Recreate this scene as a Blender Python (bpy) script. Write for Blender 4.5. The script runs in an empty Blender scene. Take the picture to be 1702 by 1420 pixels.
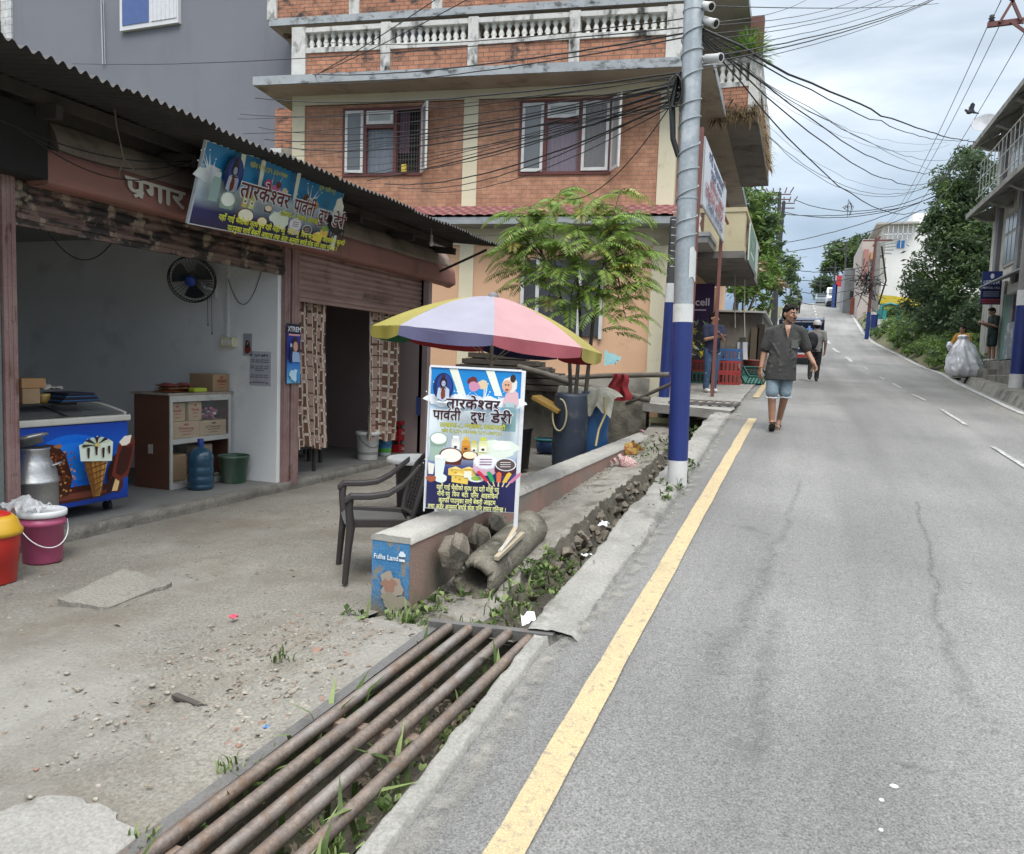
import bpy, bmesh, math, random
from mathutils import Vector, Matrix, Euler, noise
random.seed(7)
R = math.radians
sc = bpy.context.scene
COL = sc.collection
# ---------------------------------------------------------------- camera, sky, sun, exposure
CAM_H = 1.65; FPX = 1280.0; CXP = 851.0; CYP = 710.0
YAW, PITCH, ROLL = R(20.116), R(-4.8445), R(2.0)
cf = Vector((-math.sin(YAW) * math.cos(PITCH), math.cos(YAW) * math.cos(PITCH), math.sin(PITCH)))
cr0 = Vector((math.cos(YAW), math.sin(YAW), 0)); cu0 = cr0.cross(cf)
cr = cr0 * math.cos(ROLL) + cu0 * math.sin(ROLL); cu = -cr0 * math.sin(ROLL) + cu0 * math.cos(ROLL)
CAMP = Vector((0, 0, CAM_H))
cd = bpy.data.cameras.new('camera'); cam = bpy.data.objects.new('camera', cd); COL.objects.link(cam)
cd.sensor_fit = 'HORIZONTAL'; cd.sensor_width = 36; cd.lens = 36 * FPX / 1702; cd.clip_end = 3000; cd.clip_start = 0.05
cam.matrix_world = Matrix(((cr.x, cu.x, -cf.x, 0), (cr.y, cu.y, -cf.y, 0), (cr.z, cu.z, -cf.z, CAM_H), (0, 0, 0, 1)))
sc.camera = cam
SUN_EL, SUN_AZ = R(58), R(150)        # azimuth clockwise from +Y
w = bpy.data.worlds.new('World'); sc.world = w; w.use_nodes = True
nt = w.node_tree; nt.nodes.clear()
def N(nt, t, **k):
	n = nt.nodes.new(t)
	for a, b in k.items(): setattr(n, a, b)
	return n
def ramp(nt, stops, interp='LINEAR'):
	n = nt.nodes.new('ShaderNodeValToRGB'); e = n.color_ramp.elements; n.color_ramp.interpolation = interp
	while len(e) < len(stops): e.new(0.5)
	for el, (p, c) in zip(e, stops):
		el.position = p; el.color = (*c, 1) if hasattr(c, '__len__') else (c, c, c, 1)
	return n
out = N(nt, 'ShaderNodeOutputWorld'); bg = N(nt, 'ShaderNodeBackground'); bg.inputs[1].default_value = 0.115
sky = N(nt, 'ShaderNodeTexSky', sky_type='NISHITA', sun_disc=False, sun_elevation=SUN_EL, sun_rotation=SUN_AZ)
sky.air_density = 1.4; sky.dust_density = 2.0
tc = N(nt, 'ShaderNodeTexCoord'); mp = N(nt, 'ShaderNodeMapping'); mp.inputs['Scale'].default_value = (1.0, 1.0, 2.6)
n1 = N(nt, 'ShaderNodeTexNoise'); n1.inputs['Scale'].default_value = 2.0; n1.inputs['Detail'].default_value = 8; n1.inputs['Roughness'].default_value = .52
n1.inputs['Distortion'].default_value = .35
nt.links.new(tc.outputs['Generated'], mp.inputs[0]); nt.links.new(mp.outputs[0], n1.inputs['Vector'])
cr1 = ramp(nt, [(0.36, (2.9, 3.25, 3.7)), (0.46, (3.7, 4.1, 4.5)), (0.54, (4.9, 5.2, 5.5)), (0.63, (7.2, 7.35, 7.4))])
nt.links.new(n1.outputs[0], cr1.inputs[0])
# overcast deck: brighter above, blue-grey near the far hills
sx = N(nt, 'ShaderNodeSeparateXYZ'); nt.links.new(tc.outputs['Generated'], sx.inputs[0])
hz = ramp(nt, [(0.0, (.30, .41, .58)), (0.08, (.36, .47, .63)), (0.19, (.70, .79, .89)), (0.34, (.94, .98, 1.02)), (0.5, (1.25, 1.25, 1.25)), (0.62, (2.3, 2.25, 2.2)), (1.0, (4.4, 4.25, 4.1))])
nt.links.new(sx.outputs[2], hz.inputs[0])
mul = N(nt, 'ShaderNodeMix', data_type='RGBA', blend_type='MULTIPLY'); mul.inputs[0].default_value = 1
nt.links.new(cr1.outputs[0], mul.inputs[6]); nt.links.new(hz.outputs[0], mul.inputs[7])
mxs = N(nt, 'ShaderNodeMix', data_type='RGBA'); mxs.inputs[0].default_value = 0.92
nt.links.new(sky.outputs[0], mxs.inputs[6]); nt.links.new(mul.outputs[2], mxs.inputs[7])
nt.links.new(mxs.outputs[2], bg.inputs[0]); nt.links.new(bg.outputs[0], out.inputs[0])
sd = bpy.data.lights.new('sun', 'SUN'); sd.energy = 1.35; sd.angle = R(22); sd.color = (1, .965, .91)
so = bpy.data.objects.new('sun', sd); COL.objects.link(so)
sdir = Vector((math.sin(SUN_AZ) * math.cos(SUN_EL), math.cos(SUN_AZ) * math.cos(SUN_EL), math.sin(SUN_EL)))
so.rotation_euler = sdir.to_track_quat('Z', 'Y').to_euler(); so.location = (3, -4, 30)
vs = sc.view_settings; vs.view_transform = 'Standard'; vs.look = 'None'; vs.exposure = 0.78; vs.gamma = 1
sc.cycles.max_bounces = 7; sc.cycles.diffuse_bounces = 4; sc.cycles.transparent_max_bounces = 12; sc.cycles.use_denoising = True
# ---------------------------------------------------------------- pixel of the photo -> ray -> point on a real plane
def ray(px, py): return (cf + cr * ((px - CXP) / FPX) - cu * ((py - CYP) / FPX)).normalized()
def onp(px, py, n, q):
	v = ray(px, py); n = Vector(n); return CAMP + v * ((n.dot(Vector(q)) - n.dot(CAMP)) / n.dot(v))
def AX(px, py, x): return onp(px, py, (1, 0, 0), (x, 0, 0))
def AY(px, py, y): return onp(px, py, (0, 1, 0), (0, y, 0))
def AZ(px, py, z): return onp(px, py, (0, 0, 1), (0, 0, z))
def above(px, py, b):
	v = ray(px, py); return CAMP + v * (math.hypot(b[0], b[1]) / math.hypot(v.x, v.y))
PROF = [(k[0] * 1.0645, k[1] * 1.0645) for k in [(-20, -1.2), (0, 0), (11, .87), (17, 1.16), (24, 1.45), (30, 1.85), (36, 2.5), (45, 3.7), (60, 5.7), (75, 7.65), (82, 8.3), (90, 8.5), (100, 8.3), (140, 5), (400, -10)]]
def zr0(y):
	for (a, b), (c, d) in zip(PROF, PROF[1:]):
		if y <= c: return b + (d - b) * (y - a) / (c - a)
	return PROF[-1][1]
def zr(y): return sum(zr0(y + d) for d in (-1.5, -.75, 0, .75, 1.5)) / 5
def ground(px, py):
	v = ray(px, py); t = 0.5
	while t < 200:
		p = CAMP + v * t
		if p.z < zr(p.y): return p
		t += .02
	return p
def lerp(a, b, t): return a + (b - a) * t
def itp(x, tab):
	if x <= tab[0][0]: return tab[0][1]
	for (a, b), (c, d) in zip(tab, tab[1:]):
		if x <= c: return lerp(b, d, (x - a) / (c - a))
	return tab[-1][1]
def nz(x, y, z=0, s=1): return noise.noise(Vector((x * s, y * s, z * s)))
def fbm(x, y, z=0, s=1, o=4): return noise.fractal(Vector((x * s, y * s, z * s)), 1.0, 2.0, o)
# ---------------------------------------------------------------- materials
MATS = {}
def lin(c):
	return tuple((x / 12.92 if x <= .04045 else ((x + .055) / 1.055) ** 2.4) for x in c)
def hx(h): return lin(tuple(int(h[i:i + 2], 16) / 255 for i in (0, 2, 4)))
def mat(name, c1, c2=None, scale=4, rough=.7, metal=0, bump=0, bscale=60, fine=.12, fscale=90, stain=None, stain2=None, streak=False, spec=.5, trans=0, emit=None, alpha=None, leaf=0, soft=None, coat=0, scl=(1, 1, 1), extra=None):
	if name in MATS: return MATS[name]
	m = bpy.data.materials.new(name); m.use_nodes = True; t = m.node_tree; b = t.nodes['Principled BSDF']; L = t.links.new
	MATS[name] = m
	co = N(t, 'ShaderNodeTexCoord'); mpn = N(t, 'ShaderNodeMapping'); mpn.inputs['Scale'].default_value = scl; L(co.outputs['Object'], mpn.inputs[0])
	V = mpn.outputs[0]
	def noi(s, det=5, r=.55, vec=None):
		n = N(t, 'ShaderNodeTexNoise'); n.inputs['Scale'].default_value = s; n.inputs['Detail'].default_value = det; n.inputs['Roughness'].default_value = r
		L(vec or V, n.inputs['Vector']); return n
	def mix(fac, a, bcol, bt='MIX'):
		x = N(t, 'ShaderNodeMix', data_type='RGBA', blend_type=bt)
		if isinstance(fac, (int, float)): x.inputs[0].default_value = fac
		else: L(fac, x.inputs[0])
		for i, v in ((6, a), (7, bcol)):
			if isinstance(v, tuple): x.inputs[i].default_value = (*v, 1)
			else: L(v, x.inputs[i])
		return x.outputs[2]
	if c2 is None: c2 = tuple(x * .8 for x in c1)
	n = noi(scale); rp = ramp(t, [(.32, 0.), (.68, 1.)]); L(n.outputs[0], rp.inputs[0])
	colr = mix(rp.outputs[0], tuple(c1), tuple(c2))
	if extra: colr = extra(t, L, co, colr, mix, noi)
	if fine:
		f = noi(fscale, 3, .7); fr = ramp(t, [(.3, 1 - fine), (.7, 1 + fine)]); L(f.outputs[0], fr.inputs[0]); colr = mix(1, colr, fr.outputs[0], 'MULTIPLY')
	for st in (stain, stain2):
		if st:
			sc_, sscale, lo, hi = st[0], st[1], st[2], st[3]
			vec = V
			if len(st) > 4:
				m2 = N(t, 'ShaderNodeMapping'); m2.inputs['Scale'].default_value = st[4]; L(co.outputs['Object'], m2.inputs[0]); vec = m2.outputs[0]
			s = noi(sscale, 8, .62, vec); sr = ramp(t, [(lo, 0.), (hi, 1.)]); L(s.outputs[0], sr.inputs[0]); colr = mix(sr.outputs[0], colr, tuple(sc_))
	L(colr, b.inputs['Base Color'])
	b.inputs['Roughness'].default_value = rough; b.inputs['Metallic'].default_value = metal; b.inputs['Specular IOR Level'].default_value = spec
	if coat: b.inputs['Coat Weight'].default_value = coat
	if trans: b.inputs['Transmission Weight'].default_value = trans
	if alpha is not None: b.inputs['Alpha'].default_value = alpha
	if soft:
		a_ = N(t, 'ShaderNodeAttribute', attribute_name='Col'); sn = noi(soft[0], 6, .7); sr_ = ramp(t, [(soft[1], 0.), (soft[2], 1.)]); L(sn.outputs[0], sr_.inputs[0]); mm = N(t, 'ShaderNodeMath', operation='MULTIPLY'); L(a_.outputs['Fac'], mm.inputs[0]); L(sr_.outputs[0], mm.inputs[1]); m3 = N(t, 'ShaderNodeMath', operation='MULTIPLY'); L(mm.outputs[0], m3.inputs[0]); m3.inputs[1].default_value = soft[3]; L(m3.outputs[0], b.inputs['Alpha'])
	if leaf:
		tl = N(t, 'ShaderNodeBsdfTranslucent'); L(colr, tl.inputs['Color']); ms = N(t, 'ShaderNodeMixShader'); ms.inputs[0].default_value = leaf; L(b.outputs[0], ms.inputs[1]); L(tl.outputs[0], ms.inputs[2]); L(ms.outputs[0], t.nodes['Material Output'].inputs['Surface'])
	if emit: b.inputs['Emission Color'].default_value = (*emit[0], 1); b.inputs['Emission Strength'].default_value = emit[1]
	if bump:
		bn = noi(bscale, 6, .65); bu = N(t, 'ShaderNodeBump'); bu.inputs['Strength'].default_value = bump; bu.inputs['Distance'].default_value = .02
		L(bn.outputs[0], bu.inputs['Height']); L(bu.outputs[0], b.inputs['Normal'])
	return m
def flat(hexs, rough=.55, **k):
	return mat('paint_' + hexs + ('_%d' % int(rough * 100)), hx(hexs), tuple(x * .88 for x in hx(hexs)), 9, rough, fine=.06, **k)
# ---------------------------------------------------------------- mesh builder
class MB:
	def __init__(s): s.v = []; s.f = []; s.mi = []; s.sm = []; s.c = []
	def add(s, vs, fs, mi=0, sm=False, col=None):
		o = len(s.v); s.v += [tuple(v) for v in vs]
		for f in fs: s.f.append([i + o for i in f]); s.mi.append(mi); s.sm.append(sm); s.c.append(col)
	def quad(s, a, b, c, d, mi=0, sm=False): s.add([a, b, c, d], [(0, 1, 2, 3)], mi, sm)
	def box(s, x0, x1, y0, y1, z0, z1, mi=0, M=None):
		vs = [Vector((x, y, z)) for z in (z0, z1) for y in (y0, y1) for x in (x0, x1)]
		if M: vs = [M @ v for v in vs]
		s.add(vs, [(0, 2, 3, 1), (4, 5, 7, 6), (0, 1, 5, 4), (2, 6, 7, 3), (0, 4, 6, 2), (1, 3, 7, 5)], mi)
	def bar(s, a, b, wd, h=None, mi=0, up=(0, 0, 1)):
		a, b = Vector(a), Vector(b); d = b - a; L = d.length; d.normalize(); u = Vector(up)
		if abs(d.dot(u)) > .98: u = Vector((0, 1, 0))
		x = d.cross(u).normalized(); z = x.cross(d); h = h or wd
		M = Matrix((x, d, z)).transposed().to_4x4(); M.translation = a
		s.box(-wd / 2, wd / 2, 0, L, -h / 2, h / 2, mi, M)
	def tube(s, pts, r, n=8, mi=0, sm=True, cap=True, flatten=None):
		pts = [Vector(p) for p in pts]; m = len(pts); rs = r if hasattr(r, '__len__') else [r] * m
		vs = []; px = None
		for i, p in enumerate(pts):
			d = (pts[min(i + 1, m - 1)] - pts[max(i - 1, 0)])
			d = d.normalized() if d.length > 1e-9 else Vector((0, 0, 1))
			if px is None:
				u = Vector((0, 0, 1)) if abs(d.z) < .9 else Vector((1, 0, 0)); x = d.cross(u).normalized()
			else:
				x = px - d * px.dot(d); x = x.normalized() if x.length > 1e-6 else d.orthogonal().normalized()
			px = x; y = d.cross(x)
			for k in range(n):
				a = 2 * math.pi * k / n; vs.append(p + (x * math.cos(a) + y * math.sin(a)) * rs[i])
		fs = [(i * n + k, i * n + (k + 1) % n, (i + 1) * n + (k + 1) % n, (i + 1) * n + k) for i in range(m - 1) for k in range(n)]
		s.add(vs, fs, mi, sm)
		if cap:
			s.add(vs[:n], [tuple(reversed(range(n)))], mi); s.add(vs[-n:], [tuple(range(n))], mi)
	def lathe(s, prof, c=(0, 0, 0), n=28, mi=0, M=None, sm=True, a0=0, a1=2 * math.pi, wob=0):
		full = abs(a1 - a0 - 2 * math.pi) < 1e-6; nn = n if full else n + 1; vs = []; c = Vector(c)
		for (r, z) in prof:
			for k in range(nn):
				a = a0 + (a1 - a0) * k / n; rr = r * (1 + wob * nz(math.cos(a) * 2, math.sin(a) * 2, z * 6)) if wob else r
				v = Vector((rr * math.cos(a), rr * math.sin(a), z)); vs.append((M @ v if M else v) + c)
		fs = []
		for i in range(len(prof) - 1):
			for k in range(n):
				k2 = (k + 1) % nn; fs.append((i * nn + k, i * nn + k2, (i + 1) * nn + k2, (i + 1) * nn + k))
		s.add(vs, fs, mi, sm)
	def prism(s, poly, to3, d0, d1, mi=0):
		n = len(poly); vs = [to3(p[0], p[1], d0) for p in poly] + [to3(p[0], p[1], d1) for p in poly]
		s.add(vs, [tuple(reversed(range(n))), tuple(range(n, 2 * n))] + [(i, (i + 1) % n, n + (i + 1) % n, n + i) for i in range(n)], mi)
	def grid(s, fn, nu, nv, mi=0, sm=True, flip=False):
		vs = [fn(i / nu, j / nv) for j in range(nv + 1) for i in range(nu + 1)]; a = nu + 1
		fs = [(j * a + i, j * a + i + 1, (j + 1) * a + i + 1, (j + 1) * a + i) for j in range(nv) for i in range(nu)]
		if flip: fs = [f[::-1] for f in fs]
		s.add(vs, fs, mi, sm)
	def ell(s, c, r, n=14, m=9, mi=0, M=None, wob=0, ws=3):
		c = Vector(c); vs = []
		for j in range(m + 1):
			t = math.pi * j / m
			for k in range(n):
				a = 2 * math.pi * k / n; v = Vector((math.sin(t) * math.cos(a), math.sin(t) * math.sin(a), math.cos(t)))
				q = 1 + (wob * fbm(v.x * ws + c.x * 7, v.y * ws + c.y * 7, v.z * ws) if wob else 0)
				v = Vector((v.x * r[0] * q, v.y * r[1] * q, v.z * r[2] * q)); vs.append((M @ v if M else v) + c)
		fs = [(j * n + k, (j + 1) * n + k, (j + 1) * n + (k + 1) % n, j * n + (k + 1) % n) for j in range(m) for k in range(n)]
		s.add(vs, fs, mi, True)
	def hull(s, c, r, n=14, mi=0):
		bm = bmesh.new(); c = Vector(c)
		for _ in range(n):
			d = Vector((random.gauss(0, 1), random.gauss(0, 1), random.gauss(0, 1))).normalized() * random.uniform(.75, 1.05); bm.verts.new((d.x * r[0], d.y * r[1], d.z * r[2]))
		bmesh.ops.convex_hull(bm, input=bm.verts); bm.verts.index_update(); s.add([v.co + c for v in bm.verts], [[v.index for v in f.verts] for f in bm.faces], mi, False); bm.free()
	def build(s, name, mats, parent=None, bevel=0, label=None, cat=None, group=None, kind=None, seg=2):
		me = bpy.data.meshes.new(name); me.from_pydata(s.v, [], s.f)
		for m in (mats if isinstance(mats, (list, tuple)) else [mats]): me.materials.append(m)
		me.polygons.foreach_set('material_index', s.mi); me.polygons.foreach_set('use_smooth', s.sm)
		if any(c is not None for c in s.c):
			ca = me.color_attributes.new('Col', 'FLOAT_COLOR', 'CORNER'); buf = []
			for f, c in zip(s.f, s.c):
				if c is None: c = (1, 1, 1)
				if hasattr(c[0], '__len__'):
					for q in c: buf += [*q, 1]
				else: buf += [*c, 1] * len(f)
			ca.data.foreach_set('color', buf)
		me.update(); o = bpy.data.objects.new(name, me); COL.objects.link(o)
		if parent is not None: o.parent = parent
		if bevel:
			b = o.modifiers.new('bevel', 'BEVEL'); b.width = bevel; b.segments = seg; b.limit_method = 'ANGLE'; b.angle_limit = R(40)
		tag(o, label, cat, group, kind); return o
def tag(o, label=None, cat=None, group=None, kind=None):
	if label: o['label'] = label
	if cat: o['category'] = cat
	if group: o['group'] = group
	if kind: o['kind'] = kind
	return o
def thing(name, label, cat, loc=(0, 0, 0), rz=0, group=None):
	o = bpy.data.objects.new(name, None); COL.objects.link(o); o.location = loc; o.rotation_euler = (0, 0, rz); o.empty_display_size = .1
	return tag(o, label, cat, group)
def dup(root, loc=None, rz=None, label=None, scale=None):
	def cp(o, par):
		c = o.copy(); COL.objects.link(c)
		if par is not None: c.parent = par
		for ch in list(o.children): cp(ch, c)
		return c
	r = cp(root, None)
	if loc is not None: r.location = loc
	if rz is not None: r.rotation_euler = (0, 0, rz)
	if scale: r.scale = (scale,) * 3
	if label: r['label'] = label
	return r
# ---------------------------------------------------------------- lettering and printed sheets
TXT = {}
def glyphs(body, size=1, bold=0):
	k = (body, bold)
	if k not in TXT:
		c = bpy.data.curves.new('lettering', 'FONT'); c.body = body; c.size = 1; c.offset = bold; c.resolution_u = 3
		o = bpy.data.objects.new('lettering', c); COL.objects.link(o)
		me = o.evaluated_get(bpy.context.evaluated_depsgraph_get()).to_mesh()
		vs = [(v.co.x, v.co.y) for v in me.vertices]; fs = [tuple(p.vertices) for p in me.polygons]
		COL.objects.unlink(o); bpy.data.objects.remove(o); bpy.data.curves.remove(c)
		TXT[k] = (vs, fs)
	vs, fs = TXT[k]; return [(x * size, y * size) for x, y in vs], fs
def deva(text, bold=.012):
	"""lay out a line: '^' after a letter = its half form, '~' = reph over the letter before, '%' = rakar stroke"""
	key = ('D', text, bold)
	if key in TXT: return TXT[key]
	V, F = [], []; x = 0
	def put(vs, fs, dx):
		o = len(V); V.extend((a + dx, b) for a, b in vs); F.extend(tuple(i + o for i in f) for f in fs)
	i = 0; run = ''
	def flush():
		nonlocal run, x
		if run:
			vs, fs = glyphs(run, 1, bold)
			if vs:
				put(vs, fs, x); x += max(a for a, b in vs) - bold * 1.2
			run = ''
	while i < len(text):
		c = text[i]; nx = text[i + 1] if i + 1 < len(text) else ''
		if nx == '^':
			flush(); vs, fs = glyphs(c, 1, bold); w_ = max(a for a, b in vs); lim = w_ * .68
			put([(min(a, lim), b) for a, b in vs], fs, x); x += lim - bold; i += 2; continue
		if c == '~':
			flush(); st = [(x - .16, .63), (x - .12, .74), (x - .02, .80), (x + .03, .74), (x - .01, .735), (x - .04, .755), (x - .09, .71), (x - .12, .62)]
			put(st, [tuple(range(8))[::-1]], 0); i += 1; continue
		if c == '%':
			flush(); st = [(x - .08, .22), (x - .34, .02), (x - .32, -.03), (x - .08, .13)]; put(st, [(0, 1, 2, 3)], 0); i += 1; continue
		if c == ' ': flush(); x += .26; i += 1; continue
		run += c; i += 1
	flush(); TXT[key] = (V, F); return V, F
def islands(n, fs, key):
	k = ('I',) + key
	if k in TXT: return TXT[k]
	p = list(range(n))
	def f(a):
		while p[a] != a: p[a] = p[p[a]]; a = p[a]
		return a
	for q in fs:
		for v in q[1:]: p[f(v)] = f(q[0])
	ids = {}; TXT[k] = [ids.setdefault(f(a), len(ids)) % 5 for a in range(n)]; return TXT[k]
def is_deva(s): return any(0x900 <= ord(ch) < 0x980 for ch in s)
class Print:
	"""flat print on a plane: o origin (bottom left), ux/uy unit axes, size w x h; layers lifted 0.6 mm each"""
	def __init__(s, o, ux, uy, lift=.0012):
		s.o = Vector(o); s.ux = Vector(ux).normalized(); s.uy = Vector(uy).normalized(); s.n = s.ux.cross(s.uy); s.l = lift; s.k = 1; s.mb = MB()
	def P(s, x, y, d=None): return s.o + s.ux * x + s.uy * y + s.n * (s.l * s.k if d is None else d)
	def poly(s, pts, c):
		s.k += 1; s.mb.add([s.P(*p) for p in pts], [tuple(range(len(pts)))], 0, False, hx(c) if isinstance(c, str) else c)
	def rect(s, x0, y0, x1, y1, c): s.poly([(x0, y0), (x1, y0), (x1, y1), (x0, y1)], c)
	def grad(s, x0, y0, x1, y1, stops):
		s.k += 1; st = [(t, hx(c)) for t, c in stops]
		for (a, ca), (b, cb) in zip(st, st[1:]):
			ya, yb = lerp(y0, y1, a), lerp(y0, y1, b)
			s.mb.add([s.P(x0, ya), s.P(x1, ya), s.P(x1, yb), s.P(x0, yb)], [(0, 1, 2, 3)], 0, False, (ca, ca, cb, cb))
	def ell(s, x, y, rx, ry, c, n=20, wob=0, a=0):
		ph = random.random() * 9
		pts = []
		for k in range(n):
			t = 2 * math.pi * k / n; q = 1 + wob * math.sin(3 * t + ph) + wob * .7 * math.sin(7 * t + ph * 2)
			u, v = rx * q * math.cos(t), ry * q * math.sin(t); pts.append((x + u * math.cos(a) - v * math.sin(a), y + u * math.sin(a) + v * math.cos(a)))
		s.poly(pts, c)
	def text(s, body, x, y, size, c, bold=.012, width=None, align='C', outline=None, slant=0):
		vs, fs = deva(body, 0) if is_deva(body) else glyphs(body, 1, 0)
		if not vs: return
		x0, x1 = min(a for a, b in vs), max(a for a, b in vs); sx_ = size if width is None else width / (x1 - x0)
		ox = x - (x0 + x1) / 2 * sx_ if align == 'C' else x - x0 * sx_
		lay = islands(len(vs), fs, (body,))
		def put(dx, dy, cc):
			s.k += 1; d0 = s.l * s.k; s.mb.add([s.P(ox + (a + dx + slant * b) * sx_, y + (b + dy) * size, d0 + s.l * .18 * lay[i]) for i, (a, b) in enumerate(vs)], fs, 0, False, hx(cc))
		if outline:
			for q in range(6): put(math.cos(q * 1.047) * (bold + .035), math.sin(q * 1.047) * (bold + .035), outline)
		put(0, 0, c)
		if bold > .005:
			for q in range(3): put(math.cos(q * 2.1 + .5) * bold, math.sin(q * 2.1 + .5) * bold, c)
	def build(s, name, parent, rough=.35, label=None):
		m = MATS.get('print%d' % int(rough * 100))
		if not m:
			m = bpy.data.materials.new('printed_sheet'); m.use_nodes = True; MATS['print%d' % int(rough * 100)] = m; t = m.node_tree; b = t.nodes['Principled BSDF']
			a = N(t, 'ShaderNodeAttribute', attribute_name='Col'); t.links.new(a.outputs['Color'], b.inputs['Base Color']); b.inputs['Roughness'].default_value = rough
		return s.mb.build(name, m, parent, label=label)

# ================================================================ ground, road, drain
def asphalt_extra(t, L, co, c, mix, noi):
	m2 = N(t, 'ShaderNodeMapping'); m2.inputs['Scale'].default_value = (1.6, .09, 1); L(co.outputs['Object'], m2.inputs[0])
	n = noi(1.0, 4, .5, m2.outputs[0]); r = ramp(t, [(.35, .80), (.62, 1.08)]); L(n.outputs[0], r.inputs[0]); c = mix(1, c, r.outputs[0], 'MULTIPLY')
	v = N(t, 'ShaderNodeTexVoronoi', feature='F1'); v.inputs['Scale'].default_value = 95; L(co.outputs['Object'], v.inputs['Vector'])
	r2 = ramp(t, [(.0, .52), (.25, .95), (.6, 1.25)]); L(v.outputs['Color'], r2.inputs[0]); c = mix(.45, c, r2.outputs[0], 'MULTIPLY')
	v2 = noi(26, 4, .75); r3 = ramp(t, [(.33, .72), (.5, 1.0), (.68, 1.16)]); L(v2.outputs[0], r3.inputs[0]); n5 = noi(.35, 3); r5 = ramp(t, [(.38, .86), (.6, 1.06)]); L(n5.outputs[0], r5.inputs[0]); c = mix(1, c, r5.outputs[0], 'MULTIPLY'); return mix(.45, c, r3.outputs[0], 'MULTIPLY')
ASPH = mat('asphalt', (.202, .199, .191), (.168, .166, .160), .5, .88, fine=.55, fscale=120, bump=.55, bscale=190, extra=asphalt_extra, stain=((.09, .09, .088), 1.7, .66, .80))
CONC = mat('worn_concrete', (.30, .288, .265), (.20, .195, .175), 1.6, .9, fine=.25, fscale=70, bump=.45, bscale=60, stain=((.10, .095, .08), 2.4, .55, .75), stain2=((.40, .39, .36), 5, .6, .8))
DIRT = mat('compacted_dirt', (.248, .230, .196), (.172, .161, .138), .9, .95, fine=.38, fscale=60, bump=.8, bscale=46, stain=((.155, .13, .10), 1.1, .48, .70), stain2=((.30, .29, .265), .7, .5, .74))
SOIL = mat('dark_soil', (.105, .09, .066), (.065, .06, .046), 3, .95, fine=.4, bump=.8, bscale=40, stain=((.05, .07, .03), 4, .5, .66))
GREENSLOPE = mat('grassy_earth', (.09, .11, .04), (.12, .10, .06), 1.2, .95, fine=.4, bump=.6, bscale=20)
YEL = mat('yellow_road_paint', (.47, .36, .20), (.40, .32, .195), 5, .75, fine=.34, fscale=150, bump=.4, bscale=190, stain=((.24, .21, .16), 30, .55, .66), stain2=((.30, .25, .15), 3, .58, .8))
WHT = mat('white_road_paint', (.52, .52, .50), (.36, .36, .35), 6, .75, fine=.3, fscale=150, stain=((.225, .22, .21), 16, .44, .56))
XR = [(0, 3.7), (15.6, 3.72), (19.7, 3.98), (28.5, 4.6), (37, 4.2), (43, 3.6), (47.6, 3.5), (54, 3.6), (71, 3.9), (100, 4)]
XL = [(0, -1.10), (3.4, -1.08), (3.9, -.98), (6, -.94), (12, -.93), (16, -1.0), (24, -1.25), (60, -1.5), (100, -1.6)]
XCEN = [(0, 2.3), (18, 2.33), (22, 2.27), (27, 2.15), (34.4, 1.93), (39, 1.52), (45, 1.26), (59, 1.09), (77, 1.03), (100, 1)]
YS = [-6 + .25 * i for i in range(80)] + [14 + i for i in range(100)]
m = MB()
def dxg(y): return -.072 * max(0, 3.62 - y)
def roadpt(i, j):
	y = YS[int(round(j * (len(YS) - 1)))]; xl = itp(y, XL) + .035 * fbm(y * 1.1, 3) + .02 * nz(y * 5, 1); xr = itp(y, XR) + .03 * nz(y, 9); x = lerp(xl, xr, i)
	return (x, y, zr(y) + .006 * nz(x, y) - (.02 if i == 0 else 0))
m.grid(roadpt, 14, len(YS) - 1); m.build('road', ASPH, kind='structure')
# far terrain sheet, below everything
def terr(i, j):
	y = -40 + 460 * j ** 1.6; x = (i - .5) * 2; x = math.copysign(abs(x) ** 1.7, x) * 190
	z = zr(y) - .35
	if -5 < y < 15 and x < 0: z = min(z, -.5)
	if x > 5: z += min(3.0, (x - 5) * .13) * min(1, max(0, (y - 20) / 10))
	if x < -4: z += -.4 + min(2., (-4 - x) * .02) * min(1, max(0, (y - 30) / 20))
	return (x, y, z)
m = MB(); m.grid(terr, 60, 90); m.build('terrain', GREENSLOPE, kind='structure')
# markings
def strip(m, pts, wd, lift=.005):
	pts = [Vector(p) for p in pts]; vs = []
	for i, p in enumerate(pts):
		d = (pts[min(i + 1, len(pts) - 1)] - pts[max(0, i - 1)]).normalized(); n = Vector((d.y, -d.x, 0)); ww = wd if not callable(wd) else wd(i)
		for q in (-.5, .5):
			u = p + n * ww * q; vs.append((u.x, u.y, zr(u.y) + .006 * nz(u.x, u.y) + lift))
	m.add(vs, [(2 * i, 2 * i + 1, 2 * i + 3, 2 * i + 2) for i in range(len(pts) - 1)])
m = MB(); ys = [-3 + .2 * i for i in range(76)]
strip(m, [(-.742 + .0165 * (y - 2) + .006 * nz(y * 2, 5), y, 0) for y in ys if y < 12.2], lambda i: .119 + .012 * nz(i * 1.7, 2), .009)
strip(m, [(-.72 - .02 * max(0, y - 20) / 10, y, 0) for y in [15.6 + .5 * i for i in range(60)]], .12, .012)
m.build('yellow_edge_line', YEL, kind='structure')
m = MB()
for a, b in [((1650, 744), (1706, 780)), ((1565, 682), (1605, 707)), ((1515, 656), (1538, 666)), ((1484, 638), (1498, 646)), ((1462, 627), (1470, 631)), ((1436, 611), (1443, 615))]:
	p, q = ground(*a), ground(*b); strip(m, [p.lerp(q, k / 6) + Vector((.03 * nz(k, a[0]), 0, 0)) for k in range(7)], .055, .011)
y = 33
while y < 86:
	strip(m, [(itp(y + k * .7, XCEN), y + k * .7, 0) for k in range(4)], .14, .02); y += 4.2
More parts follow.
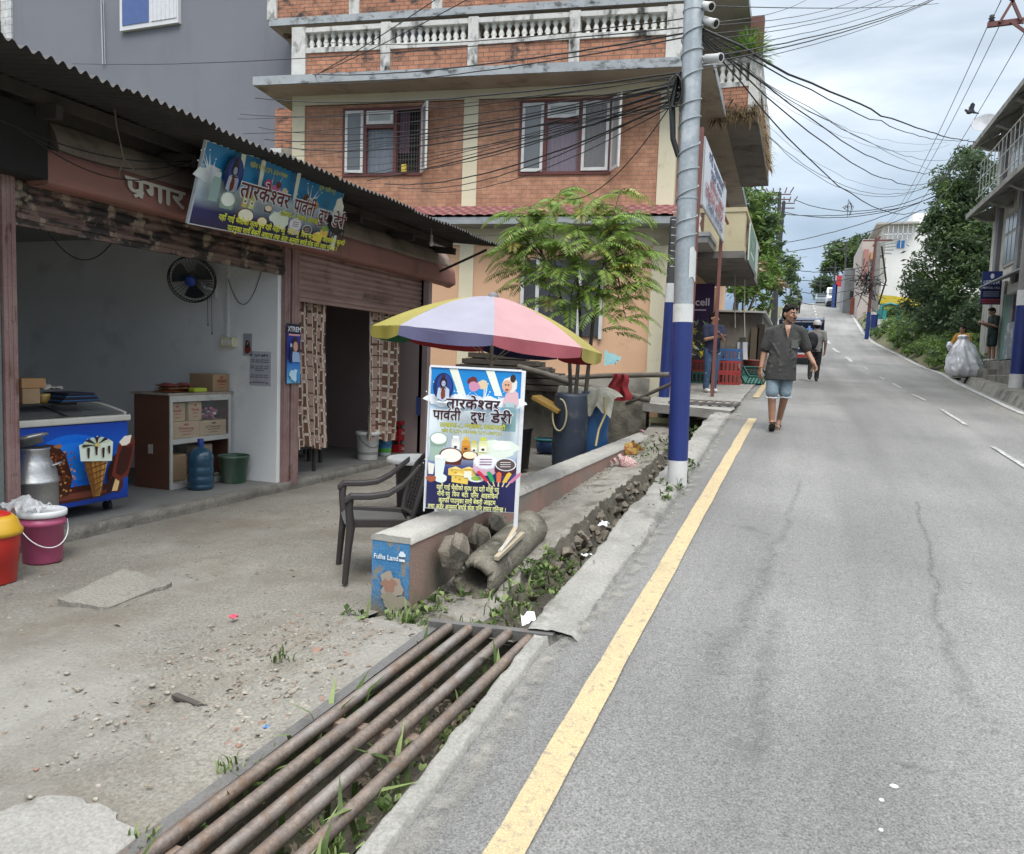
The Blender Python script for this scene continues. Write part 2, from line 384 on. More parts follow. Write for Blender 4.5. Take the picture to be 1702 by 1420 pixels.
strip(m, [(itp(y, XR) - .16, y, 0) for y in [6 + i for i in range(76)]], .10, .012)
m.build('white_road_markings', WHT, kind='structure')
# cracks and tar streaks of the worn surface (thin dark ribbons)
TAR = mat('tar_streak', (.10, .10, .098), (.14, .14, .137), 9, .9, fine=.4, fscale=170, soft=(34, .38, .66, .42)); DUST = mat('road_dust', (.33, .31, .265), (.27, .255, .22), 5, .95, fine=.3, soft=(9, .38, .62, .6))
def softstrip(m, pts, wd, lift=.006):
	pts = [Vector(p) for p in pts]; n_ = len(pts); vs = []
	for i, p in enumerate(pts):
		d = (pts[min(i + 1, n_ - 1)] - pts[max(0, i - 1)]).normalized(); n = Vector((d.y, -d.x, 0)); ww = wd(i / (n_ - 1)) if callable(wd) else wd
		for q in (-.5, 0, .5): u = p + n * ww * q; vs.append((u.x, u.y, zr(u.y) + .006 * nz(u.x, u.y) + lift))
	K, W_ = (0, 0, 0), (1, 1, 1)
	for i in range(n_ - 1):
		e0 = W_ if i else K; e1 = W_ if i < n_ - 2 else K; a = 3 * i; o = len(m.v)
		m.add([vs[a], vs[a + 1], vs[a + 4], vs[a + 3]], [(0, 1, 2, 3)], 0, False, (K, e0, e1, K)); m.add([vs[a + 1], vs[a + 2], vs[a + 5], vs[a + 4]], [(0, 1, 2, 3)], 0, False, (e0, K, K, e1))
def crackpts(px, n=22, jit=.02):
	P = [ground(*p) for p in px]; pts = []
	for a, b in zip(P, P[1:]):
		for k in range(n): pts.append(a.lerp(b, k / n))
	return [p + Vector((jit * fbm(p.y * 3, p.x * 3, 4), 0, 0)) for p in pts]
m = MB()
softstrip(m, crackpts([(1523, 835), (1548, 925), (1562, 1000), (1558, 1030), (1582, 1090), (1600, 1140), (1628, 1185)], jit=.04), lambda t: .05 + .07 * t)
softstrip(m, crackpts([(1523, 835), (1548, 925), (1562, 1000), (1558, 1030), (1582, 1090)], jit=.04), .022, .008)
softstrip(m, crackpts([(1330, 800), (1300, 890), (1268, 955), (1225, 1040), (1180, 1130)], jit=.05), lambda t: .04 + .16 * t); softstrip(m, crackpts([(1272, 950), (1322, 960)]), .03, .008)
softstrip(m, crackpts([(1290, 1010), (1265, 1150), (1262, 1260)], jit=.03), .12, .007); softstrip(m, crackpts([(1290, 668), (1345, 674), (1392, 672)]), .16); softstrip(m, crackpts([(1300, 692), (1345, 697), (1425, 705)]), .09); softstrip(m, crackpts([(1240, 665), (1290, 668)]), .1)
softstrip(m, [(itp(y, XL) + .015 + .03 * nz(y, 3), y, 0) for y in [3.5 + .15 * k for k in range(58)]], .11, .0085); softstrip(m, [(itp(y, XL) + .02 + .02 * nz(y, 6), y, 0) for y in [3.5 + .15 * k for k in range(58)]], .045, .010)
rs_ = random.Random(4)
for k in range(26):
	px, py = rs_.uniform(1150, 1690), 740 + 640 * rs_.random() ** 1.5; p = ground(px, py); r = rs_.uniform(.012, .045); softstrip(m, [p + Vector((r * (q - 2) * .7, r * .3 * math.sin(q + k), 0)) for q in range(5)], r * 1.6, .008 + .0004 * (k % 5))
m.build('road_stains', TAR, kind='structure')
m = MB(); softstrip(m, [(itp(y, XL) + .07 + .03 * nz(y, 8), y, 0) for y in [-2 + .25 * k for k in range(60)]], .16, .0045); softstrip(m, [(itp(y, XR) - .35, y, 0) for y in [8 + .5 * k for k in range(80)]], .55, .005); softstrip(m, [(-.93 + .1 * nz(y, 8), y, 0) for y in [11.6 + .2 * k for k in range(30)]], .9, .006); m.build('road_dust', DUST, kind='structure')
# forecourt
def zf(x, y):
	g = zr(y) - .072; z = .035 + .012 * max(0, y - 8)
	t = min(1, max(0, (x - dxg(y) + 3.1) / 1.35)); t = t * t * (3 - 2 * t)
	if y > 3.4: t *= max(0, 1 - (y - 3.4) / .9)
	return lerp(z, g, t)
def fpt(i, j):
	y = -3 + 17 * j; x = lerp(-5.62, (-1.74 + dxg(y)) if y < 3.95 else -2.40, i)
	h = .016 * fbm(x * 1.3, y * 1.3, 1) + .012 * fbm(x * 5, y * 5, 2)
	r = math.hypot((x + 2.5) / 1.2, (y - 2.7) / 1.0); h += .02 * fbm(x * 9, y * 9, 3) * max(0, 1.4 - r) - .02 * max(0, 1 - r)
	return (x, y, zf(x, y) + h * min(1, (x + 5.62) * 2 + .2) * (min(1, max(0, -1.74 + dxg(y) - x) * 3 + .1) if y < 4 else 1))
m = MB(); m.grid(fpt, 110, 340); m.build('forecourt', DIRT, kind='structure')
m = MB(); c = [AZ(95, 997, .07), AZ(178, 1011, .05), AZ(287, 968, .06), AZ(205, 945, .075)]
P = []
for a, b in zip(c, c[1:] + c[:1]):
	for k in range(7): q = a.lerp(b, k / 7); P.append((q.x + .03 * nz(k, a.x * 5), q.y + .035 * nz(k * 2, a.y * 5), q.z + .001))
m.add([(x, y, z - .055) for x, y, z in P] + P, [tuple(range(28, 56))] + [(i, (i + 1) % 28, 28 + (i + 1) % 28, 28 + i) for i in range(28)])
m.build('concrete_slab', mat('dirty_slab', (.25, .235, .20), (.185, .175, .15), 1.5, .95, fine=.35, fscale=60, bump=.6, bscale=40), label='loose broken concrete slab lying flat in the dirt forecourt', cat='slab')
# drain channel beside the road
def zl(y): return itp(y, [(3.6, .10), (4.3, .06), (5.2, .16), (6.5, .25), (9.8, .36), (12.2, .5), (14, .8)])
m = MB()
def chan(i, j):
	y = 3.66 + 9.6 * j; e = .05 * fbm(y * 1.3, 4) + .02 * nz(y * 7, 3)
	X = [-2.3, -2.19, -1.9, -1.69 + e, -1.60 + e * 1.4, -1.45, -1.30, -1.21, -1.20 + .4 * e]
	deep = itp(y, [(3.7, .12), (4.6, .45), (7, .60), (10, .66), (12, .8)]); b = zr(y) - deep
	sl = min(1, max(0, (y - 4.6) / .8)); zE = lerp(zr(y) - .22, zl(y), sl)
	Z = [zl(y), zl(y), zl(y) + .03 * sl, min(zE + .07 * sl, zr(y) - .05), lerp(b, zE, .35) + .05 * nz(y * 3, 8), b + .03, b, b + .1, zr(y) - .06]
	u = i * 8; k = min(7, int(u)); f = u - k
	x, z = lerp(X[k], X[k + 1], f), lerp(Z[k], Z[k + 1], f)
	return (x + (.025 * nz(x * 9, y * 9, 5) if 2 < u < 7.5 else 0), y, z + .02 * fbm(x * 6, y * 6, 7) + (.03 * fbm(x * 14, y * 14, 2) if 2.6 < u < 7 else 0))
LEDGE = mat('dirty_ledge', (.27, .255, .225), (.19, .175, .15), 2, .92, fine=.3, bump=.5, bscale=50, stain=((.085, .075, .055), 3.5, .52, .68), stain2=((.12, .09, .05), 9, .6, .7))
DITCH = mat('ditch_earth', (.13, .115, .09), (.085, .075, .06), 4, .95, fine=.4, bump=.9, bscale=30, stain=((.05, .06, .03), 3, .55, .7))
m.grid(lambda i, j: chan(i * 3.05 / 8, j), 26, 300); m.grid(lambda i, j: chan(3.05 / 8 + i * 4.95 / 8, j), 40, 300, mi=1); m.build('drain_channel', [LEDGE, DITCH], kind='structure')
m = MB()
def kerb(i, j):
	y = 3.62 + 9.2 * j; e = .045 * fbm(y * 1.1, 14) + .015 * nz(y * 6, 13); k = i * 4
	X = [-1.21 + e, -1.20 + e, -1.08, -.97 + .05 * fbm(y * 1.4, 24), -.90]; Z = [-.5, .012, .022, .012, -.05]; q = min(3, int(k)); f = k - q
	x = lerp(X[q], X[q + 1], f); return (x + .006 * nz(x * 30, y * 30), y, zr(y) + lerp(Z[q], Z[q + 1], f) + (.012 * fbm(x * 7, y * 7) if k > .9 else 0) - (.02 if nz(y * 1.7, 44) > .52 and k < 2 else 0))
m.grid(kerb, 32, 280); m.build('kerb', CONC, kind='structure')
# strip of crumbling mortar between the grate and the road
m = MB(); m.grid(lambda i, j: (lerp(-1.185, -1.07, i) + .014 * nz(j * 40, 2), -2 + 5.7 * j, zr(-2 + 5.7 * j) + (.006 if .2 < i < .9 else -.06) + .008 * fbm(i * 3, j * 60)), 8, 120)
m.build('mortar_edging', CONC, kind='structure')
m = MB()
def pit(i, j):
	y = -2 + 5.66 * j; g_ = dxg(y); X = [-1.80 + g_, -1.76 + g_, -1.74 + g_, -1.6 + g_, -1.3 + g_, -1.22 + g_ * .5, -1.17]; Z = [zr(y) - .16, zr(y) - .15, zr(y) - .42, zr(y) - .45, zr(y) - .40, zr(y) - .13, zr(y) - .02]
	k = i * 6; q = min(5, int(k)); f = k - q; x, z = lerp(X[q], X[q + 1], f), lerp(Z[q], Z[q + 1], f); return (x, y, z + .03 * fbm(x * 8, y * 8))
m.grid(pit, 36, 120); m.quad((-1.8, 3.665, -.3), (-1.1, 3.665, -.3), (-1.1, 3.665, .2), (-1.8, 3.665, .2)); m.build('drain_pit', SOIL, kind='structure')
# grate
RUST = mat('rusty_steel', (.215, .165, .13), (.14, .12, .108), 7, .5, .45, fine=.3, fscale=60, bump=.25, bscale=80, stain=((.27, .25, .235), 4, .54, .68, (1, .35, 1)), stain2=((.15, .09, .055), 9, .54, .72))
DSTEEL = mat('dark_flat_steel', (.115, .11, .105), (.16, .155, .15), 6, .55, .4, fine=.2, bump=.2, stain=((.14, .09, .06), 7, .58, .7))
t = thing('drain_grate', 'long rusty pipe grate over the drain beside the road', 'drain grate', (-1.42, 2.4, .2))
def gz(x, y): return zr(y) - .012 - .045 * (-1.1 - x) / .65
def L_(o, p): return Vector(p) - Vector(o.location)
m = MB()
ys = [-1.2 + .3 * i for i in range(17)]
for y0, y1 in zip(ys, ys[1:]):
	y1 = min(y1, 3.62)
	m.bar(L_(t, (-1.725 + dxg(y0), y0, gz(-1.72, y0))), L_(t, (-1.725 + dxg(y1), y1 + .002, gz(-1.72, y1))), .055, .012)
	m.bar(L_(t, (-1.748 + dxg(y0), y0, gz(-1.72, y0) - .03)), L_(t, (-1.748 + dxg(y1), y1 + .002, gz(-1.72, y1) - .03)), .01, .06)
m.bar(L_(t, (-1.76, 3.63, gz(-1.7, 3.63) + .004)), L_(t, (-1.06, 3.61, gz(-1.1, 3.6) + .004)), .05, .05)
m.build('frame', DSTEEL, t)
for k in range(5):
	x = -1.63 + .112 * k; m = MB()
	m.tube([L_(t, (x + dxg(y) * 1.1, y, gz(x, y) + .012 * (1 if k < 4 else -.4))) for y in [-1.2 + .4 * i for i in range(13)]] , .0265, 14)
	m.build('bar', RUST, t)
for y in (.35, 1.78, 2.62):
	m = MB(); m.box(-1.74 + 1.42 + dxg(y), -1.20 + 1.42 + dxg(y), y - 2.4, y + .05 - 2.4, gz(-1.4, y) - .075 - .2, gz(-1.4, y) - .022 - .2); m.build('cross_support', mat('rusty_brace', (.27, .2, .155), (.17, .12, .09), 6, .8, bump=.3), t, bevel=.003)
# low bench wall
def pinkstain(t, L, co, c, mix, noi):
	s = N(t, 'ShaderNodeSeparateXYZ'); L(co.outputs['Object'], s.inputs[0]); a = N(t, 'ShaderNodeMath', operation='MULTIPLY_ADD'); a.inputs[1].default_value = .4; n = noi(7, 6)
	L(n.outputs[0], a.inputs[0]); L(s.outputs[2], a.inputs[2]); r = ramp(t, [(.20, 1.), (.42, 0.)]); L(a.outputs[0], r.inputs[0]); return mix(r.outputs[0], c, (.15, .14, .10))
PINKW = mat('faded_pink_plaster', (.30, .175, .14), (.215, .165, .135), 2.2, .9, fine=.2, bump=.25, bscale=60, extra=pinkstain, stain=((.19, .185, .16), 3, .55, .68, (.6, .5, 1)), stain2=((.11, .12, .08), 1.8, .58, .75))
BT = mat('bench_concrete', (.36, .345, .315), (.27, .26, .235), 3, .9, fine=.2, bump=.35, stain=((.15, .14, .12), 4, .58, .75))
t = thing('bench_wall', 'long low plastered wall with concrete top between forecourt and drain', 'low wall', (-2.32, 4.2, 0))
m = MB()
def bw(i, j):
	pr = [(-.13, -.12), (-.13, .505), (.13, .505), (.13, -.12)]; k = i * 3; q = min(2, int(k)); f = k - q
	return (lerp(pr[q][0], pr[q + 1][0], f) + .004 * nz(j * 70, i * 6), .012 + 9.3 * j, lerp(pr[q][1], pr[q + 1][1], f))
m.grid(bw, 3, 80, sm=False); m.build('wall_body', PINKW, t)
m = MB(); m.grid(lambda i, j: (lerp(-.14, .14, i) + .006 * nz(j * 60, i * 3), .0 + 9.32 * j, (.54 if .02 < i < .98 else .506) + .006 * nz(j * 50, i * 5) - (.012 if i in (0, 1) else 0)), 12, 110)
m.quad((-.14, 0, .50), (.14, 0, .50), (.14, 0, .54), (-.14, 0, .54)); m.build('coping', BT, t)
BLUEP = mat('flaking_blue_paint', (.035, .16, .34), (.06, .21, .40), 5, .7, fine=.25, bump=.3, bscale=60, extra=pinkstain, stain=((.21, .20, .17), 7, .54, .59), stain2=((.22, .15, .12), 3.2, .58, .63))
m = MB(); m.grid(lambda i, j: (lerp(-.133, .133, i), .004, lerp(-.12, .505, j)), 2, 4); m.build('painted_end', BLUEP, t)
p = Print((-.13, .002, 0), (1, 0, 0), (0, 0, 1)); p.text('Fulhs Land', .10, .385, .045, 'd8dfe2', .02, width=.17); p.ell(.215, .43, .024, .018, 'cfd9e0', wob=.15); p.rect(.195, .385, .235, .40, 'cfd9e0'); p.ell(.14, .21, .075, .10, '9a8f82', wob=.2); p.ell(.13, .22, .05, .05, '94705f', wob=.25); p.ell(.17, .12, .09, .06, '8b8473', wob=.25); p.build('painted_lettering', t, .8)
# concrete pipe lying in the verge
a = AZ(787, 966, .215); b = AZ(868, 890, .31); b = a + (b - a).normalized() * 1.25
t = thing('concrete_pipe', 'old broken concrete pipe lying beside the low wall', 'pipe', a)
d = (b - a).normalized(); Mz = d.to_track_quat('Z', 'Y').to_matrix().to_4x4()
m = MB(); PR = [(.10, 1.25), (.10, .2), (.102, .08), (.108, 0), (.135, -.012), (.160, -.004), (.166, .04), (.166, .12), (.165, .4), (.163, .7), (.165, 1.0), (.163, 1.22), (.155, 1.25), (.10, 1.25)]
vs = []; n = 90
for (r, z) in PR:
	r *= .86
	for k in range(n):
		an = 2 * math.pi * k / n; zz = z
		if z < .1: zz += .16 * max(0, fbm(math.cos(an) * 1.3, math.sin(an) * 1.3, 3) - .05) * (1 - z * 8) + .015 * abs(nz(math.cos(an) * 7, math.sin(an) * 7, r * 9))
		r = r * (1 + .012 * fbm(math.cos(an) * 5, math.sin(an) * 5, z * 7))
		vs.append(Mz @ Vector((r * math.cos(an) * (1 + .02 * nz(an * 3, z * 5)), r * math.sin(an), zz)))
m.add(vs, [(i * n + k, i * n + (k + 1) % n, (i + 1) * n + (k + 1) % n, (i + 1) * n + k) for i in range(len(PR) - 1) for k in range(n)], 0, True)
m.ell(Mz @ Vector((0, 0, .35)), (.09, .09, .06), mi=1, wob=.3); m.build('pipe_body', [mat('weathered_pipe', (.215, .195, .155), (.145, .13, .10), 5, .95, fine=.35, bump=1, bscale=38, stain=((.07, .065, .048), 4, .5, .66), stain2=((.30, .285, .25), 9, .58, .72)), SOIL], t)
PIPE_A, PIPE_D = a, d
# stones
STONE = mat('rough_stone', (.205, .175, .135), (.115, .10, .08), 5, .95, fine=.35, bump=.7, bscale=30, stain=((.07, .065, .05), 6, .5, .7))
def rock(c, r, lab, group=None, name='stone', rot=0):
	m = MB(); m.hull((0, 0, 0), r, 34); m.hull((r[0] * .3, -r[1] * .4, r[2] * .2), (r[0] * .7, r[1] * .6, r[2] * .75), 22); m.hull((-r[0] * .2, r[1] * .4, 0), (r[0] * .8, r[1] * .55, r[2] * .8), 22); o = m.build(name, STONE, label=lab, cat='stone', group=group); o.location = c; return o
rock(AX(756, 922, -2.05), (.12, .14, .17), 'large brown stone beside the mouth of the concrete pipe', rot=.3)
rock(AX(797, 899, -2.05), (.10, .11, .15), 'smaller stone between the pipe and the low wall')
rock(AX(826, 872, -2.09), (.09, .18, .13), 'long stone block behind the pipe against the low wall', rot=.25)
m = MB()
for k in range(170):
	y = 4.3 + 6.5 * random.random() ** 1.3; s = random.uniform(.03, .085); zt = zl(y) + .03 - s * .4 - random.random() * .26; x = -1.685 + random.uniform(-.02, .06) + .38 * max(0, (zl(y) - zt)); m.hull((x, y, zt), (s * .8, s * 1.2, s * .8), 13)
for k in range(26):
	y = random.uniform(4.0, 8.0); s = random.uniform(.02, .05); m.hull((random.uniform(-1.5, -1.26), y, zr(y) - itp(y, [(3.7, .12), (4.6, .45), (7, .60), (10, .66), (12, .8)]) + s * .4), (s, s * 1.2, s * .8), 12)
m.build('rubble', STONE, kind='stuff')
PEB = mat('pale_pebble', (.33, .30, .255), (.19, .165, .135), 40, .9, fine=.3); LEAF = mat('dead_leaf', (.24, .19, .135), (.14, .11, .08), 30, .9); BRK = mat('brick_crumb', (.27, .15, .11), (.21, .14, .105), 30, .9)
m = MB()
for k in range(3000):
	if k < 1500: x = random.gauss(-2.45, .4); y = random.gauss(2.9, .65); s = random.uniform(.002, .007) * (random.random() < .12 and 2.2 or 1)
	else: x = random.uniform(-5.4, -1.85); y = random.uniform(1.2, 7.5); s = random.uniform(.0015, .005) * random.choice((1, 1, 1, 1, 1, 2.2))
	if x > -1.80 + dxg(y) or x < -5.4: continue
	m.ell((x, y, fpt((x + 5.62) / 3.88, (y + 3) / 17)[2] + s * .15), (s * random.uniform(.7, 1.4), s * random.uniform(.7, 1.4), s * .6), 6, 4, mi=(2 if random.random() < .05 else 0))
def leafq(m, c, s, mi, tilt=.5):
	M = Euler((random.uniform(-tilt, tilt), random.uniform(-tilt, tilt), random.random() * 7)).to_matrix(); c = Vector(c); cu_ = random.uniform(.1, .5) * s
	m.add([c + M @ Vector(v) for v in ((-s, 0, 0), (0, -s * .4, cu_), (s, 0, 0), (0, s * .4, cu_))], [(0, 1, 2, 3)], mi, True)
for k in range(430):
	x = random.gauss(-2.35, .38) if k < 340 else random.uniform(-5, -1.9); y = random.gauss(3.3, .4) if k < 340 else random.uniform(1.5, 7)
	if x > -1.79 + dxg(y): continue
	leafq(m, (x, y, fpt((x + 5.62) / 3.88, (y + 3) / 17)[2] + .008), random.uniform(.006, .024), 1)
cc = AZ(500, 1195, .1)
for k in range(260):
	x, y = random.gauss(cc.x, .20), random.gauss(cc.y, .17); s = random.uniform(.006, .02) * (1.6 if random.random() < .1 else 1)
	if k > 170: x, y = random.uniform(-3.2, -1.85), random.uniform(1.5, 4)
	if x < -1.80 + dxg(y): m.hull((x, y, fpt((x + 5.62) / 3.88, (y + 3) / 17)[2] + s * .2), (s, s * 1.3, s * .6), 10, mi=2 if random.random() < .14 else 0)
m.build('gravel', [PEB, LEAF, BRK], kind='stuff')
c = AZ(70, 1405, .07); m = MB(); pts = [(c.x + (.33 + .13 * fbm(math.cos(k * .1047) * 1.6, math.sin(k * .1047) * 1.6, 2)) * math.cos(k * .1047), c.y + (.19 + .09 * fbm(math.cos(k * .1047) * 1.6, math.sin(k * .1047) * 1.6, 5)) * math.sin(k * .1047)) for k in range(60)]; m.prism(pts, lambda x, y, d: Vector((x, y, zf(x, y) + d)), -.05, .02); m.build('flat_stone', CONC, label='pale flat stone set in the dirt at the bottom left corner', cat='stone', bevel=.006)
m = MB()
for k in range(2600):
	y = 4.6 + 8 * random.random() ** 1.2; r = random.random()
	if r < .75: x = random.uniform(-1.55, -1.2); z = zr(y) - itp(y, [(3.7, .12), (4.6, .45), (7, .60), (10, .66), (12, .8)]) + random.uniform(.0, .09)
	elif r < .97: x = random.triangular(-2.16, -1.75, -2.14); z = zl(y) + .012
	else: x = random.uniform(-1.15, -.9); z = zr(y) + .025
	leafq(m, (x, y, z), random.uniform(.008, .03) * (.7 if z > zr(y) - .35 else 1.1), random.choice((0, 0, 0, 1)), .6)
for k in range(900):
	y = random.uniform(.6, 3.6); x = random.uniform(-1.7, -1.15); leafq(m, (x, y, zr(y) - .4 + random.random() * .06), random.uniform(.012, .04), 0, .9)
m.build('leaf_litter', [LEAF, PEB], kind='stuff')
# weeds and grass
GR = mat('weed_green', (.085, .13, .035), (.05, .085, .022), 14, .6, fine=.2, spec=.3, leaf=.3); GR2 = mat('weed_pale', (.17, .22, .08), (.12, .17, .04), 14, .65)
def blade(m, b, h, mi=0):
	a = random.random() * 7; w_ = h * .05 + .002; d = Vector((math.cos(a), math.sin(a), 0)); s = d.cross(Vector((0, 0, 1))); b = Vector(b); l = random.uniform(.2, .8) * h
	p = [b, b + d * l * .3 + Vector((0, 0, h * .6)), b + d * l + Vector((0, 0, h * random.uniform(.7, 1)))]
	m.add([p[0] - s * w_, p[0] + s * w_, p[1] + s * w_ * .8, p[1] - s * w_ * .8, p[2]], [(0, 1, 2, 3), (3, 2, 4)], mi, True)
def weed(m, b, s, n=8, mi=0):
	b = Vector(b)
	for k in range(n):
		a = random.random() * 7; e = random.uniform(.15, 1.2); d = Vector((math.cos(a) * math.cos(e), math.sin(a) * math.cos(e), math.sin(e))); L = s * random.uniform(.5, 1.1); c = b + d * L; sd_ = d.cross(Vector((0, 0, 1))).normalized() * L * .26; u = Vector((0, 0, L * .1))
		m.add([b + d * L * .25, b + d * L * .65 - sd_ + u, c, b + d * L * .65 + sd_ + u], [(0, 1, 2, 3)], mi, True)
m = MB()
for k in range(270):
	y = random.uniform(.3, 3.55); x = random.choice((random.uniform(-1.7, -1.2), random.gauss(-1.66, .03), random.gauss(-1.19, .025))) + dxg(y) * .9
	z0 = zr(y) - (.40 if -1.6 < x - dxg(y) < -1.27 else .17); h = random.uniform(.05, .18)
	if random.random() < .5: blade(m, (x, y, z0), h * 1.6, random.choice((0, 1)))
	else: weed(m, (x, y, z0 + random.random() * .12), random.uniform(.02, .05), 9, random.choice((0, 0, 1)))
for x, y, s in [(-1.14, 1.98, .075), (-1.2, 2.2, .06), (-1.16, 1.75, .055), (-1.13, 2.9, .07), (-1.15, 3.15, .06), (-1.12, 2.5, .05), (-1.72, 1.3, .06), (-1.85, 1.72, .06)]:
	for q in range(3): weed(m, (x + random.gauss(0, .02), y + random.gauss(0, .03), zr(y) - .06 - (.04 if x < -1.6 else 0)), s, 9, random.choice((0, 1)))
for k in range(560):
	r = random.random()
	if r < .45: y = random.uniform(3.7, 5.4); x = random.gauss(-1.55, .14)
	elif r < .56: y = random.uniform(3.9, 4.6); x = random.gauss(-2.10, .06)
	elif r < .60: y = random.uniform(3.8, 4.15); x = random.gauss(-2.38, .10)
	elif r < .9: y = random.uniform(9.5, 12.5); x = random.uniform(-2.1, -1.4)
	else: y = random.uniform(6.5, 8.2); x = random.gauss(-.98, .05)
	if x > -1.2 and y < 6: continue
	z = zr(y) - .26 if (-1.75 < x < -1.25) else zl(y)
	if y < 5.4 and -2.0 < x < -1.25: z = zr(y) - .2 + random.uniform(-.06, .04)
	if x < -2.2: z = zf(x, y)
	if x > -1.2: z = zr(y) + .01
	s = random.uniform(.02, .075)
	if random.random() < .4: blade(m, (x, y, z), s * 1.8, random.choice((0, 1)))
	else: weed(m, (x, y, z), s, 8, random.choice((0, 0, 1)))
for px, py in [(465, 1100), (385, 1270), (235, 1385), (655, 1015), (745, 1045), (560, 1395)]:
	c = AZ(px, py, .12)
	for q in range(26): blade(m, (c.x + random.gauss(0, .03), c.y + random.gauss(0, .03), zf(c.x, c.y)), random.uniform(.02, .07), random.choice((0, 1)))
m.build('weeds', [GR, GR2], kind='stuff')
# little litter that can be told apart
def wrapper(px, py, z, cols, lab, s=.03, cat='litter', name='wrapper'):
	c = AZ(px, py, z) if not isinstance(z, Vector) else z; m = MB(); m.grid(lambda i, j: ((i - .5) * 2 * s, (j - .5) * s * 1.3, .012 + .6 * s * fbm(i * 2.4 + px, j * 2.4, 1)), 8, 6)
	o = m.build(name, flat(cols, .35), label=lab, cat=cat); o.location = c; o.rotation_euler = (.1, .1, px * .7); return o
wrapper(388, 1028, .06, 'c8405a', 'crumpled pink wrapper on the open dirt forecourt', .028)
wrapper(442, 1213, .11, '2f6fb5', 'tiny blue scrap near the edge of the drain grate', .014)
wrapper(878, 1030, .24, 'd9dadd', 'white plastic scrap at the far end of the drain grate', .06)
wrapper(1003, 873, .28, 'dfe1e4', 'white plastic litter in the roadside drain beside the kerb', .06)
wrapper(975, 925, .2, 'cfd3d8', 'torn white wrapper low on the stony side of the drain', .04)
wrapper(775, 1135, -.12, 'a23a48', 'red plastic rag under the pipes of the grate', .09)
for (px, py, s, lab) in [(1486, 1310, .016, 'small white speck of litter on the bare asphalt, the biggest'), (1465, 1333, .009, 'small white chip on the bare asphalt, the middle one'), (1464, 1383, .008, 'small white chip on the bare asphalt, lowest in view')]:
	c = ground(px, py); m = MB(); m.ell((0, 0, 0), (s, s * .8, .006), 8, 5, wob=.4); o = m.build('litter', flat('e9e9e6', .6), label=lab, cat='litter'); o.location = c + Vector((0, 0, .006))
p = AZ(315, 1167, .08); m = MB(); m.box(-.11, .11, -.016, .016, -.008, .012); o = m.build('wood_offcut', mat('dark_wood', (.07, .06, .05), (.05, .04, .035), 8, .8), label='short dark stick of wood lying on the dirt near the grate', cat='stick', bevel=.003); o.location = p; o.rotation_euler = (0, 0, -.2)
# slab bridging the drain by the brick house
m = MB()
def slab(i, j):
	x = lerp(-2.5, -.93 + .05 * nz(j * 9, 1), i); y = lerp(12.35 + .08 * nz(i * 7, 3) + .7 * (1 - i), 19.5, j); return (x, y, max(zr(y), zr(15)) * .25 + zr(y) * .75 + .02 + .01 * fbm(x * 2, y * 2))
m.grid(slab, 16, 60); m.grid(lambda i, j: (slab(i, 0)[0], slab(i, 0)[1] + .002, slab(i, 0)[2] - .14 * j), 16, 2, flip=True)
m.build('pavement', CONC, kind='structure')
t = thing('drain_cover', 'slotted steel cover let into the pavement beside the house', 'drain cover', (-1.5, 13.6, zr(13.6) + .05))
m = MB(); m.box(-.5, .55, -.55, -.47, -.02, .02); m.box(-.5, .55, .47, .55, -.02, .02); m.box(-.5, -.46, -.47, .47, -.02, .019); m.box(.56, .60, -.55, .55, -.02, .019); m.build('frame', DSTEEL, t)
for k in range(7):
	m = MB(); m.box(-.45 + .15 * k, -.40 + .15 * k, -.47, .47, -.015, .018); m.build('bar', RUST, t)

# ================================================================ dairy shop
PINK = mat('old_pink_paint', (.32, .16, .135), (.25, .13, .115), 3, .7, fine=.15, bump=.15, stain=((.12, .085, .07), 3, .55, .75), stain2=((.30, .21, .18), 6, .62, .72))
FASC = mat('maroon_plaster', (.33, .145, .12), (.27, .13, .108), 2, .8, fine=.1, bump=.15, stain=((.11, .08, .068), 1.6, .52, .8))
FASC2 = mat('dusty_brown_plaster', (.30, .225, .18), (.23, .175, .14), 2, .85, fine=.1, stain=((.09, .075, .062), 2, .5, .75))
POST = mat('scuffed_pink_steel', (.30, .20, .185), (.22, .125, .115), 5, .6, fine=.2, bump=.2, stain=((.13, .06, .05), 9, .58, .66, (1, 1, .3)), stain2=((.05, .04, .04), 14, .66, .72))
SHUT = mat('grimy_shutter', (.20, .125, .105), (.15, .095, .08), 3, .55, .2, fine=.15, stain=((.03, .024, .022), 3.4, .46, .54, (1, 1, 3)), stain2=((.30, .235, .18), 7, .56, .62, (1, 1, .6)))
SHUT2 = mat('pink_shutter', (.36, .24, .215), (.28, .18, .16), 2, .45, .25, fine=.12, stain=((.13, .085, .07), 3, .55, .75, (1, 1, 2)), stain2=((.36, .30, .27), 2.5, .6, .75, (.4, .4, 3)))
WALLW = mat('whitewashed_wall', (.80, .80, .785), (.72, .72, .71), .8, .85, fine=.05, bump=.12, stain=((.50, .49, .47), 1.4, .56, .82), stain2=((.42, .40, .37), 7, .70, .76))
WALLP = mat('pink_brown_wall', (.34, .26, .25), (.28, .21, .20), 1, .9, fine=.08)  # pink-brown wall colour of the right bay
FLOOR = mat('grey_cement_floor', (.20, .195, .185), (.15, .147, .14), 2, .8, fine=.15, bump=.2, stain=((.10, .097, .09), 2, .55, .8))
RAWC = mat('rough_curb', (.23, .215, .185), (.16, .15, .13), 5, .92, fine=.35, bump=.8, bscale=35, stain=((.10, .095, .08), 6, .5, .72))
ROOFM = mat('black_roof_sheet', (.055, .05, .048), (.035, .033, .032), 2, .7, fine=.2, stain=((.10, .085, .07), 3, .6, .8))
WOODD = mat('sooty_wood', (.06, .05, .043), (.035, .03, .027), 4, .85, fine=.2, bump=.3)
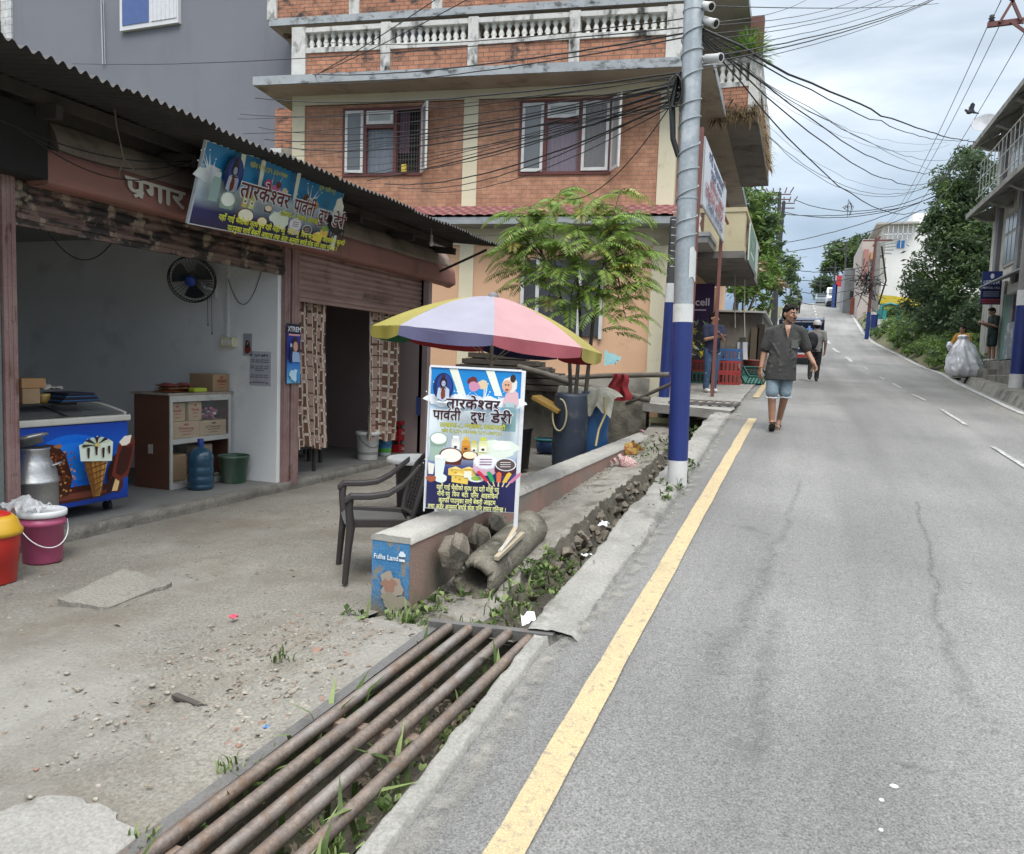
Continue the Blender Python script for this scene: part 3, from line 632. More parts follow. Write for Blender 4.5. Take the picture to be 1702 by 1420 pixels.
shop = thing('dairy_shop', 'low corrugated roofed dairy shop with two open shutter bays', 'shop', (-5.6, 7.5, 0))
S = Vector((-5.6, 7.5, 0))
class LMB(MB):
	"""mesh builder in world coordinates, stored relative to an origin"""
	def __init__(s, o): super().__init__(); s.oo = Vector(o)
	def build(s, *a, **k):
		s.v = [(v[0] - s.oo.x, v[1] - s.oo.y, v[2] - s.oo.z) for v in s.v]; return super().build(*a, **k)
m = LMB(S); m.box(-10.2, -5.66, -1, 12, -.3, .14); m.build('floor', FLOOR, shop)
m = LMB(S); m.grid(lambda i, j: (lerp(-5.66, -5.575, min(1, i * 2)) + .012 * fbm(j * 60, i * 3), -1 + 13 * j, (.14 if i <= .5 else lerp(.14, -.1, i * 2 - 1)) + .008 * nz(j * 70, i)), 8, 260); m.build('curb', RAWC, shop)
m = LMB(S); m.box(-10, -5.64, 7.44, 7.56, .14, 3.0); m.box(-10, -9.9, 1, 7.44, .14, 3.0); m.box(-10, -5.64, 1.0, 1.1, .14, 3.0); m.build('wall', WALLW, shop)
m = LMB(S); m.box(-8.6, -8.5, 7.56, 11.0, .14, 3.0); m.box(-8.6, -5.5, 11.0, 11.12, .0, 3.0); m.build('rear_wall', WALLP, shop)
m = LMB(S); m.box(-10, -5.64, 1.0, 11.12, 3.0, 3.1); m.build('ceiling', mat('grey_ceiling', (.30, .29, .28), None, 1, .9), shop)  # plain grey ceiling colour
for (y0, y1, z1, dx) in [(4.13, 4.235, 2.9, 0), (7.50, 7.60, 2.92, 0), (7.625, 7.765, 2.92, .012), (11.0, 11.1, 2.95, 0)]:
	m = LMB(S); m.box(-5.645, -5.585 + dx, y0, y1, .1, z1); m.box(-5.60 + dx, -5.578 + dx, y0 + .03, y0 + .045, .12, z1); m.box(-5.60 + dx, -5.578 + dx, y1 - .04, y1 - .025, .12, z1); m.build('post', POST, shop, bevel=.004)
m = LMB(S); m.box(-5.66, -5.61, 2.4, 4.12, .14, 2.9)
for k in range(9): m.box(-5.61, -5.60, 2.5 + k * .18, 2.53 + k * .18, .14, 2.9)
m.build('closed_shutter', mat('grey_green_panel', (.20, .23, .22), (.15, .17, .165), 5, .5, .2, stain=((.10, .07, .05), 9, .6, .7)), shop)
def shutter(y0, y1, z0, z1, mt, nm):
	m = LMB(S); n = int((z1 - z0) / .012)
	def f(i, j):
		z = lerp(z0, z1, j); ph = (z - z0) / .075; fr = ph - math.floor(ph)
		return (-5.635 + .022 * abs(math.sin(math.pi * fr)) ** .6 + .008 * nz(i * 9, z * 3), lerp(y0, y1, i), z + .008 * nz(i * 4, 3))
	m.grid(f, 60, n * 2); m.box(-5.65, -5.595, y0, y1, z0 - .05, z0 - .001); m.box(-5.61, -5.60 + .02, y0, y1, z0 + .0, z0 + .035); return m.build(nm, mt, shop)
shutter(4.24, 7.49, 2.60, 2.90, SHUT, 'shutter'); shutter(7.77, 10.99, 2.33, 2.95, SHUT2, 'shutter')
# fascia: sagging plaster hood with a lower maroon band and a dusty upper slope
def fasc(pr, y0, y1, mt, nm, n=60):
	m = LMB(S); k = len(pr) - 1
	def f(i, j):
		q = min(k - 1, int(i * k)); t_ = i * k - q; y = lerp(y0, y1, j); e = 0
		rnd = min(1, (y1 - y) / .10); rnd = math.sqrt(max(0, 1 - (1 - rnd) ** 2)); x = lerp(pr[q][0], pr[q + 1][0], t_); return (lerp(-5.6, x, .25 + .75 * rnd) + .006 * nz(y * 2, i * 3), y, lerp(pr[q][1], pr[q + 1][1], t_) + .012 * nz(y * 1.3, 2) - .02 * (1 - rnd))
	m.grid(f, k * 4, n); P0 = [(x, y0, z) for x, z in pr]; m.add(P0, [tuple(range(len(P0)))]); m.build(nm, mt, shop)
fasc([(-5.64, 2.87), (-5.44, 2.865), (-5.40, 2.885), (-5.40, 2.93), (-5.42, 3.10), (-5.44, 3.14), (-5.46, 3.15), (-5.64, 3.155)], 4.36, 11.9, FASC, 'fascia_band')
fasc([(-5.64, 3.14), (-5.46, 3.145), (-5.455, 3.18), (-5.50, 3.30), (-5.56, 3.38), (-5.64, 3.42)], 4.5, 11.86, FASC2, 'fascia_slope')
m = LMB(S); m.box(-5.9, -5.64, 1.1, 11.9, 2.93, 3.62); m.build('lintel', mat('dark_lintel', (.10, .085, .075), (.07, .06, .055), 2, .9), shop)
m = LMB(S); m.box(-5.63, -5.40, 3.2, 4.36, 2.9, 3.4); m.build('roof_shade_box', mat('painted_roof_shade', (.018, .016, .015), None, 2, .9), shop)  # added block, its near-black colour stands for the shade under the roof
# corrugated roof
def roofz(x): return 3.435 + (-4.5 - x) * .11
m = LMB(S)
def rf(i, j):
	y = lerp(1.0, 11.42, i); x = lerp(-4.47, -10.6, j) + (.05 * fbm(math.floor(y / .85) * 3.3, 1) if j == 0 else 0); return (x, y, roofz(x) + .017 * math.cos(2 * math.pi * y / .083) + .02 * nz(y * .9, x * .5) + .012 * (math.floor(y / .85) % 2))
m.grid(rf, 1250, 5); m.build('roof_sheet', ROOFM, shop)
for x in (-5.3, -7.5, -9.4):
	m = LMB(S); h_ = .055 if x > -5 else .085; m.box(x - .03, x + .03, 1, 11.36, roofz(x) - .02 - h_, roofz(x) - .02); m.build('purlin', WOODD, shop)
for y in [1.5 + 1.4 * k for k in range(8)]:
	m = LMB(S); m.bar((-5.2, y, roofz(-5.2) - .155), (-9.8, y, roofz(-9.8) - .155), .06, .10); m.build('rafter', WOODD, shop)
m = LMB(S); m.bar((-5.5, 11.2, 3.0), (-4.62, 11.2, 3.36), .03, .03); m.build('brace', WOODD, shop)
p = Print((-5.388, 0, 0), (0, 1, 0), (0, 0, 1)); ya, yb = AX(207, 340, -5.4).y, AX(305, 365, -5.4).y; p.text('प%गार', ya, 2.945, .235, 'c9c2b6', .03, align='L', width=yb - ya); p.text('िप', yb + .12, 2.93, .21, 'a39a8e', .02, align='L')
o = p.build('painted_lettering', shop, .8); o.location = -S
p = Print((-5.592, 0, 0), (0, 1, 0), (0, 0, 1), .002); p.text('सादर नमस्कार', 9.6, 2.44, .13, '8d7268', .02); p.text('शटर', 8.7, 2.82, .09, '7c645a', .01); o = p.build('painted_lettering', shop, .8); o.location = -S
# signboard leaning out under the eave
TL, TRr, BR_, BL = AX(350, 235, -4.90), AX(580, 322, -4.90), AX(545, 417, -5.13), AX(312, 372, -5.13)
sg = thing('shop_signboard', 'printed blue dairy banner with dark red lettering hung under the roof edge', 'sign', BL)
ux = (BR_ - BL); W_ = ux.length; ux.normalize(); uy = (TL - BL); uy -= ux * uy.dot(ux); H_ = uy.length; uy.normalize(); W_ = (W_ + (TRr - TL).length) / 2
m = MB(); nn = ux.cross(uy); P4 = [Vector(), ux * W_, ux * W_ + uy * H_, uy * H_]; m.add([v - nn * .03 for v in P4] + P4, [(3, 2, 1, 0), (4, 5, 6, 7), (0, 1, 5, 4), (1, 2, 6, 5), (2, 3, 7, 6), (3, 0, 4, 7)]); m.build('panel', flat('d9dfe6', .4), sg)
RS = random.Random(5)
def splash(p, x, y, s, c='f2f6fa'):
	p.ell(x, y, s, s * .5, c, 22, .18)
	for k in range(7):
		a = RS.uniform(.3, 2.8); L = s * RS.uniform(.7, 1.5); dx, dy = math.cos(a) * L, math.sin(a) * L
		p.poly([(x - s * .1, y), (x + dx, y + dy), (x + s * .1, y)], c); p.ell(x + dx * 1.05, y + dy * 1.05, s * .05, s * .05, c, 8)
def deity(p, x, y, rx, ry):
	p.ell(x, y, rx, ry, '17245c', 26); p.ell(x + rx * .1, y + ry * .1, rx * .75, ry * .8, '26408c', 22)
	p.poly([(x - rx * .62, y - ry * .78), (x - rx * .5, y - ry * .1), (x - rx * .2, y + ry * .05), (x + rx * .25, y + ry * .05), (x + rx * .6, y - ry * .15), (x + rx * .62, y - ry * .78), (x, y - ry)], 'b9c4d8'); p.ell(x, y - ry * .45, rx * .22, ry * .42, '7a3c22', 12, .1)
	p.ell(x, y + ry * .34, rx * .36, ry * .38, '2b1a14', 14, .1); p.ell(x + rx * .02, y + ry * .25, rx * .2, ry * .21, 'a9b3cf', 14); p.ell(x, y + ry * .74, rx * .16, ry * .14, '3a2014', 10)
	p.ell(x - rx * .07, y + ry * .27, rx * .035, ry * .025, '1a1a22', 6); p.ell(x + rx * .1, y + ry * .27, rx * .035, ry * .025, '1a1a22', 6); p.poly([(x - rx * .06, y + ry * .13), (x + rx * .1, y + ry * .13), (x + rx * .02, y + ry * .1)], '8b3038')
	p.poly([(x - rx * .3, y), (x + rx * .33, y - ry * .02), (x + rx * .28, y - ry * .1), (x - rx * .26, y - ry * .1)], '5a2f1c')
def bottle(p, x, y, w, h, c, cap, lab=None):
	p.rect(x - w / 2, y, x + w / 2, y + h * .72, c); p.poly([(x - w / 2, y + h * .72), (x + w / 2, y + h * .72), (x + w * .3, y + h * .85), (x - w * .3, y + h * .85)], c); p.rect(x - w * .33, y + h * .83, x + w * .33, y + h, cap)
	if lab: p.rect(x - w * .4, y + h * .2, x + w * .4, y + h * .52, lab); p.ell(x, y + h * .34, w * .2, h * .07, '38362e', 8)
def bowl(p, x, y, rx, ry, rim, fill):
	p.poly([(x - rx, y), (x - rx * .8, y - ry * 1.1), (x + rx * .8, y - ry * 1.1), (x + rx, y)], rim); p.ell(x, y, rx, ry, rim); p.ell(x, y + ry * .05, rx * .86, ry * .82, fill)
def tub(p, x, y, r, side, top, ink):
	p.rect(x - r, y - r * .55, x + r, y, side); p.ell(x, y - r * .55, r, r * .55, side); p.ell(x, y, r, r * .62, 'dfe3ea'); p.ell(x, y, r * .88, r * .52, top)
	for k in range(3): p.poly([(x - r * .5, y + r * (.22 - .2 * k)), (x + r * .5, y + r * (.26 - .2 * k)), (x + r * .45, y + r * (.20 - .2 * k)), (x - r * .5, y + r * (.15 - .2 * k))], ink)
def scoop(p, x, y, r, c, cone=None):
	if cone: p.poly([(x - r * .8, y), (x + r * .8, y), (x + r * .1, y - r * 2.4), (x - r * .1, y - r * 2.4)], cone)
	p.ell(x, y + r * .3, r, r * .9, c, 16, .08)
def cheese(p, x, y, s): p.poly([(x, y), (x + s, y - s * .1), (x + s * 1.05, y + s * .4), (x + s * .5, y + s * .62), (x, y + s * .45)], 'e6c55c'); p.ell(x + s * .5, y + s * .2, s * .09, s * .07, 'c49a32', 8); p.ell(x + s * .25, y + s * .32, s * .06, s * .05, 'c49a32', 8); p.poly([(x, y + s * .45), (x + s * 1.05, y + s * .4), (x + s * .5, y + s * .62)], 'f0d886')
p = Print(nn * .001, ux, uy); w_, h_ = W_, H_
p.grad(.012, .01, w_ - .012, h_ - .01, [(0, '2a2447'), (.2, '3a3a72'), (.34, 'b9c9dc'), (.5, 'dce8ef'), (.58, 'cfe2f0'), (.62, '3c9ad0'), (1, '1f7fbe')])
for x, yb in ((.12, .62), (.95, .6), (1.55, .58)): splash(p, x * w_ / 2.2, yb * h_, .16)
for x in (.42, .70, 1.25): p.poly([(x, h_ * .6), (x + .05, h_ * .6), (x + .03, h_ - .012), (x - .03, h_ - .012)], 'e6ebdc')
deity(p, .35 * w_ / 2.2, .70 * h_, .12, .17)
p.text('फोन नं. ९८४५ ४३०२७७', .78, .86 * h_, .07, 'd5d24a', .01, width=.55); p.text('दुध दही घ^यु', 1.75, .86 * h_, .06, 'c9d04a', .01, width=.3)
scoop(p, .80, .70 * h_, .05, 'c8407a', 'c9955a'); scoop(p, .93, .66 * h_, .055, 'd8679c'); scoop(p, .95, .73 * h_, .04, '6a2c2a'); scoop(p, 1.06, .65 * h_, .05, 'dfc8a4'); scoop(p, 1.42, .66 * h_, .05, '5c3524'); scoop(p, 1.52, .62 * h_, .035, 'cf5a3e', 'd99'.ljust(6, '9')); scoop(p, 1.60, .60 * h_, .045, 'e0a03c'); bottle(p, 1.72, .52 * h_, .09, .2, 'dfe6ea', 'eef')if 0 else None
bottle(p, .12, .34 * h_, .11, .26, '8fa8a6', 'c6d2d2'); bowl(p, .30, .40 * h_, .10, .075, '8ea698', 'e9eee6')
bottle(p, .52, .36 * h_, .07, .16, 'd6b455', 'd9c13f', 'f0ead2'); bottle(p, .61, .36 * h_, .07, .15, 'cfd27a', 'd2d04c', 'f0ead2'); bowl(p, .56, .26 * h_, .12, .07, '6a3420', 'efe9d2'); bowl(p, .80, .23 * h_, .08, .05, '6a3420', 'efe0b8'); bowl(p, .84, .42 * h_, .06, .035, '4a2318', 'e9d9c0')
p.ell(1.05, .32 * h_, .15, .09, 'dfe7d8', 18, .15); tub(p, 1.30, .30 * h_, .10, 'c9a7c4', 'e4e0ea', '6a3a5c'); tub(p, 1.50, .26 * h_, .085, '3a2030', '4c3a3a', 'c8b8c0'); cheese(p, 1.62, .14 * h_, .16); cheese(p, 1.72, .22 * h_, .14)
p.ell(1.78, .34 * h_, .06, .03, '7ba03c', 12, .1); p.ell(1.93, .66 * h_, .09, .12, 'e4e6d8', 16, .12)
# dark cow
p.ell(1.98, .40 * h_, .17, .075, '1c1a1f', 16, .05); p.ell(1.80, .50 * h_, .07, .05, '1c1a1f', 12); p.poly([(1.83, .47 * h_), (1.93, .46 * h_), (1.90, .36 * h_), (1.84, .38 * h_)], '1c1a1f')
for lx in (1.86, 1.92, 2.06, 2.12): p.rect(lx, .12 * h_, lx + .025, .38 * h_, '1f1c22')
p.poly([(1.78, .53 * h_), (1.76, .62 * h_), (1.81, .55 * h_)], '2a2428'); bottle(p, 1.99, .06 * h_, .07, .16, 'c9d6cf', 'c9d6cf')
p.text('तारकेश^वर', .34, .49 * h_, .2, '5a1420', .022, width=.72, align='L', outline='eef1f3'); p.text('पाव~ती', 1.12, .47 * h_, .2, '5a1420', .022, width=.36, align='L', outline='eef1f3'); p.text('दुध', 1.54, .43 * h_, .19, '5a1420', .022, width=.2, align='L', outline='eef1f3'); p.text('डेरी', 1.79, .41 * h_, .19, '5a1420', .022, width=.26, align='L', outline='eef1f3')
p.text('ताखपा-८,  म^याङल, काठमाडौं', 1.22, .385 * h_, .07, 'cdd052', .014, width=.62, outline='23304a')
p.text('यहाँ गाई भैंसीको शुद^ध दुध दही मोही घ^यु  नौनी घ^यु  िचज बटर पिनर आइसिक%म कुल^फी', w_ / 2, .165 * h_, .075, 'd9dc3e', .016, width=w_ * .92)
p.text('पाउनुका साथै बेकरी आइटम तथा अड~र अनुसार बथ~डे केक पिन तयार गिरन^छ ।', w_ / 2, .06 * h_, .075, 'd9dc3e', .016, width=w_ * .80)
p.build('print', sg)
# ---------------------------------------------------------------- inside the left bay
WHP = mat('white_enamel', (.62, .60, .54), (.55, .53, .47), 4, .4, fine=.05); GLS = mat('freezer_glass', (.16, .17, .17), (.13, .14, .14), 1, .12, fine=0, spec=.7, alpha=.82)
fz = thing('ice_cream_freezer', 'blue chest freezer printed with ice creams under sliding glass', 'freezer', (-6.2, 4.8, .14)); FO = Vector(fz.location)
m = LMB(FO); m.box(-6.5, -5.85, 4.0, 5.51, .25, .975); m.build('body', mat('freezer_blue', (.02, .075, .36), (.022, .085, .40), 1, .35, fine=.02), fz, bevel=.012)
m = LMB(FO); m.box(-6.52, -5.83, 3.98, 5.53, .978, 1.035); m.build('rim', WHP, fz, bevel=.012)
m = LMB(FO)
m.grid(lambda i, j: (lerp(-5.87, -6.48, i), lerp(4.02, 5.49, j), 1.04 + .085 * math.sin(math.pi * min(1, i * .62 + .02))), 14, 2); m.build('glass_lid', GLS, fz)
m = LMB(FO); m.grid(lambda i, j: (lerp(-5.86, -6.49, i), lerp(4.86, 4.885, j), 1.048 + .085 * math.sin(math.pi * min(1, i * .62 + .02))), 14, 2); m.build('lid_seal', flat('1d1d1f'), fz)
for y in (4.005, 5.49):
	m = LMB(FO); m.tube([(lerp(-5.86, -6.49, i / 10), y, 1.043 + .086 * math.sin(math.pi * min(1, i / 10 * .62 + .02))) for i in range(11)], .014, 6); m.build('lid_frame', WHP, fz)
for y in (4.15, 5.36):
	for x in (-5.95, -6.4):
		m = LMB(FO); m.tube([(x, y - .02, .19), (x, y + .02, .19)], .042, 14); m.box(x - .02, x + .02, y - .028, y + .028, .2, .25); m.build('caster', flat('26262a', .5), fz)
p = Print((-5.849, 3.98, .25), (0, 1, 0), (0, 0, 1)); p.k = 1
def g2(y): return y
p.grad(.03, .01, 1.52, .715, [(0, '123a9c'), (.35, '1556c4'), (.6, '1a6fe0'), (1, '123fa6')]); p.ell(.93, .40, .40, .24, '1b74e4', 26); p.ell(.95, .40, .3, .17, '2b86ee', 26)
p.ell(1.02, .115, .42, .065, '4f2419', 30, .04); p.ell(1.38, .17, .085, .10, '5a2a1e', 20, .06); p.ell(1.35, .30, .05, .13, '4f2419', 18, .05, -.35); p.ell(1.45, .46, .022, .07, '5a2a1e', 12, .05, -.5); p.ell(.98, .10, .34, .028, '7d4030', 24, .05); p.ell(1.36, .19, .05, .055, '7a3d2c', 16, .08); p.ell(.68, .16, .07, .05, '5a2a1e', 14, .1)
p.poly([(.58, .18), (.72, .10), (.88, .12), (.92, .26), (.86, .46), (.78, .56), (.66, .58), (.57, .52), (.56, .48), (.63, .44)], '4a2413')
for k in range(90):
	x, y = random.uniform(.62, .89), random.uniform(.14, .54)
	if abs(x - .74 - (.33 - y) * .1) < .13: p.ell(x, y, .012, .011, random.choice(('8a4a24', 'b06f3a', '6b3418', 'c48a50')), 6, .2)
p.poly([(.575, .50), (.63, .46), (.64, .34), (.62, .24), (.585, .27), (.56, .34), (.60, .38)], 'ead9a8'); p.ell(.70, .565, .04, .018, 'a06a44', 10, .1)
p.poly([(1.035, .09), (1.10, .09), (1.19, .40), (.94, .42)], 'a8763a'); p.poly([(1.035, .09), (1.06, .09), (1.02, .41), (.94, .42)], '7e5226'); p.poly([(1.09, .09), (1.10, .09), (1.19, .40), (1.14, .405)], 'c79a5c')
for k in range(5): p.poly([(.95 + .05 * k, .40), (.957 + .05 * k, .40), (1.06 + .012 * k, .10), (1.055 + .012 * k, .10)], '6a431c'); p.poly([(.945 + .022 * k, .34 - .05 * k), (.947 + .022 * k, .33 - .05 * k), (1.175 - .014 * k, .37 - .05 * k), (1.175 - .014 * k, .38 - .05 * k)], '6a431c')
p.poly([(.90, .42), (1.22, .39), (1.235, .56), (1.17, .60), (1.12, .57), (1.07, .63), (1.02, .58), (.97, .61), (.93, .57), (.885, .56)], 'dfe9d9')
for k in range(8):
	a = .4 * k; p.poly([(1.06, .55), (1.06 + .15 * math.cos(a + .2), .55 + .07 * math.sin(a + .2)), (1.06 + .15 * math.cos(a + .5), .55 + .07 * math.sin(a + .5))], '3a2218' if k % 2 else 'c9d8b8')
for x, y0, y1 in ((.97, .44, .53), (1.05, .46, .54), (1.12, .43, .52), (1.18, .46, .53)): p.poly([(x - .014, y1), (x + .014, y1), (x + .008, y0), (x - .008, y0)], '40241a')
p.ell(1.06, .55, .03, .016, 'd9c07a', 10)
p.poly([(1.20, .12), (1.26, .115), (1.30, .24), (1.25, .25)], 'd9b883'); p.poly([(1.14, .12), (1.19, .11), (1.27, .30), (1.23, .3)], '2a1410')
p.poly([(1.20, .26), (1.28, .20), (1.38, .24), (1.43, .40), (1.46, .55), (1.42, .61), (1.34, .60), (1.27, .53)], '6a2a20'); p.poly([(1.24, .28), (1.30, .24), (1.37, .29), (1.42, .44), (1.43, .53), (1.38, .50), (1.33, .52), (1.28, .44)], '3a1712'); p.poly([(1.34, .605), (1.42, .61), (1.40, .54), (1.36, .52), (1.31, .52), (1.28, .555)], 'efe6d6')
o = p.build('print', fz); o.location = -FO
# goods on the freezer
def item_box(name, px, z, sx, sy, sz, mt, lab, cat, x=None, rz=0, prints=None, bevel=.004, group=None):
	c = AX(px[0], px[1], x); t = thing(name, lab, cat, (c.x, c.y, z), rz, group); m = MB(); m.box(-sx / 2, sx / 2, -sy / 2, sy / 2, 0, sz); m.build('box', mt, t, bevel=bevel)
	if prints: prints(t, sx, sy, sz)
	return t
CARD = mat('brown_cardboard', (.34, .23, .135), (.29, .19, .11), 4, .85, fine=.1); CARD2 = mat('pale_cardboard', (.42, .31, .18), (.36, .26, .155), 4, .85, fine=.1)
t = thing('goods_tray', 'black tray lying across the freezer glass', 'tray', (-6.2, 4.78, 1.135)); m = MB(); m.box(-.25, .22, -.5, .30, 0, .02); m.box(-.25, -.24, -.5, .3, .02, .04); m.build('tray_board', flat('1b1b1d', .4), t, bevel=.004)
m = MB()
for k in range(7): m.box(-.18 + .01 * nz(k, 1), .12, -.16 + .012 * k, .24 - .01 * k, .005 + k * .012, .014 + k * .012, mi=k % 3)
o = m.build('magazine_pile', [flat('23233a'), flat('2d5a86'), flat('15151c')], label='flat pile of dark and blue packets at the end of the freezer tray', cat='packets'); o.location = (-6.02, AX(112, 650, -6.02).y, 1.157)
for k, (dy, lab) in enumerate([(-.08, 'left gold tin between the cardboard tray and the flat packets'), (.07, 'right gold tin nearest to the flat packets')]):
	tp_ = AX(70 if k == 0 else 97, 640, -6.12); t = thing('gold_tin', lab, 'tin', (tp_.x, tp_.y, 1.157), 0, 'gold tins on the freezer'); m = MB(); m.lathe([(0, 0), (.058, 0), (.06, .005), (.06, .055), (.056, .06)], n=20); m.build('can', flat('8a6a2c', .3), t)
	m = MB(); m.lathe([(.061, .056), (.062, .075), (.055, .078), (0, .078)], n=20); m.build('lid', flat('b39a52', .3), t)
m = MB(); m.grid(lambda i, j: (lerp(-.1, .1, i), lerp(-.12, .12, j), .03 + .03 * fbm(i * 5, j * 5) + .03 * math.sin(math.pi * i) * math.sin(math.pi * j)), 14, 14); o = m.build('plastic_bag', flat('b9b4ad', .25), label='crinkled clear plastic bag on top of the gold tins', cat='plastic bag'); o.location = AX(70, 622, -6.12); o.location.z = 1.25
item_box('cardboard_tray', (38, 648), 1.157, .2, .16, .13, CARD, 'small brown carton beside the left post on the freezer', 'carton', -6.1)
item_box('straw_basket', (42, 622), 1.29, .2, .22, .08, flat('a9825c', .8), 'flat straw coloured box topping the goods on the freezer', 'box', -6.1)
# cabinet
WV = mat('brown_laminate', (.135, .055, .033), (.105, .045, .028), 3, .5, fine=.12, stain=((.20, .12, .09), 9, .66, .74)); CWH = mat('dirty_white_board', (.50, .49, .46), (.42, .41, .38), 6, .6, fine=.1, stain=((.25, .23, .2), 6, .6, .75))
cb = thing('display_cabinet', 'brown sided white framed shop cabinet full of cartons', 'cabinet', (-6.27, 6.45, .14)); CO = Vector(cb.location)
m = LMB(CO); m.box(-6.76, -6.275, 6.45, 6.475, .14, 1.16); m.build('side_panel', WV, cb); m = LMB(CO); m.box(-6.76, -6.275, 7.375, 7.40, .14, 1.16); m.build('side_panel', WV, cb)
m = LMB(CO); m.box(-6.76, -6.745, 6.476, 7.374, .14, 1.16); m.build('back_panel', CWH, cb)
m = LMB(CO); m.box(-6.79, -6.25, 6.42, 7.43, 1.162, 1.185); m.build('top', mat('worn_top', (.34, .30, .25), (.25, .2, .16), 5, .6, fine=.1), cb, bevel=.003)
for z, h in ((.17, .03), (.63, .055)):
	m = LMB(CO); m.box(-6.744, -6.262, 6.477, 7.373, z, z + h); m.build('shelf', CWH, cb)
m = LMB(CO); m.box(-6.274, -6.258, 6.45, 6.485, .14, 1.16); m.box(-6.274, -6.258, 7.36, 7.40, .14, 1.16); m.box(-6.274, -6.256, 6.486, 7.359, 1.09, 1.159); m.box(-6.274, -6.256, 6.486, 7.359, .142, .169); m.build('face_frame', CWH, cb)
m = LMB(CO); m.quad((-6.268, 6.486, .69), (-6.268, 7.358, .69), (-6.268, 7.358, 1.088), (-6.268, 6.486, 1.088)); m.build('glass_front', mat('clear_glass', (.8, .85, .85), None, 1, .05, fine=0, alpha=.10), cb)
m = LMB(CO); m.box(-6.56, -6.50, 6.443, 6.449, .52, .62); m.build('switch_plate', flat('b5b2a6'), cb)
def carton(lab, x, y0, y1, z, h, mt, txt='', col='a3403a', d=.3, group=None):
	t = thing('carton', lab, 'carton', (x, (y0 + y1) / 2, z), 0, group); m = MB(); w = (y1 - y0); m.box(-d, 0, -w / 2, w / 2, 0, h); m.build('box', mt, t, bevel=.003)
	m = MB(); m.box(-d * .55, -d * .45, -w / 2 - .0005, w / 2 + .0005, h - .001, h + .0008); m.build('tape', flat('b08d5a', .3), t)
	p = Print((.0008, -w / 2, 0), (0, 1, 0), (0, 0, 1), .0008)
	if txt: p.text(txt, w * .5, h * .52, h * .22, col, .02, width=w * .55); p.rect(w * .28, h * .38, w * .72, h * .42, col); p.rect(w * .35, h * .2, w * .65, h * .24, col); p.ell(w * .5, h * .82, w * .1, h * .06, col, 10)
	p.build('printing', t, .8); return t
carton('tall carton on the upper shelf of the cabinet beside its brown side', -6.33, 6.50, 6.74, .87, .20, CARD2, 'Noodle'); carton('tall carton in the middle of the cabinet upper shelf', -6.31, 6.77, 6.97, .87, .21, CARD2, 'Masala')
carton('long carton with red print under the tall ones in the cabinet', -6.29, 6.50, 6.92, .687, .18, CARD2, 'Thong'); carton('long carton with slanted dark print in the cabinet', -6.29, 6.925, 7.35, .687, .17, CARD2, 'Classy', '4a3a34')
m = MB()
for k in range(40): m.ell((random.uniform(-.1, .1), random.uniform(-.15, .15), random.uniform(.02, .13)), (.03, .035, .02), 8, 5, mi=k % 3, wob=.3)
o = m.build('sweets_packet', [flat('a5546f', .3), flat('c9b7c0', .3), flat('7c3a58', .3)], label='bag of pink wrapped sweets at the right end of the cabinet shelf', cat='packet'); o.location = (-6.42, 7.15, .86)
def vcard(x, y, z0, z1, w, rz, c):
	m = MB(); m.box(-.1, .1, -w / 2, w / 2, 0, z1 - z0); o = m.build('paper_sack', c, label=None, bevel=.02); o.location = (x, y, z0); o.rotation_euler = (0, 0, rz); return o
tag(vcard(-6.42, 7.05, .2, .58, .26, .2, mat('kraft_sack', (.36, .29, .21), (.28, .22, .16), 8, .85)), 'brown paper sack on the bottom shelf of the cabinet', 'sack')
tag(vcard(-6.45, 6.68, .2, .50, .22, -.1, CARD), 'dark carton on the bottom shelf behind the water jug', 'carton')
m = MB()
for k in range(6): m.ell((random.uniform(-.05, .05), -.12 + .05 * k, .02), (.05, .04, .02), 8, 5, wob=.3, mi=k % 2)
o = m.build('packets', [flat('8a3a34', .3), flat('b0a9a2', .3)], label='small red and white packets at the foot of the cabinet', cat='packets'); o.location = (-6.36, 7.1, .20)
SN = [flat('9a5a3c', .3), flat('b98a62', .3), flat('8a3f38', .3)]
def snack(lab, y, z, k, x=-6.45):
	m = MB(); m.grid(lambda i, j: ((i - .5) * .24, (j - .5) * .19, .03 * math.sin(math.pi * i) * math.sin(math.pi * j) + .012 * fbm(i * 6 + k, j * 6)), 12, 10); m.grid(lambda i, j: ((i - .5) * .24, (j - .5) * .19, -.006 + .002 * i), 2, 2, flip=True)
	o = m.build('snack_packet', SN[k % 3], label=lab, cat='snack packet', group='snack packets on the cabinet'); o.location = (x, y, z); o.rotation_euler = (0, 0, .3 * math.sin(k * 2.2)); return o
LB = ['lowest brown snack packet in the left pile on the cabinet', 'second brown snack packet in the left pile on the cabinet', 'topmost snack packet of the left pile on the cabinet', 'lowest snack packet of the right pile, under the red ones', 'reddish snack packet midway up the right pile on the cabinet', 'topmost red packet of the right pile beside the carton']
for k in range(6): snack(LB[k], 6.60 + (.22 if k > 2 else 0) + .02 * (k % 2), 1.195 + .032 * (k % 3), k)
m = MB(); m.box(-.05, .05, -.1, .1, 0, .05); o = m.build('noodle_packet', flat('a9b83c', .3), label='yellow green noodle packet at the front of the cabinet top', cat='packet', bevel=.018); o.location = (-6.30, 6.90, 1.187)
t = carton('open topped brown carton on top of the cabinet', -6.30, 7.14, 7.41, 1.187, .20, CARD, 'वाईवाई', 'a04a3c', .34)
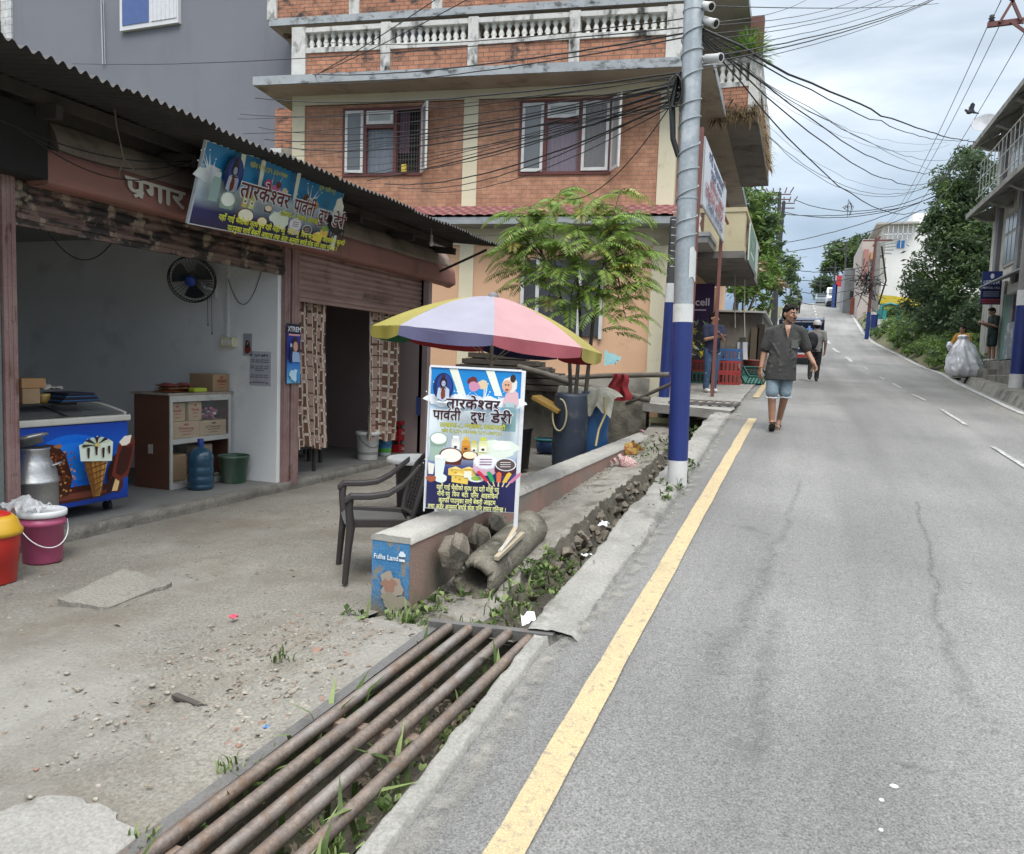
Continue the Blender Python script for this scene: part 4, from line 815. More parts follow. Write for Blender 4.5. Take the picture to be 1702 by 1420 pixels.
# jug, green bucket
JUG = mat('blue_water_jug', (.022, .07, .12), (.018, .055, .10), 3, .22, fine=.03, spec=.6)
t = thing('water_jug', 'large blue ribbed drinking water jug on the shop floor', 'water jug', (-6.06, 6.68, .14)); m = MB()
m.lathe([(0, 0), (.12, 0), (.135, .02), (.138, .05), (.126, .065), (.138, .08), (.138, .14), (.128, .155), (.138, .17), (.138, .24), (.128, .255), (.138, .27), (.138, .34), (.13, .38), (.10, .43), (.05, .455), (.032, .47)], n=32); m.build('body', JUG, t)
m = MB(); m.lathe([(.033, .465), (.034, .475), (.034, .55), (.03, .555), (0, .555)], n=20); m.build('cap', flat('223a86', .4), t)
GB = mat('green_bucket', (.045, .10, .06), (.035, .08, .05), 4, .4, fine=.05, extra=None, stain=((.12, .17, .12), 2, .56, .62, (1, 1, .25)))
t = thing('bucket', 'dark green plastic bucket beside the jug on the shop floor', 'bucket', (-6.07, 7.22, .14)); m = MB()
m.lathe([(0, 0), (.13, 0), (.135, .01), (.165, .29), (.178, .295), (.18, .32), (.17, .322), (.165, .30), (.132, .02), (0, .015)], n=32); m.build('body', GB, t)
m = MB(); m.tube([(.18 * math.cos(a), .18 * math.sin(a), .30 - .13 * math.sin(a - .5) ** 2 - .01) for a in [.5 + math.pi * k / 16 for k in range(17)]], .004, 6); m.build('handle', flat('8a8f8c', .4), t)
# wall fan, switch box, papers
c = AY(318, 466, 7.12); fn = thing('wall_fan', 'round wall fan with black cage and blue hub', 'fan', c); ax = Vector((.42, -.80, -.30)).normalized(); q = ax.to_track_quat('Z', 'Y').to_matrix().to_4x4()
BLK = flat('17181a', .4); m = MB()
for r, z in ((.26, 0), (.26, -.06)): m.tube([q @ Vector((r * math.cos(a), r * math.sin(a), z)) for a in [2 * math.pi * k / 40 for k in range(41)]], .007, 6)
for k in range(40):
	a = 2 * math.pi * k / 40; m.tube([q @ Vector((.05 * math.cos(a), .05 * math.sin(a), .05)), q @ Vector((.17 * math.cos(a), .17 * math.sin(a), .045)), q @ Vector((.26 * math.cos(a), .26 * math.sin(a), 0)), q @ Vector((.26 * math.cos(a), .26 * math.sin(a), -.06)), q @ Vector((.15 * math.cos(a), .15 * math.sin(a), -.11)), q @ Vector((.05 * math.cos(a), .05 * math.sin(a), -.12))], .0022, 4, cap=False)
m.build('cage', BLK, fn); m = MB(); m.lathe([(0, .062), (.05, .06), (.062, .05), (.06, .04)], n=20, M=q); m.build('hub_badge', flat('2a48a8', .4), fn)
m = MB()
for k in range(3):
	a0 = 2.1 * k; m.grid(lambda i, j: q @ Vector((lerp(.05, .22, j) * math.cos(a0 + i * 1.2), lerp(.05, .22, j) * math.sin(a0 + i * 1.2), -.03 + .05 * (i - .5))), 8, 4)
m.build('blades', flat('2c2e33', .4), fn)
m = MB(); m.lathe([(0, -.24), (.06, -.23), (.075, -.16), (.05, -.12)], n=18, M=q); m.build('motor', flat('cfd0cc', .4), fn)
bk = AY(352, 478, 7.40) - c; m = MB(); m.tube([q @ Vector((0, 0, -.2)), bk + Vector((0, -.1, -.02)), bk + Vector((0, .03, -.02))], .02, 8); m.box(bk.x - .05, bk.x + .05, bk.y - .0, bk.y + .04, bk.z - .12, bk.z + .06); m.build('bracket', flat('d4d4cf', .5), fn)
for dx, L in ((-.03, .34), (.03, .44)): m = MB(); m.tube([bk + Vector((dx, -.04, -.1)), bk + Vector((dx + .01, -.04, -.1 - L))], .003, 5); m.ell(bk + Vector((dx + .01, -.04, -.1 - L)), (.008, .008, .014), 8, 5); m.build('pull_cord', BLK, fn)
a, b = AY(377, 400, 7.43), AY(377, 562, 7.43); m = MB(); m.box(-.018, .018, -.016, 0, 0, a.z - b.z + .4); o = m.build('cable_conduit', flat('d9d9d6', .5), label='white conduit running down the wall to the switch box', cat='conduit'); o.location = (b.x, 7.438, b.z)
c = AY(380, 569, 7.4); t = thing('switch_box', 'cream switch box on the white wall under the conduit', 'switch box', c); m = MB(); m.box(-.09, .09, -.04, .038, -.055, .055); m.build('casing', flat('d4cfa8', .4), t, bevel=.006)
m = MB(); [m.box(-.07 + .045 * k, -.045 + .045 * k, -.046, -.039, -.03, .03) for k in range(4)]; m.build('switches', flat('e9e7e0', .3), t)
def paper(name, px, lab, draw, w, h, cat='notice'):
	c = AY(px[0], px[1], 7.43); t = thing(name, lab, cat, (c.x, 7.437, c.z)); m = MB(); m.box(-w / 2, w / 2, -.001, .002, -h / 2, h / 2); m.build('sheet', flat('b9b9c2', .6), t); p = Print((-w / 2, -.002, -h / 2), (1, 0, 0), (0, 0, 1), .0006); draw(p, w, h); p.build('printing', t, .7)
def dn(p, w, h):
	p.text('िपर्य', w / 2, h * .88, h * .06, '33343c', .01) if 0 else p.text('मूल^य सूची', w / 2, h * .86, h * .07, '33343c', .02, width=w * .5)
	for k, y in enumerate((.74, .68, .56, .50, .44, .30, .24)): p.text('यहाँ उधारो छैन कृपया' if k % 2 else 'शुद^ध दुध दही पनीर', w / 2, h * y, h * .035, '3c3d46', .01, width=w * (.85 if k != 4 else .4))
	p.text('धन^यवाद', w / 2, h * .08, h * .06, '33343c', .02, width=w * .6)
	for x in (.12, .88):
		for y in (.10, .9): p.poly([(w * (x - .05), h * (y - .03)), (w * (x + .05), h * (y - .03)), (w * x, h * (y + .03))], '44454e')
paper('wall_notice', (432, 613), 'pale printed notice taped to the white wall near the post', dn, .30, .40)
def dp(p, w, h): p.rect(.006, .006, w - .006, h - .006, '9a9aa0'); p.ell(w / 2, h * .30, w * .36, h * .22, '7a2f28', 14, .1); p.ell(w / 2, h * .52, w * .26, h * .18, '2a2624', 14, .1); p.ell(w * .52, h * .56, w * .1, h * .07, 'b08a70', 10)
paper('wall_picture', (411, 573), 'small picture with a red figure above the notice', dp, .13, .26, 'picture')
for pts, lab in [([(1.0, 0), (1.25, -.35), (1.6, -.36), (1.98, -.02)], 'thin cable sagging on the wall beside the conduit')]:
	a = AY(378, 460, 7.43); b = AY(434, 452, 7.43); m = MB(); m.tube([a.lerp(b, k / 12) + Vector((0, 0, -.35 * (1 - (k / 6 - 1) ** 2))) for k in range(13)], .004, 5); m.build('loose_cable', BLK, label=lab, cat='cable')
a = AX(80, 385, -6.2); b = AX(190, 398, -6.2); m = MB(); m.tube([a.lerp(b, k / 12) + Vector((0, 0, -.22 * (1 - (k / 6 - 1) ** 2))) for k in range(13)], .005, 5); m.build('loose_cable', BLK, label='black cable looping below the left shutter', cat='cable')
# milk can, buckets outside
ALU = mat('brushed_aluminium', (.46, .46, .46), (.36, .36, .365), 5, .38, .75, fine=.12, bump=.15, bscale=40, stain=((.25, .25, .25), 5, .58, .7))
mc = thing('milk_can', 'dented aluminium milk can with a tilted lid on the shop step', 'milk can', (-5.74, 4.47, .142)); m = MB()
m.lathe([(0, 0), (.165, 0), (.175, .02), (.176, .05), (.17, .06), (.172, .40), (.178, .405), (.178, .42), (.172, .425), (.16, .50), (.125, .57), (.11, .60), (.108, .66), (.118, .68), (.112, .685), (.10, .66), (0, .55)], n=40, wob=.015); m.build('body', ALU, mc)
m = MB(); q = Euler((.10, -.28, 0)).to_matrix().to_4x4(); m.lathe([(0, .0), (.09, .0), (.095, .045), (.14, .05), (.145, .06), (.13, .075), (.05, .085), (0, .085)], c=(-.03, 0, .70), n=32, M=q); m.build('lid', ALU, mc)
for a in (.6, 3.7):
	ca, sa = math.cos(a), math.sin(a); m = MB(); m.tube([(.14 * ca - .04 * sa, .14 * sa + .04 * ca, .54), (.19 * ca - .04 * sa, .19 * sa + .04 * ca, .56), (.19 * ca + .04 * sa, .19 * sa - .04 * ca, .56), (.14 * ca + .04 * sa, .14 * sa - .04 * ca, .54)], .009, 8); m.build('handle', ALU, mc)
t = thing('pink_bucket', 'pink plastic bucket with a white lid at the foot of the step', 'bucket', (-5.22, 4.12, .04)); m = MB(); PK = mat('pink_plastic', (.40, .075, .16), (.35, .07, .145), 3, .4, fine=.04, stain=((.42, .16, .2), 6, .64, .74))
m.lathe([(0, 0), (.125, 0), (.13, .01), (.145, .28), (.158, .285), (.158, .315), (.15, .32), (.152, .355), (.0, .355)], n=36); m.build('body', PK, t)
m = MB(); m.lathe([(.153, .345), (.165, .35), (.166, .385), (.16, .392), (.15, .385), (0, .38)], n=36); m.build('lid', flat('e4e6e8', .4), t)
m = MB(); m.tube([(.168 * math.cos(a), .168 * math.sin(a), .30 - .17 * math.sin((a + 1.75) / 2.9 * math.pi)) for a in [-1.75 + 2.9 * k / 16 for k in range(17)]], .004, 6); m.build('handle', flat('dcdde0', .4), t)
pt = Print((.12, -.17, .05), (.6, .8, 0), (0, 0, 1));
m = MB(); m.grid(lambda i, j: ((i - .5) * .3, (j - .5) * .22, .03 + .06 * math.sin(math.pi * i) * math.sin(math.pi * j) + .06 * fbm(i * 4, j * 4, 3)), 22, 18); o = m.build('plastic_bag', mat('clear_plastic', (.66, .66, .68), None, 4, .2, fine=.02, alpha=.6), label='crumpled clear plastic bag on the pink bucket lid', cat='plastic bag'); o.location = (-5.27, 4.03, .43)
t = thing('dustbin', 'red dustbin with a yellow swing lid at the left edge', 'dustbin', (-5.03, 3.60, .04)); m = MB(); RDP = mat('red_plastic', (.46, .025, .018), (.40, .02, .016), 3, .35, fine=.03)
m.lathe([(0, 0), (.135, 0), (.14, .01), (.15, .14), (.155, .145), (.165, .30), (.168, .33)], n=36); m.build('body', RDP, t)
m = MB(); m.lathe([(.169, .325), (.18, .33), (.182, .36), (.165, .385), (.15, .43), (.12, .46), (.10, .46)], n=36); m.build('lid_ring', mat('yellow_plastic', (.58, .34, .02), (.52, .3, .02), 3, .35, fine=.03), t)
m = MB(); m.lathe([(.12, .455), (.10, .475), (.05, .49), (0, .492)], n=30); m.build('swing_flap', RDP, t)
# ---------------------------------------------------------------- right bay
CURT = bpy.data.materials.new('checked_brown_curtain'); CURT.use_nodes = True; _t = CURT.node_tree; _a = N(_t, 'ShaderNodeAttribute', attribute_name='Col'); _t.links.new(_a.outputs['Color'], _t.nodes['Principled BSDF'].inputs['Base Color']); _t.nodes['Principled BSDF'].inputs['Roughness'].default_value = .9
def weave(u, v):
	CR, BN, BD, PN = (.60, .54, .45), (.15, .075, .045), (.085, .045, .03), (.40, .27, .215); c = math.floor(u / .105); fu = u / .105 - c; row = v / .17 + (.5 if c % 2 else 0) + .17 * c; fv = row - math.floor(row)
	if c % 3 == 2: return BD if fv < .16 else (CR if fu < .07 else PN)
	if fu < .10 or fu > .95: return CR if .08 < fv < .84 else PN
	if fv < .055 or fv > .90: return CR
	return BN if (math.floor(row) + c) % 3 else (PN if fv > .45 else BN)
def curtain(y0, y1, z0, z1, lab, sway=0, x=-5.74):
	m = MB(); nu, nv = 110, 110; W = y1 - y0; H = z1 - z0
	def f(i, j): return (.045 * math.sin(i * 34 + .8 * math.sin(j * 2)) * (.45 + .55 * j) + .025 * fbm(i * 4, j * 2), W * (i * (1 - .12 * j)) + sway * j * j + .015 * math.sin(i * 34 + 1.2), -H * j + .035 * math.sin(i * 6) * j)
	m.grid(f, nu, nv); m.c = [weave((k % nu) / nu * W * 1.6, (k // nu) / nv * H) for k in range(nu * nv)]; o = m.build('curtain', CURT, label=lab, cat='curtain', group='checked curtains of the right bay'); o.location = (x, y0, z1); return o
curtain(7.83, 8.55, .47, 2.32, 'checked brown curtain hanging beside the middle post', .12); curtain(9.62, 10.55, .42, 2.30, 'checked brown curtain hanging beside the umbrella')
m = MB(); m.tube([(-5.74, 7.7, 2.32), (-5.74, 11.0, 2.31)], .01, 8); m.build('curtain_rod', flat('5a5048'), label='thin rod carrying the checked curtains', cat='curtain rod')
def wood_table(lab, x, y, rz, w=.9, d=.55, h=.74, name='table', cat='table'):
	t = thing(name, lab, cat, (x, y, .14), rz); WD = mat('dark_stool_wood', (.05, .04, .034), (.035, .03, .026), 6, .6); m = MB(); m.box(-w / 2, w / 2, -d / 2, d / 2, h - .03, h); m.build('top', WD, t, bevel=.004)
	for sx_ in (-1, 1):
		for sy_ in (-1, 1): m = MB(); m.box(sx_ * (w / 2 - .05) - .02, sx_ * (w / 2 - .05) + .02, sy_ * (d / 2 - .05) - .02, sy_ * (d / 2 - .05) + .02, 0, h - .03); m.build('leg', WD, t)
	m = MB(); m.box(-w / 2 + .04, w / 2 - .04, -.012, .012, .2, .24); m.build('stretcher', WD, t); return t
wood_table('dark wooden table just inside the middle post', -6.1, 8.2, .1, .7, .55); wood_table('dark wooden table deep in the dim right bay', -7.3, 9.2, 0, 1.3, .7); wood_table('narrow dark bench behind the curtains', -6.35, 8.85, 1.5, .8, .3, .45, 'bench', 'bench')
t = thing('wall_calendar', 'framed pale calendar on the dim wall of the right bay', 'calendar', AX(565, 565, -8.45)); m = MB(); m.box(0, .03, -.33, .33, -.5, .5); m.build('frame', flat('6b665f'), t); m = MB(); m.box(.031, .034, -.28, .28, -.05, .45); m.box(.031, .034, -.28, .28, -.45, -.1); m.build('sheet', flat('857f78', .7), t)
def pail(lab, px, r, h, body, lid, band=None, z=.142):
	c = AZ(px[0], px[1], z) + Vector((-.06, .08, 0)); t = thing('paint_bucket', lab, 'bucket', (c.x, c.y, z)); m = MB(); m.lathe([(0, 0), (r * .86, 0), (r * .88, .01), (r, h), (r * 1.06, h + .005), (r * 1.06, h + .02)], n=28); m.build('body', body, t)
	m = MB(); m.lathe([(r * 1.07, h + .012), (r * 1.1, h + .02), (r * 1.09, h + .05), (r, h + .055), (0, h + .05)], n=28); m.build('lid', lid, t)
	m = MB(); m.tube([(r * 1.07 * math.cos(a), r * 1.07 * math.sin(a), h * .97 - .16 * math.sin((a + 1.9) / 2.8 * math.pi)) for a in [-1.9 + 2.8 * k / 14 for k in range(15)]], .004, 6); m.build('handle', BLK, t)
	if band:
		for (z0, z1, cc) in band: m = MB(); m.lathe([(r * (.88 + .12 * z0) + .002, h * z0), (r * (.88 + .12 * z1) + .002, h * z1)], n=28); m.build('printed_band', flat(cc, .4), t)
	return t
pail('big white lidded bucket with dark lettering at the right bay edge', (612, 765), .165, .36, flat('cfcfca', .4), flat('dcdcd8', .4), [(.22, .34, '8d8d88')])
pail('smaller white bucket with green and blue label beside the crates', (640, 758), .115, .33, flat('c9d2d4', .4), flat('d5dad8', .4), [(.15, .35, '5fae4a'), (.35, .75, '3f86b8')])
def crate_c(lab, z):
	c = AZ(667, 752, .142); t = thing('bottle_crate', lab, 'crate', (c.x - .15, c.y + .12, z), .0, 'red bottle crates'); RD = flat('9c1f24', .4); m = MB()
	for (x0, x1, y0, y1) in ((-.15, .15, -.2, -.185), (-.15, .15, .185, .2), (-.15, -.135, -.185, .185), (.135, .15, -.185, .185)): m.box(x0, x1, y0, y1, 0, .12); m.box(x0, x1, y0, y1, .19, .25)
	m.box(-.135, .135, -.185, .185, 0, .012); [m.box(x - .012, x + .012, y - .008, y + .008, .12, .19) for x in (-.14, .14) for y in (-.19, .19)]; m.build('frame', RD, t)
	for i in range(3):
		for j in range(4): m = MB(); m.lathe([(0, .014), (.028, .014), (.028, .12), (.012, .17), (.012, .22), (0, .222)], c=(-.09 + .09 * i, -.135 + .09 * j, 0), n=10); m.build('bottle', flat('2a2420', .2), t)
	p = Print((.1508, -.19, 0), (0, 1, 0), (0, 0, 1), .001); p.text('Coca-Cola', .19, .035, .07, 'e2dcd6', .012, width=.26, slant=.25); p.build('lettering', t)
crate_c('lower red bottle crate at the right jamb of the shop', .142); crate_c('upper red bottle crate at the right jamb of the shop', .395)
tw = AX(685, 690, -5.6); m = MB(); m.grid(lambda i, j: (.02 * math.sin(i * 9), .12 * i, -.28 * j + .02 * math.sin(i * 7)), 10, 10); o = m.build('blue_cloth', flat('20305f', .9), label='dark blue cloth hanging by the right jamb of the shop', cat='cloth'); o.location = (-5.56, 10.78, 1.05)
# sticker poster on the middle post
a = AX(470, 537, -5.56); b = AX(495, 637, -5.56); W_, H_ = .255, a.z - b.z; t = thing('post_poster', 'narrow blue drink poster on the middle shutter post', 'poster', (-5.555, 7.50, b.z)); m = MB(); m.box(-.003, 0, 0, W_, 0, H_); m.build('sheet', flat('26348c', .4), t)
p = Print((.0008, 0, 0), (0, 1, 0), (0, 0, 1)); p.grad(0, 0, W_, H_, [(0, '6fb4dc'), (.35, '2f6fc0'), (.42, '24307e'), (.83, '2b3a94')]); p.rect(0, H_ * .84, W_, H_, '1a2038'); p.text('XTREM', W_ / 2, H_ * .87, .085, 'e6e8ec', .02, width=W_ * .98); p.rect(.02, H_ * .80, W_ - .02, H_ * .83, 'd9a0a8')
p.ell(.15, H_ * .56, .08, .15, '3a2224', 14, .1); p.ell(.15, H_ * .62, .045, .06, 'c99a84', 12); p.poly([(.06, H_ * .36), (.24, H_ * .36), (.22, H_ * .52), (.10, H_ * .54)], '9ab4d8'); bottle(p, .06, H_ * .35, .05, .22, '1d2350', 'c0c8d8'); p.ell(.12, H_ * .14, .09, .07, 'b9dcee', 14, .15); p.ell(.2, H_ * .12, .04, .08, '3f8fc8', 10); p.build('print', t)
# bulb and cord under the eave
c = AX(717, 405, -4.95); t = thing('light_bulb', 'unlit white bulb hanging from the roof edge', 'light bulb', c); m = MB(); m.ell((0, 0, 0), (.034, .034, .04), 14, 10); m.lathe([(.022, .03), (.018, .06), (.014, .065)], n=14); m.build('glass', flat('cfcdc4', .3), t); m = MB(); m.lathe([(.02, .06), (.022, .11), (.005, .13), (.004, .35)], n=12); m.build('holder', flat('b9b7ae', .5), t)

# ================================================================ forecourt furniture: poster stand, umbrella, chairs, drums, young tree
VD = Vector((cf.x, cf.y, 0)).normalized()
def wparent(o, root):
	o.parent = root; bpy.context.view_layer.update(); o.matrix_parent_inverse = root.matrix_world.inverted(); return o
# poster on its stand
dq = (Vector((0, 0, 0)) + ray(785, 700) * 5.42); base = CAMP + dq
c0, c1, c2, c3 = [onp(px, py, VD, base) for px, py in ((706, 845), (855, 853), (858, 615), (707, 609))]
t = thing('poster_stand', 'upright dairy menu poster on a thin white stand set on the concrete pipe', 'poster stand', c1); PO = Vector(t.location)
ux = (c1 - c0); W_ = ux.length; ux.normalize(); uy = c3 - c0; uy -= ux * uy.dot(ux); H_ = uy.length; uy.normalize(); nn = ux.cross(uy); ob = c0 - PO
m = MB(); P4 = [ob, ob + ux * W_, ob + ux * W_ + uy * H_, ob + uy * H_]; m.add([v - nn * .018 for v in P4] + P4, [(3, 2, 1, 0), (4, 5, 6, 7), (0, 1, 5, 4), (1, 2, 6, 5), (2, 3, 7, 6), (3, 0, 4, 7)]); m.build('panel', flat('dfe3e8', .4), t)
WF = flat('e4e6ea', .45); m = MB(); e = .012
m.bar(ob + ux * (W_ + .012) - uy * .10, ob + ux * (W_ + .012) + uy * (H_ + .004), .030, .030, up=nn); m.build('post', WF, t, bevel=.003)
m = MB(); m.bar(ob - ux * .005 + uy * (H_ + .004), ob + ux * W_ + uy * (H_ + .004), .014, .022, up=nn); m.build('top_rail', WF, t)
m = MB(); m.bar(ob - ux * .005 - uy * .02, ob - ux * .005 + uy * H_, .01, .02, up=nn); m.build('side_rail', WF, t)
g = PIPE_A + PIPE_D * .40 + Vector((.085, -.03, .115)); gl = g - PO; tp = ob + ux * (W_ + .012) - uy * .10
m = MB(); m.bar(gl + Vector((0, 0, .02)), tp, .026, .026, up=nn); m.build('socket', flat('b9a98f', .7), t)
for a in (PIPE_D * .17, PIPE_D * -.17): m = MB(); m.bar(gl + a + Vector((.02, 0, .03)), tp - uy * .04, .014, .02, up=nn); m.build('brace', flat('cfcac0', .6), t)
m = MB(); m.bar(gl - PIPE_D * .26 + Vector((.03, 0, .01)), gl + PIPE_D * .30 + Vector((.03, 0, .01)), .035, .03); m.build('foot', flat('a89c86', .8), t, bevel=.003)
m = MB(); bx = ob + ux * .08; m.bar(bx - uy * .0 - nn * .01, bx - uy * .02 - nn * .012, .02); m.build('foot_stub', WF, t)
RS = random.Random(11)
p = Print(ob + nn * .0006, ux, uy); w_, h_ = W_, H_
p.grad(.006, .006, w_ - .002, h_ - .004, [(0, '2b2a58'), (.2, '2c2c66'), (.30, '4b55a0'), (.40, 'c3d3e6'), (.55, 'e3edf2'), (.70, 'eaf2f6'), (.76, '58aee0'), (.82, '1f8fd6'), (1, '1a7fc4')])
for x in (.2, .8): p.poly([(x * w_, h_ * .995), (x * w_ + .06, h_ * .995), (x * w_ + .13, h_ * .80), (x * w_ + .08, h_ * .80)] if x < .5 else [(.6 * w_, h_ * .995), (.6 * w_ + .06, h_ * .995), (.72 * w_ + .05, h_ * .82), (.72 * w_ - .0, h_ * .82)], 'e8ecdc')
for x in (.1, .35, .6, .9): splash(p, x * w_, .775 * h_, .09)
p.ell(w_ * .55, .765 * h_, w_ * .44, .02 * h_, 'edf3f7', 24, .06)
deity(p, .155 * w_, .865 * h_, .105 * w_ * 1.05, .098 * h_)
scoop(p, .47 * w_, .905 * h_, .036, '6a2c2c'); scoop(p, .58 * w_, .885 * h_, .036, 'd9c4a0'); scoop(p, .49 * w_, .87 * h_, .038, 'c98aa8')
# a girl drinking milk: plain figure
p.poly([(.80 * w_, .77 * h_), (.98 * w_, .77 * h_), (.97 * w_, .85 * h_), (.92 * w_, .875 * h_), (.85 * w_, .86 * h_)], 'd9b3bb'); p.ell(.875 * w_, .905 * h_, .052, .055, 'e2dcd6', 16, .05); p.ell(.845 * w_, .895 * h_, .035, .042, 'd9a98f', 14); p.ell(.905 * w_, .95 * h_, .02, .028, '3a2620', 10); p.ell(.83 * w_, .905 * h_, .006, .005, '22201f', 6); p.ell(.86 * w_, .905 * h_, .006, .005, '22201f', 6); p.ell(.845 * w_, .872 * h_, .012, .006, '9a3a3a', 8)
bottle(p, .885 * w_, .585 * h_, .095, .2, '7fa0a4', 'a9c2c4')
p.text('तारकेश^वर', .49 * w_, .725 * h_, .105, '3a1620', .024, width=w_ * .58, outline='f2f4f6'); p.text('पाव~ती', .215 * w_, .645 * h_, .10, '3a1620', .024, width=w_ * .30, outline='f2f4f6'); p.text('दुध', .55 * w_, .645 * h_, .10, '3a1620', .024, width=w_ * .16, outline='f2f4f6'); p.text('डेरी', .80 * w_, .645 * h_, .10, '3a1620', .024, width=w_ * .23, outline='f2f4f6')
p.text('ताखपा-८, म^याङल, काठमाडौं', .5 * w_, .598 * h_, .044, 'c9c94a', .016, width=w_ * .70, outline='2b3a20'); p.text('फोन नं. ९८४५ ४३०२७७, ९८५५-८७४१६८', .49 * w_, .562 * h_, .034, 'c9c94a', .014, width=w_ * .64, outline='2b3a20')
p.ell(.80 * w_, .47 * h_, .125, .065, 'dfe8da', 20, .12); p.ell(.82 * w_, .49 * h_, .06, .035, 'f2f4ec', 14, .15)
bottle(p, .33 * w_, .43 * h_, .058, .115, 'e2e2dc', 'eeeeea', 'f4f4f0'); bottle(p, .44 * w_, .42 * h_, .06, .12, 'd99c3c', 'd9b44a', 'c9822a'); bottle(p, .53 * w_, .42 * h_, .045, .10, 'd9d49a', 'c9c23f', 'eeeeda'); bottle(p, .625 * w_, .42 * h_, .06, .125, 'dfe0a8', 'c6cf46', 'eeeeda')
p.rect(.06 * w_, .37 * h_, .20 * w_, .50 * h_, '9cb4a6'); bowl(p, .15 * w_, .52 * h_, .062, .045, '8fa898', 'edf1ea'); bowl(p, .29 * w_, .41 * h_, .082, .056, '5e2c20', 'f0ece0'); bowl(p, .49 * w_, .42 * h_, .055, .03, '6a3222', 'f0e4c4')
p.poly([(.13 * w_, .26 * h_), (.21 * w_, .26 * h_), (.24 * w_, .40 * h_), (.12 * w_, .40 * h_)], 'dde4e0'); p.ell(.18 * w_, .40 * h_, .04, .014, 'f2f4f0'); p.ell(.19 * w_, .255 * h_, .045, .03, 'dfe6e2', 14, .05); p.poly([(.06 * w_, .28 * h_), (.11 * w_, .28 * h_), (.12 * w_, .35 * h_), (.05 * w_, .36 * h_)], 'e2dfd6'); p.ell(.09 * w_, .25 * h_, .035, .022, 'a2583c', 12, .1)
cheese(p, .27 * w_, .28 * h_, .10); cheese(p, .42 * w_, .29 * h_, .09); cheese(p, .31 * w_, .235 * h_, .11); p.rect(.44 * w_, .27 * h_, .52 * w_, .315 * h_, 'e6e6d2'); p.ell(.57 * w_, .265 * h_, .055, .022, 'e6e8e2', 14); p.ell(.57 * w_, .27 * h_, .035, .016, '8fb04a', 10, .15)
tub(p, .665 * w_, .385 * h_, .085, 'd6a9be', 'eceaf0', '7a4a66'); tub(p, .875 * w_, .375 * h_, .072, '4a2030', '5a4a44', 'dcd6d6')
for k, cc in enumerate(('c8344a', '2f9a5a', 'd8683c', 'e0b83c', 'c77a9a')):
	x = (.69 + .06 * k) * w_; a = (k - 2) * .12; p.poly([(x - .014, .255 * h_), (x + .014, .255 * h_), (x + .018 + a * .25, .315 * h_), (x + a * .25, .327 * h_), (x - .016 + a * .25, .315 * h_)], cc); p.poly([(x - .005 - a * .1, .225 * h_), (x + .005 - a * .1, .225 * h_), (x + .004, .257 * h_), (x - .004, .257 * h_)], 'd9c29a')
for k, (s_, ww) in enumerate((('यहाँ गाई भैंसीको शुद^ध दुध दही मोही घ^यु', .66), ('नौनी घ^यु  िचज  बटर  पिनर  आइसिक%म', .64), ('कुल^फी पाउनुका साथै बेकरी आइटम', .60), ('तथा अड~र अनुसार बथ~डे केक पिन तयार गिरन^छ ।', .82))): p.text(s_, .49 * w_, (.188 - .043 * k) * h_, .046, 'e6e69a', .016, width=w_ * ww)
p.build('print', t)
# patio umbrella
ub = CAMP + ray(818, 560) * 7.2; uc = Vector((ub.x, ub.y, 0.06)); apex = above(822, 491, uc); RIM = 1.08
t = thing('patio_umbrella', 'large multicoloured umbrella with yellow grey and pink panels', 'umbrella', uc); UO = Vector(t.location)
tiltM = Matrix.Rotation(R(4.5), 4, Vector((VD.x, VD.y, 0))) @ Matrix.Rotation(R(-1), 4, 'X'); hz_ = apex.z - uc.z
m = MB(); m.tube([(0, 0, .0), (0, 0, hz_ - .35)], .017, 10); m.tube([(0, 0, hz_ - .35), tiltM @ Vector((0, 0, .35)) + Vector((0, 0, hz_ - .35))], .014, 10); m.build('pole', flat('a3988a', .5), t)
m = MB(); m.lathe([(0, 0), (.2, 0), (.21, .03), (.19, .08), (.04, .10), (.03, .2), (0, .2)], n=24); m.build('base', flat('55524e', .8), t)
ra = math.atan2(cr.y, cr.x); cols = [('948b42', '958a38'), ('8f8d9a', '5a5878'), ('a98385', '9c5058'), ('928742', 'a3964a'), ('7fb4b9', '6fb0b8'), ('2f7a52', '2f7a52'), ('a9303a', 'a9303a'), ('25254f', '25254f')]
a_start = ra + math.pi + .02       # the panel left of the viewer first, then round the front
PANEL = [mat('umbrella_cloth_' + a, hx(a), tuple(x * .85 for x in hx(a)), 3, .75, fine=.05, trans=0) for a, b in cols]; VAL = [flat(b, .75) for a, b in cols]
def upt(a, r, z): return tiltM @ Vector((math.cos(a) * r, math.sin(a) * r, z)) + Vector((0, 0, hz_))
def canz(r): return -.40 * (r / RIM) ** 1.65 - .015
OUTW = [0, -.62, 0, 0]
order = [0, 1, 2, 4, 5, 6, 7, 5]
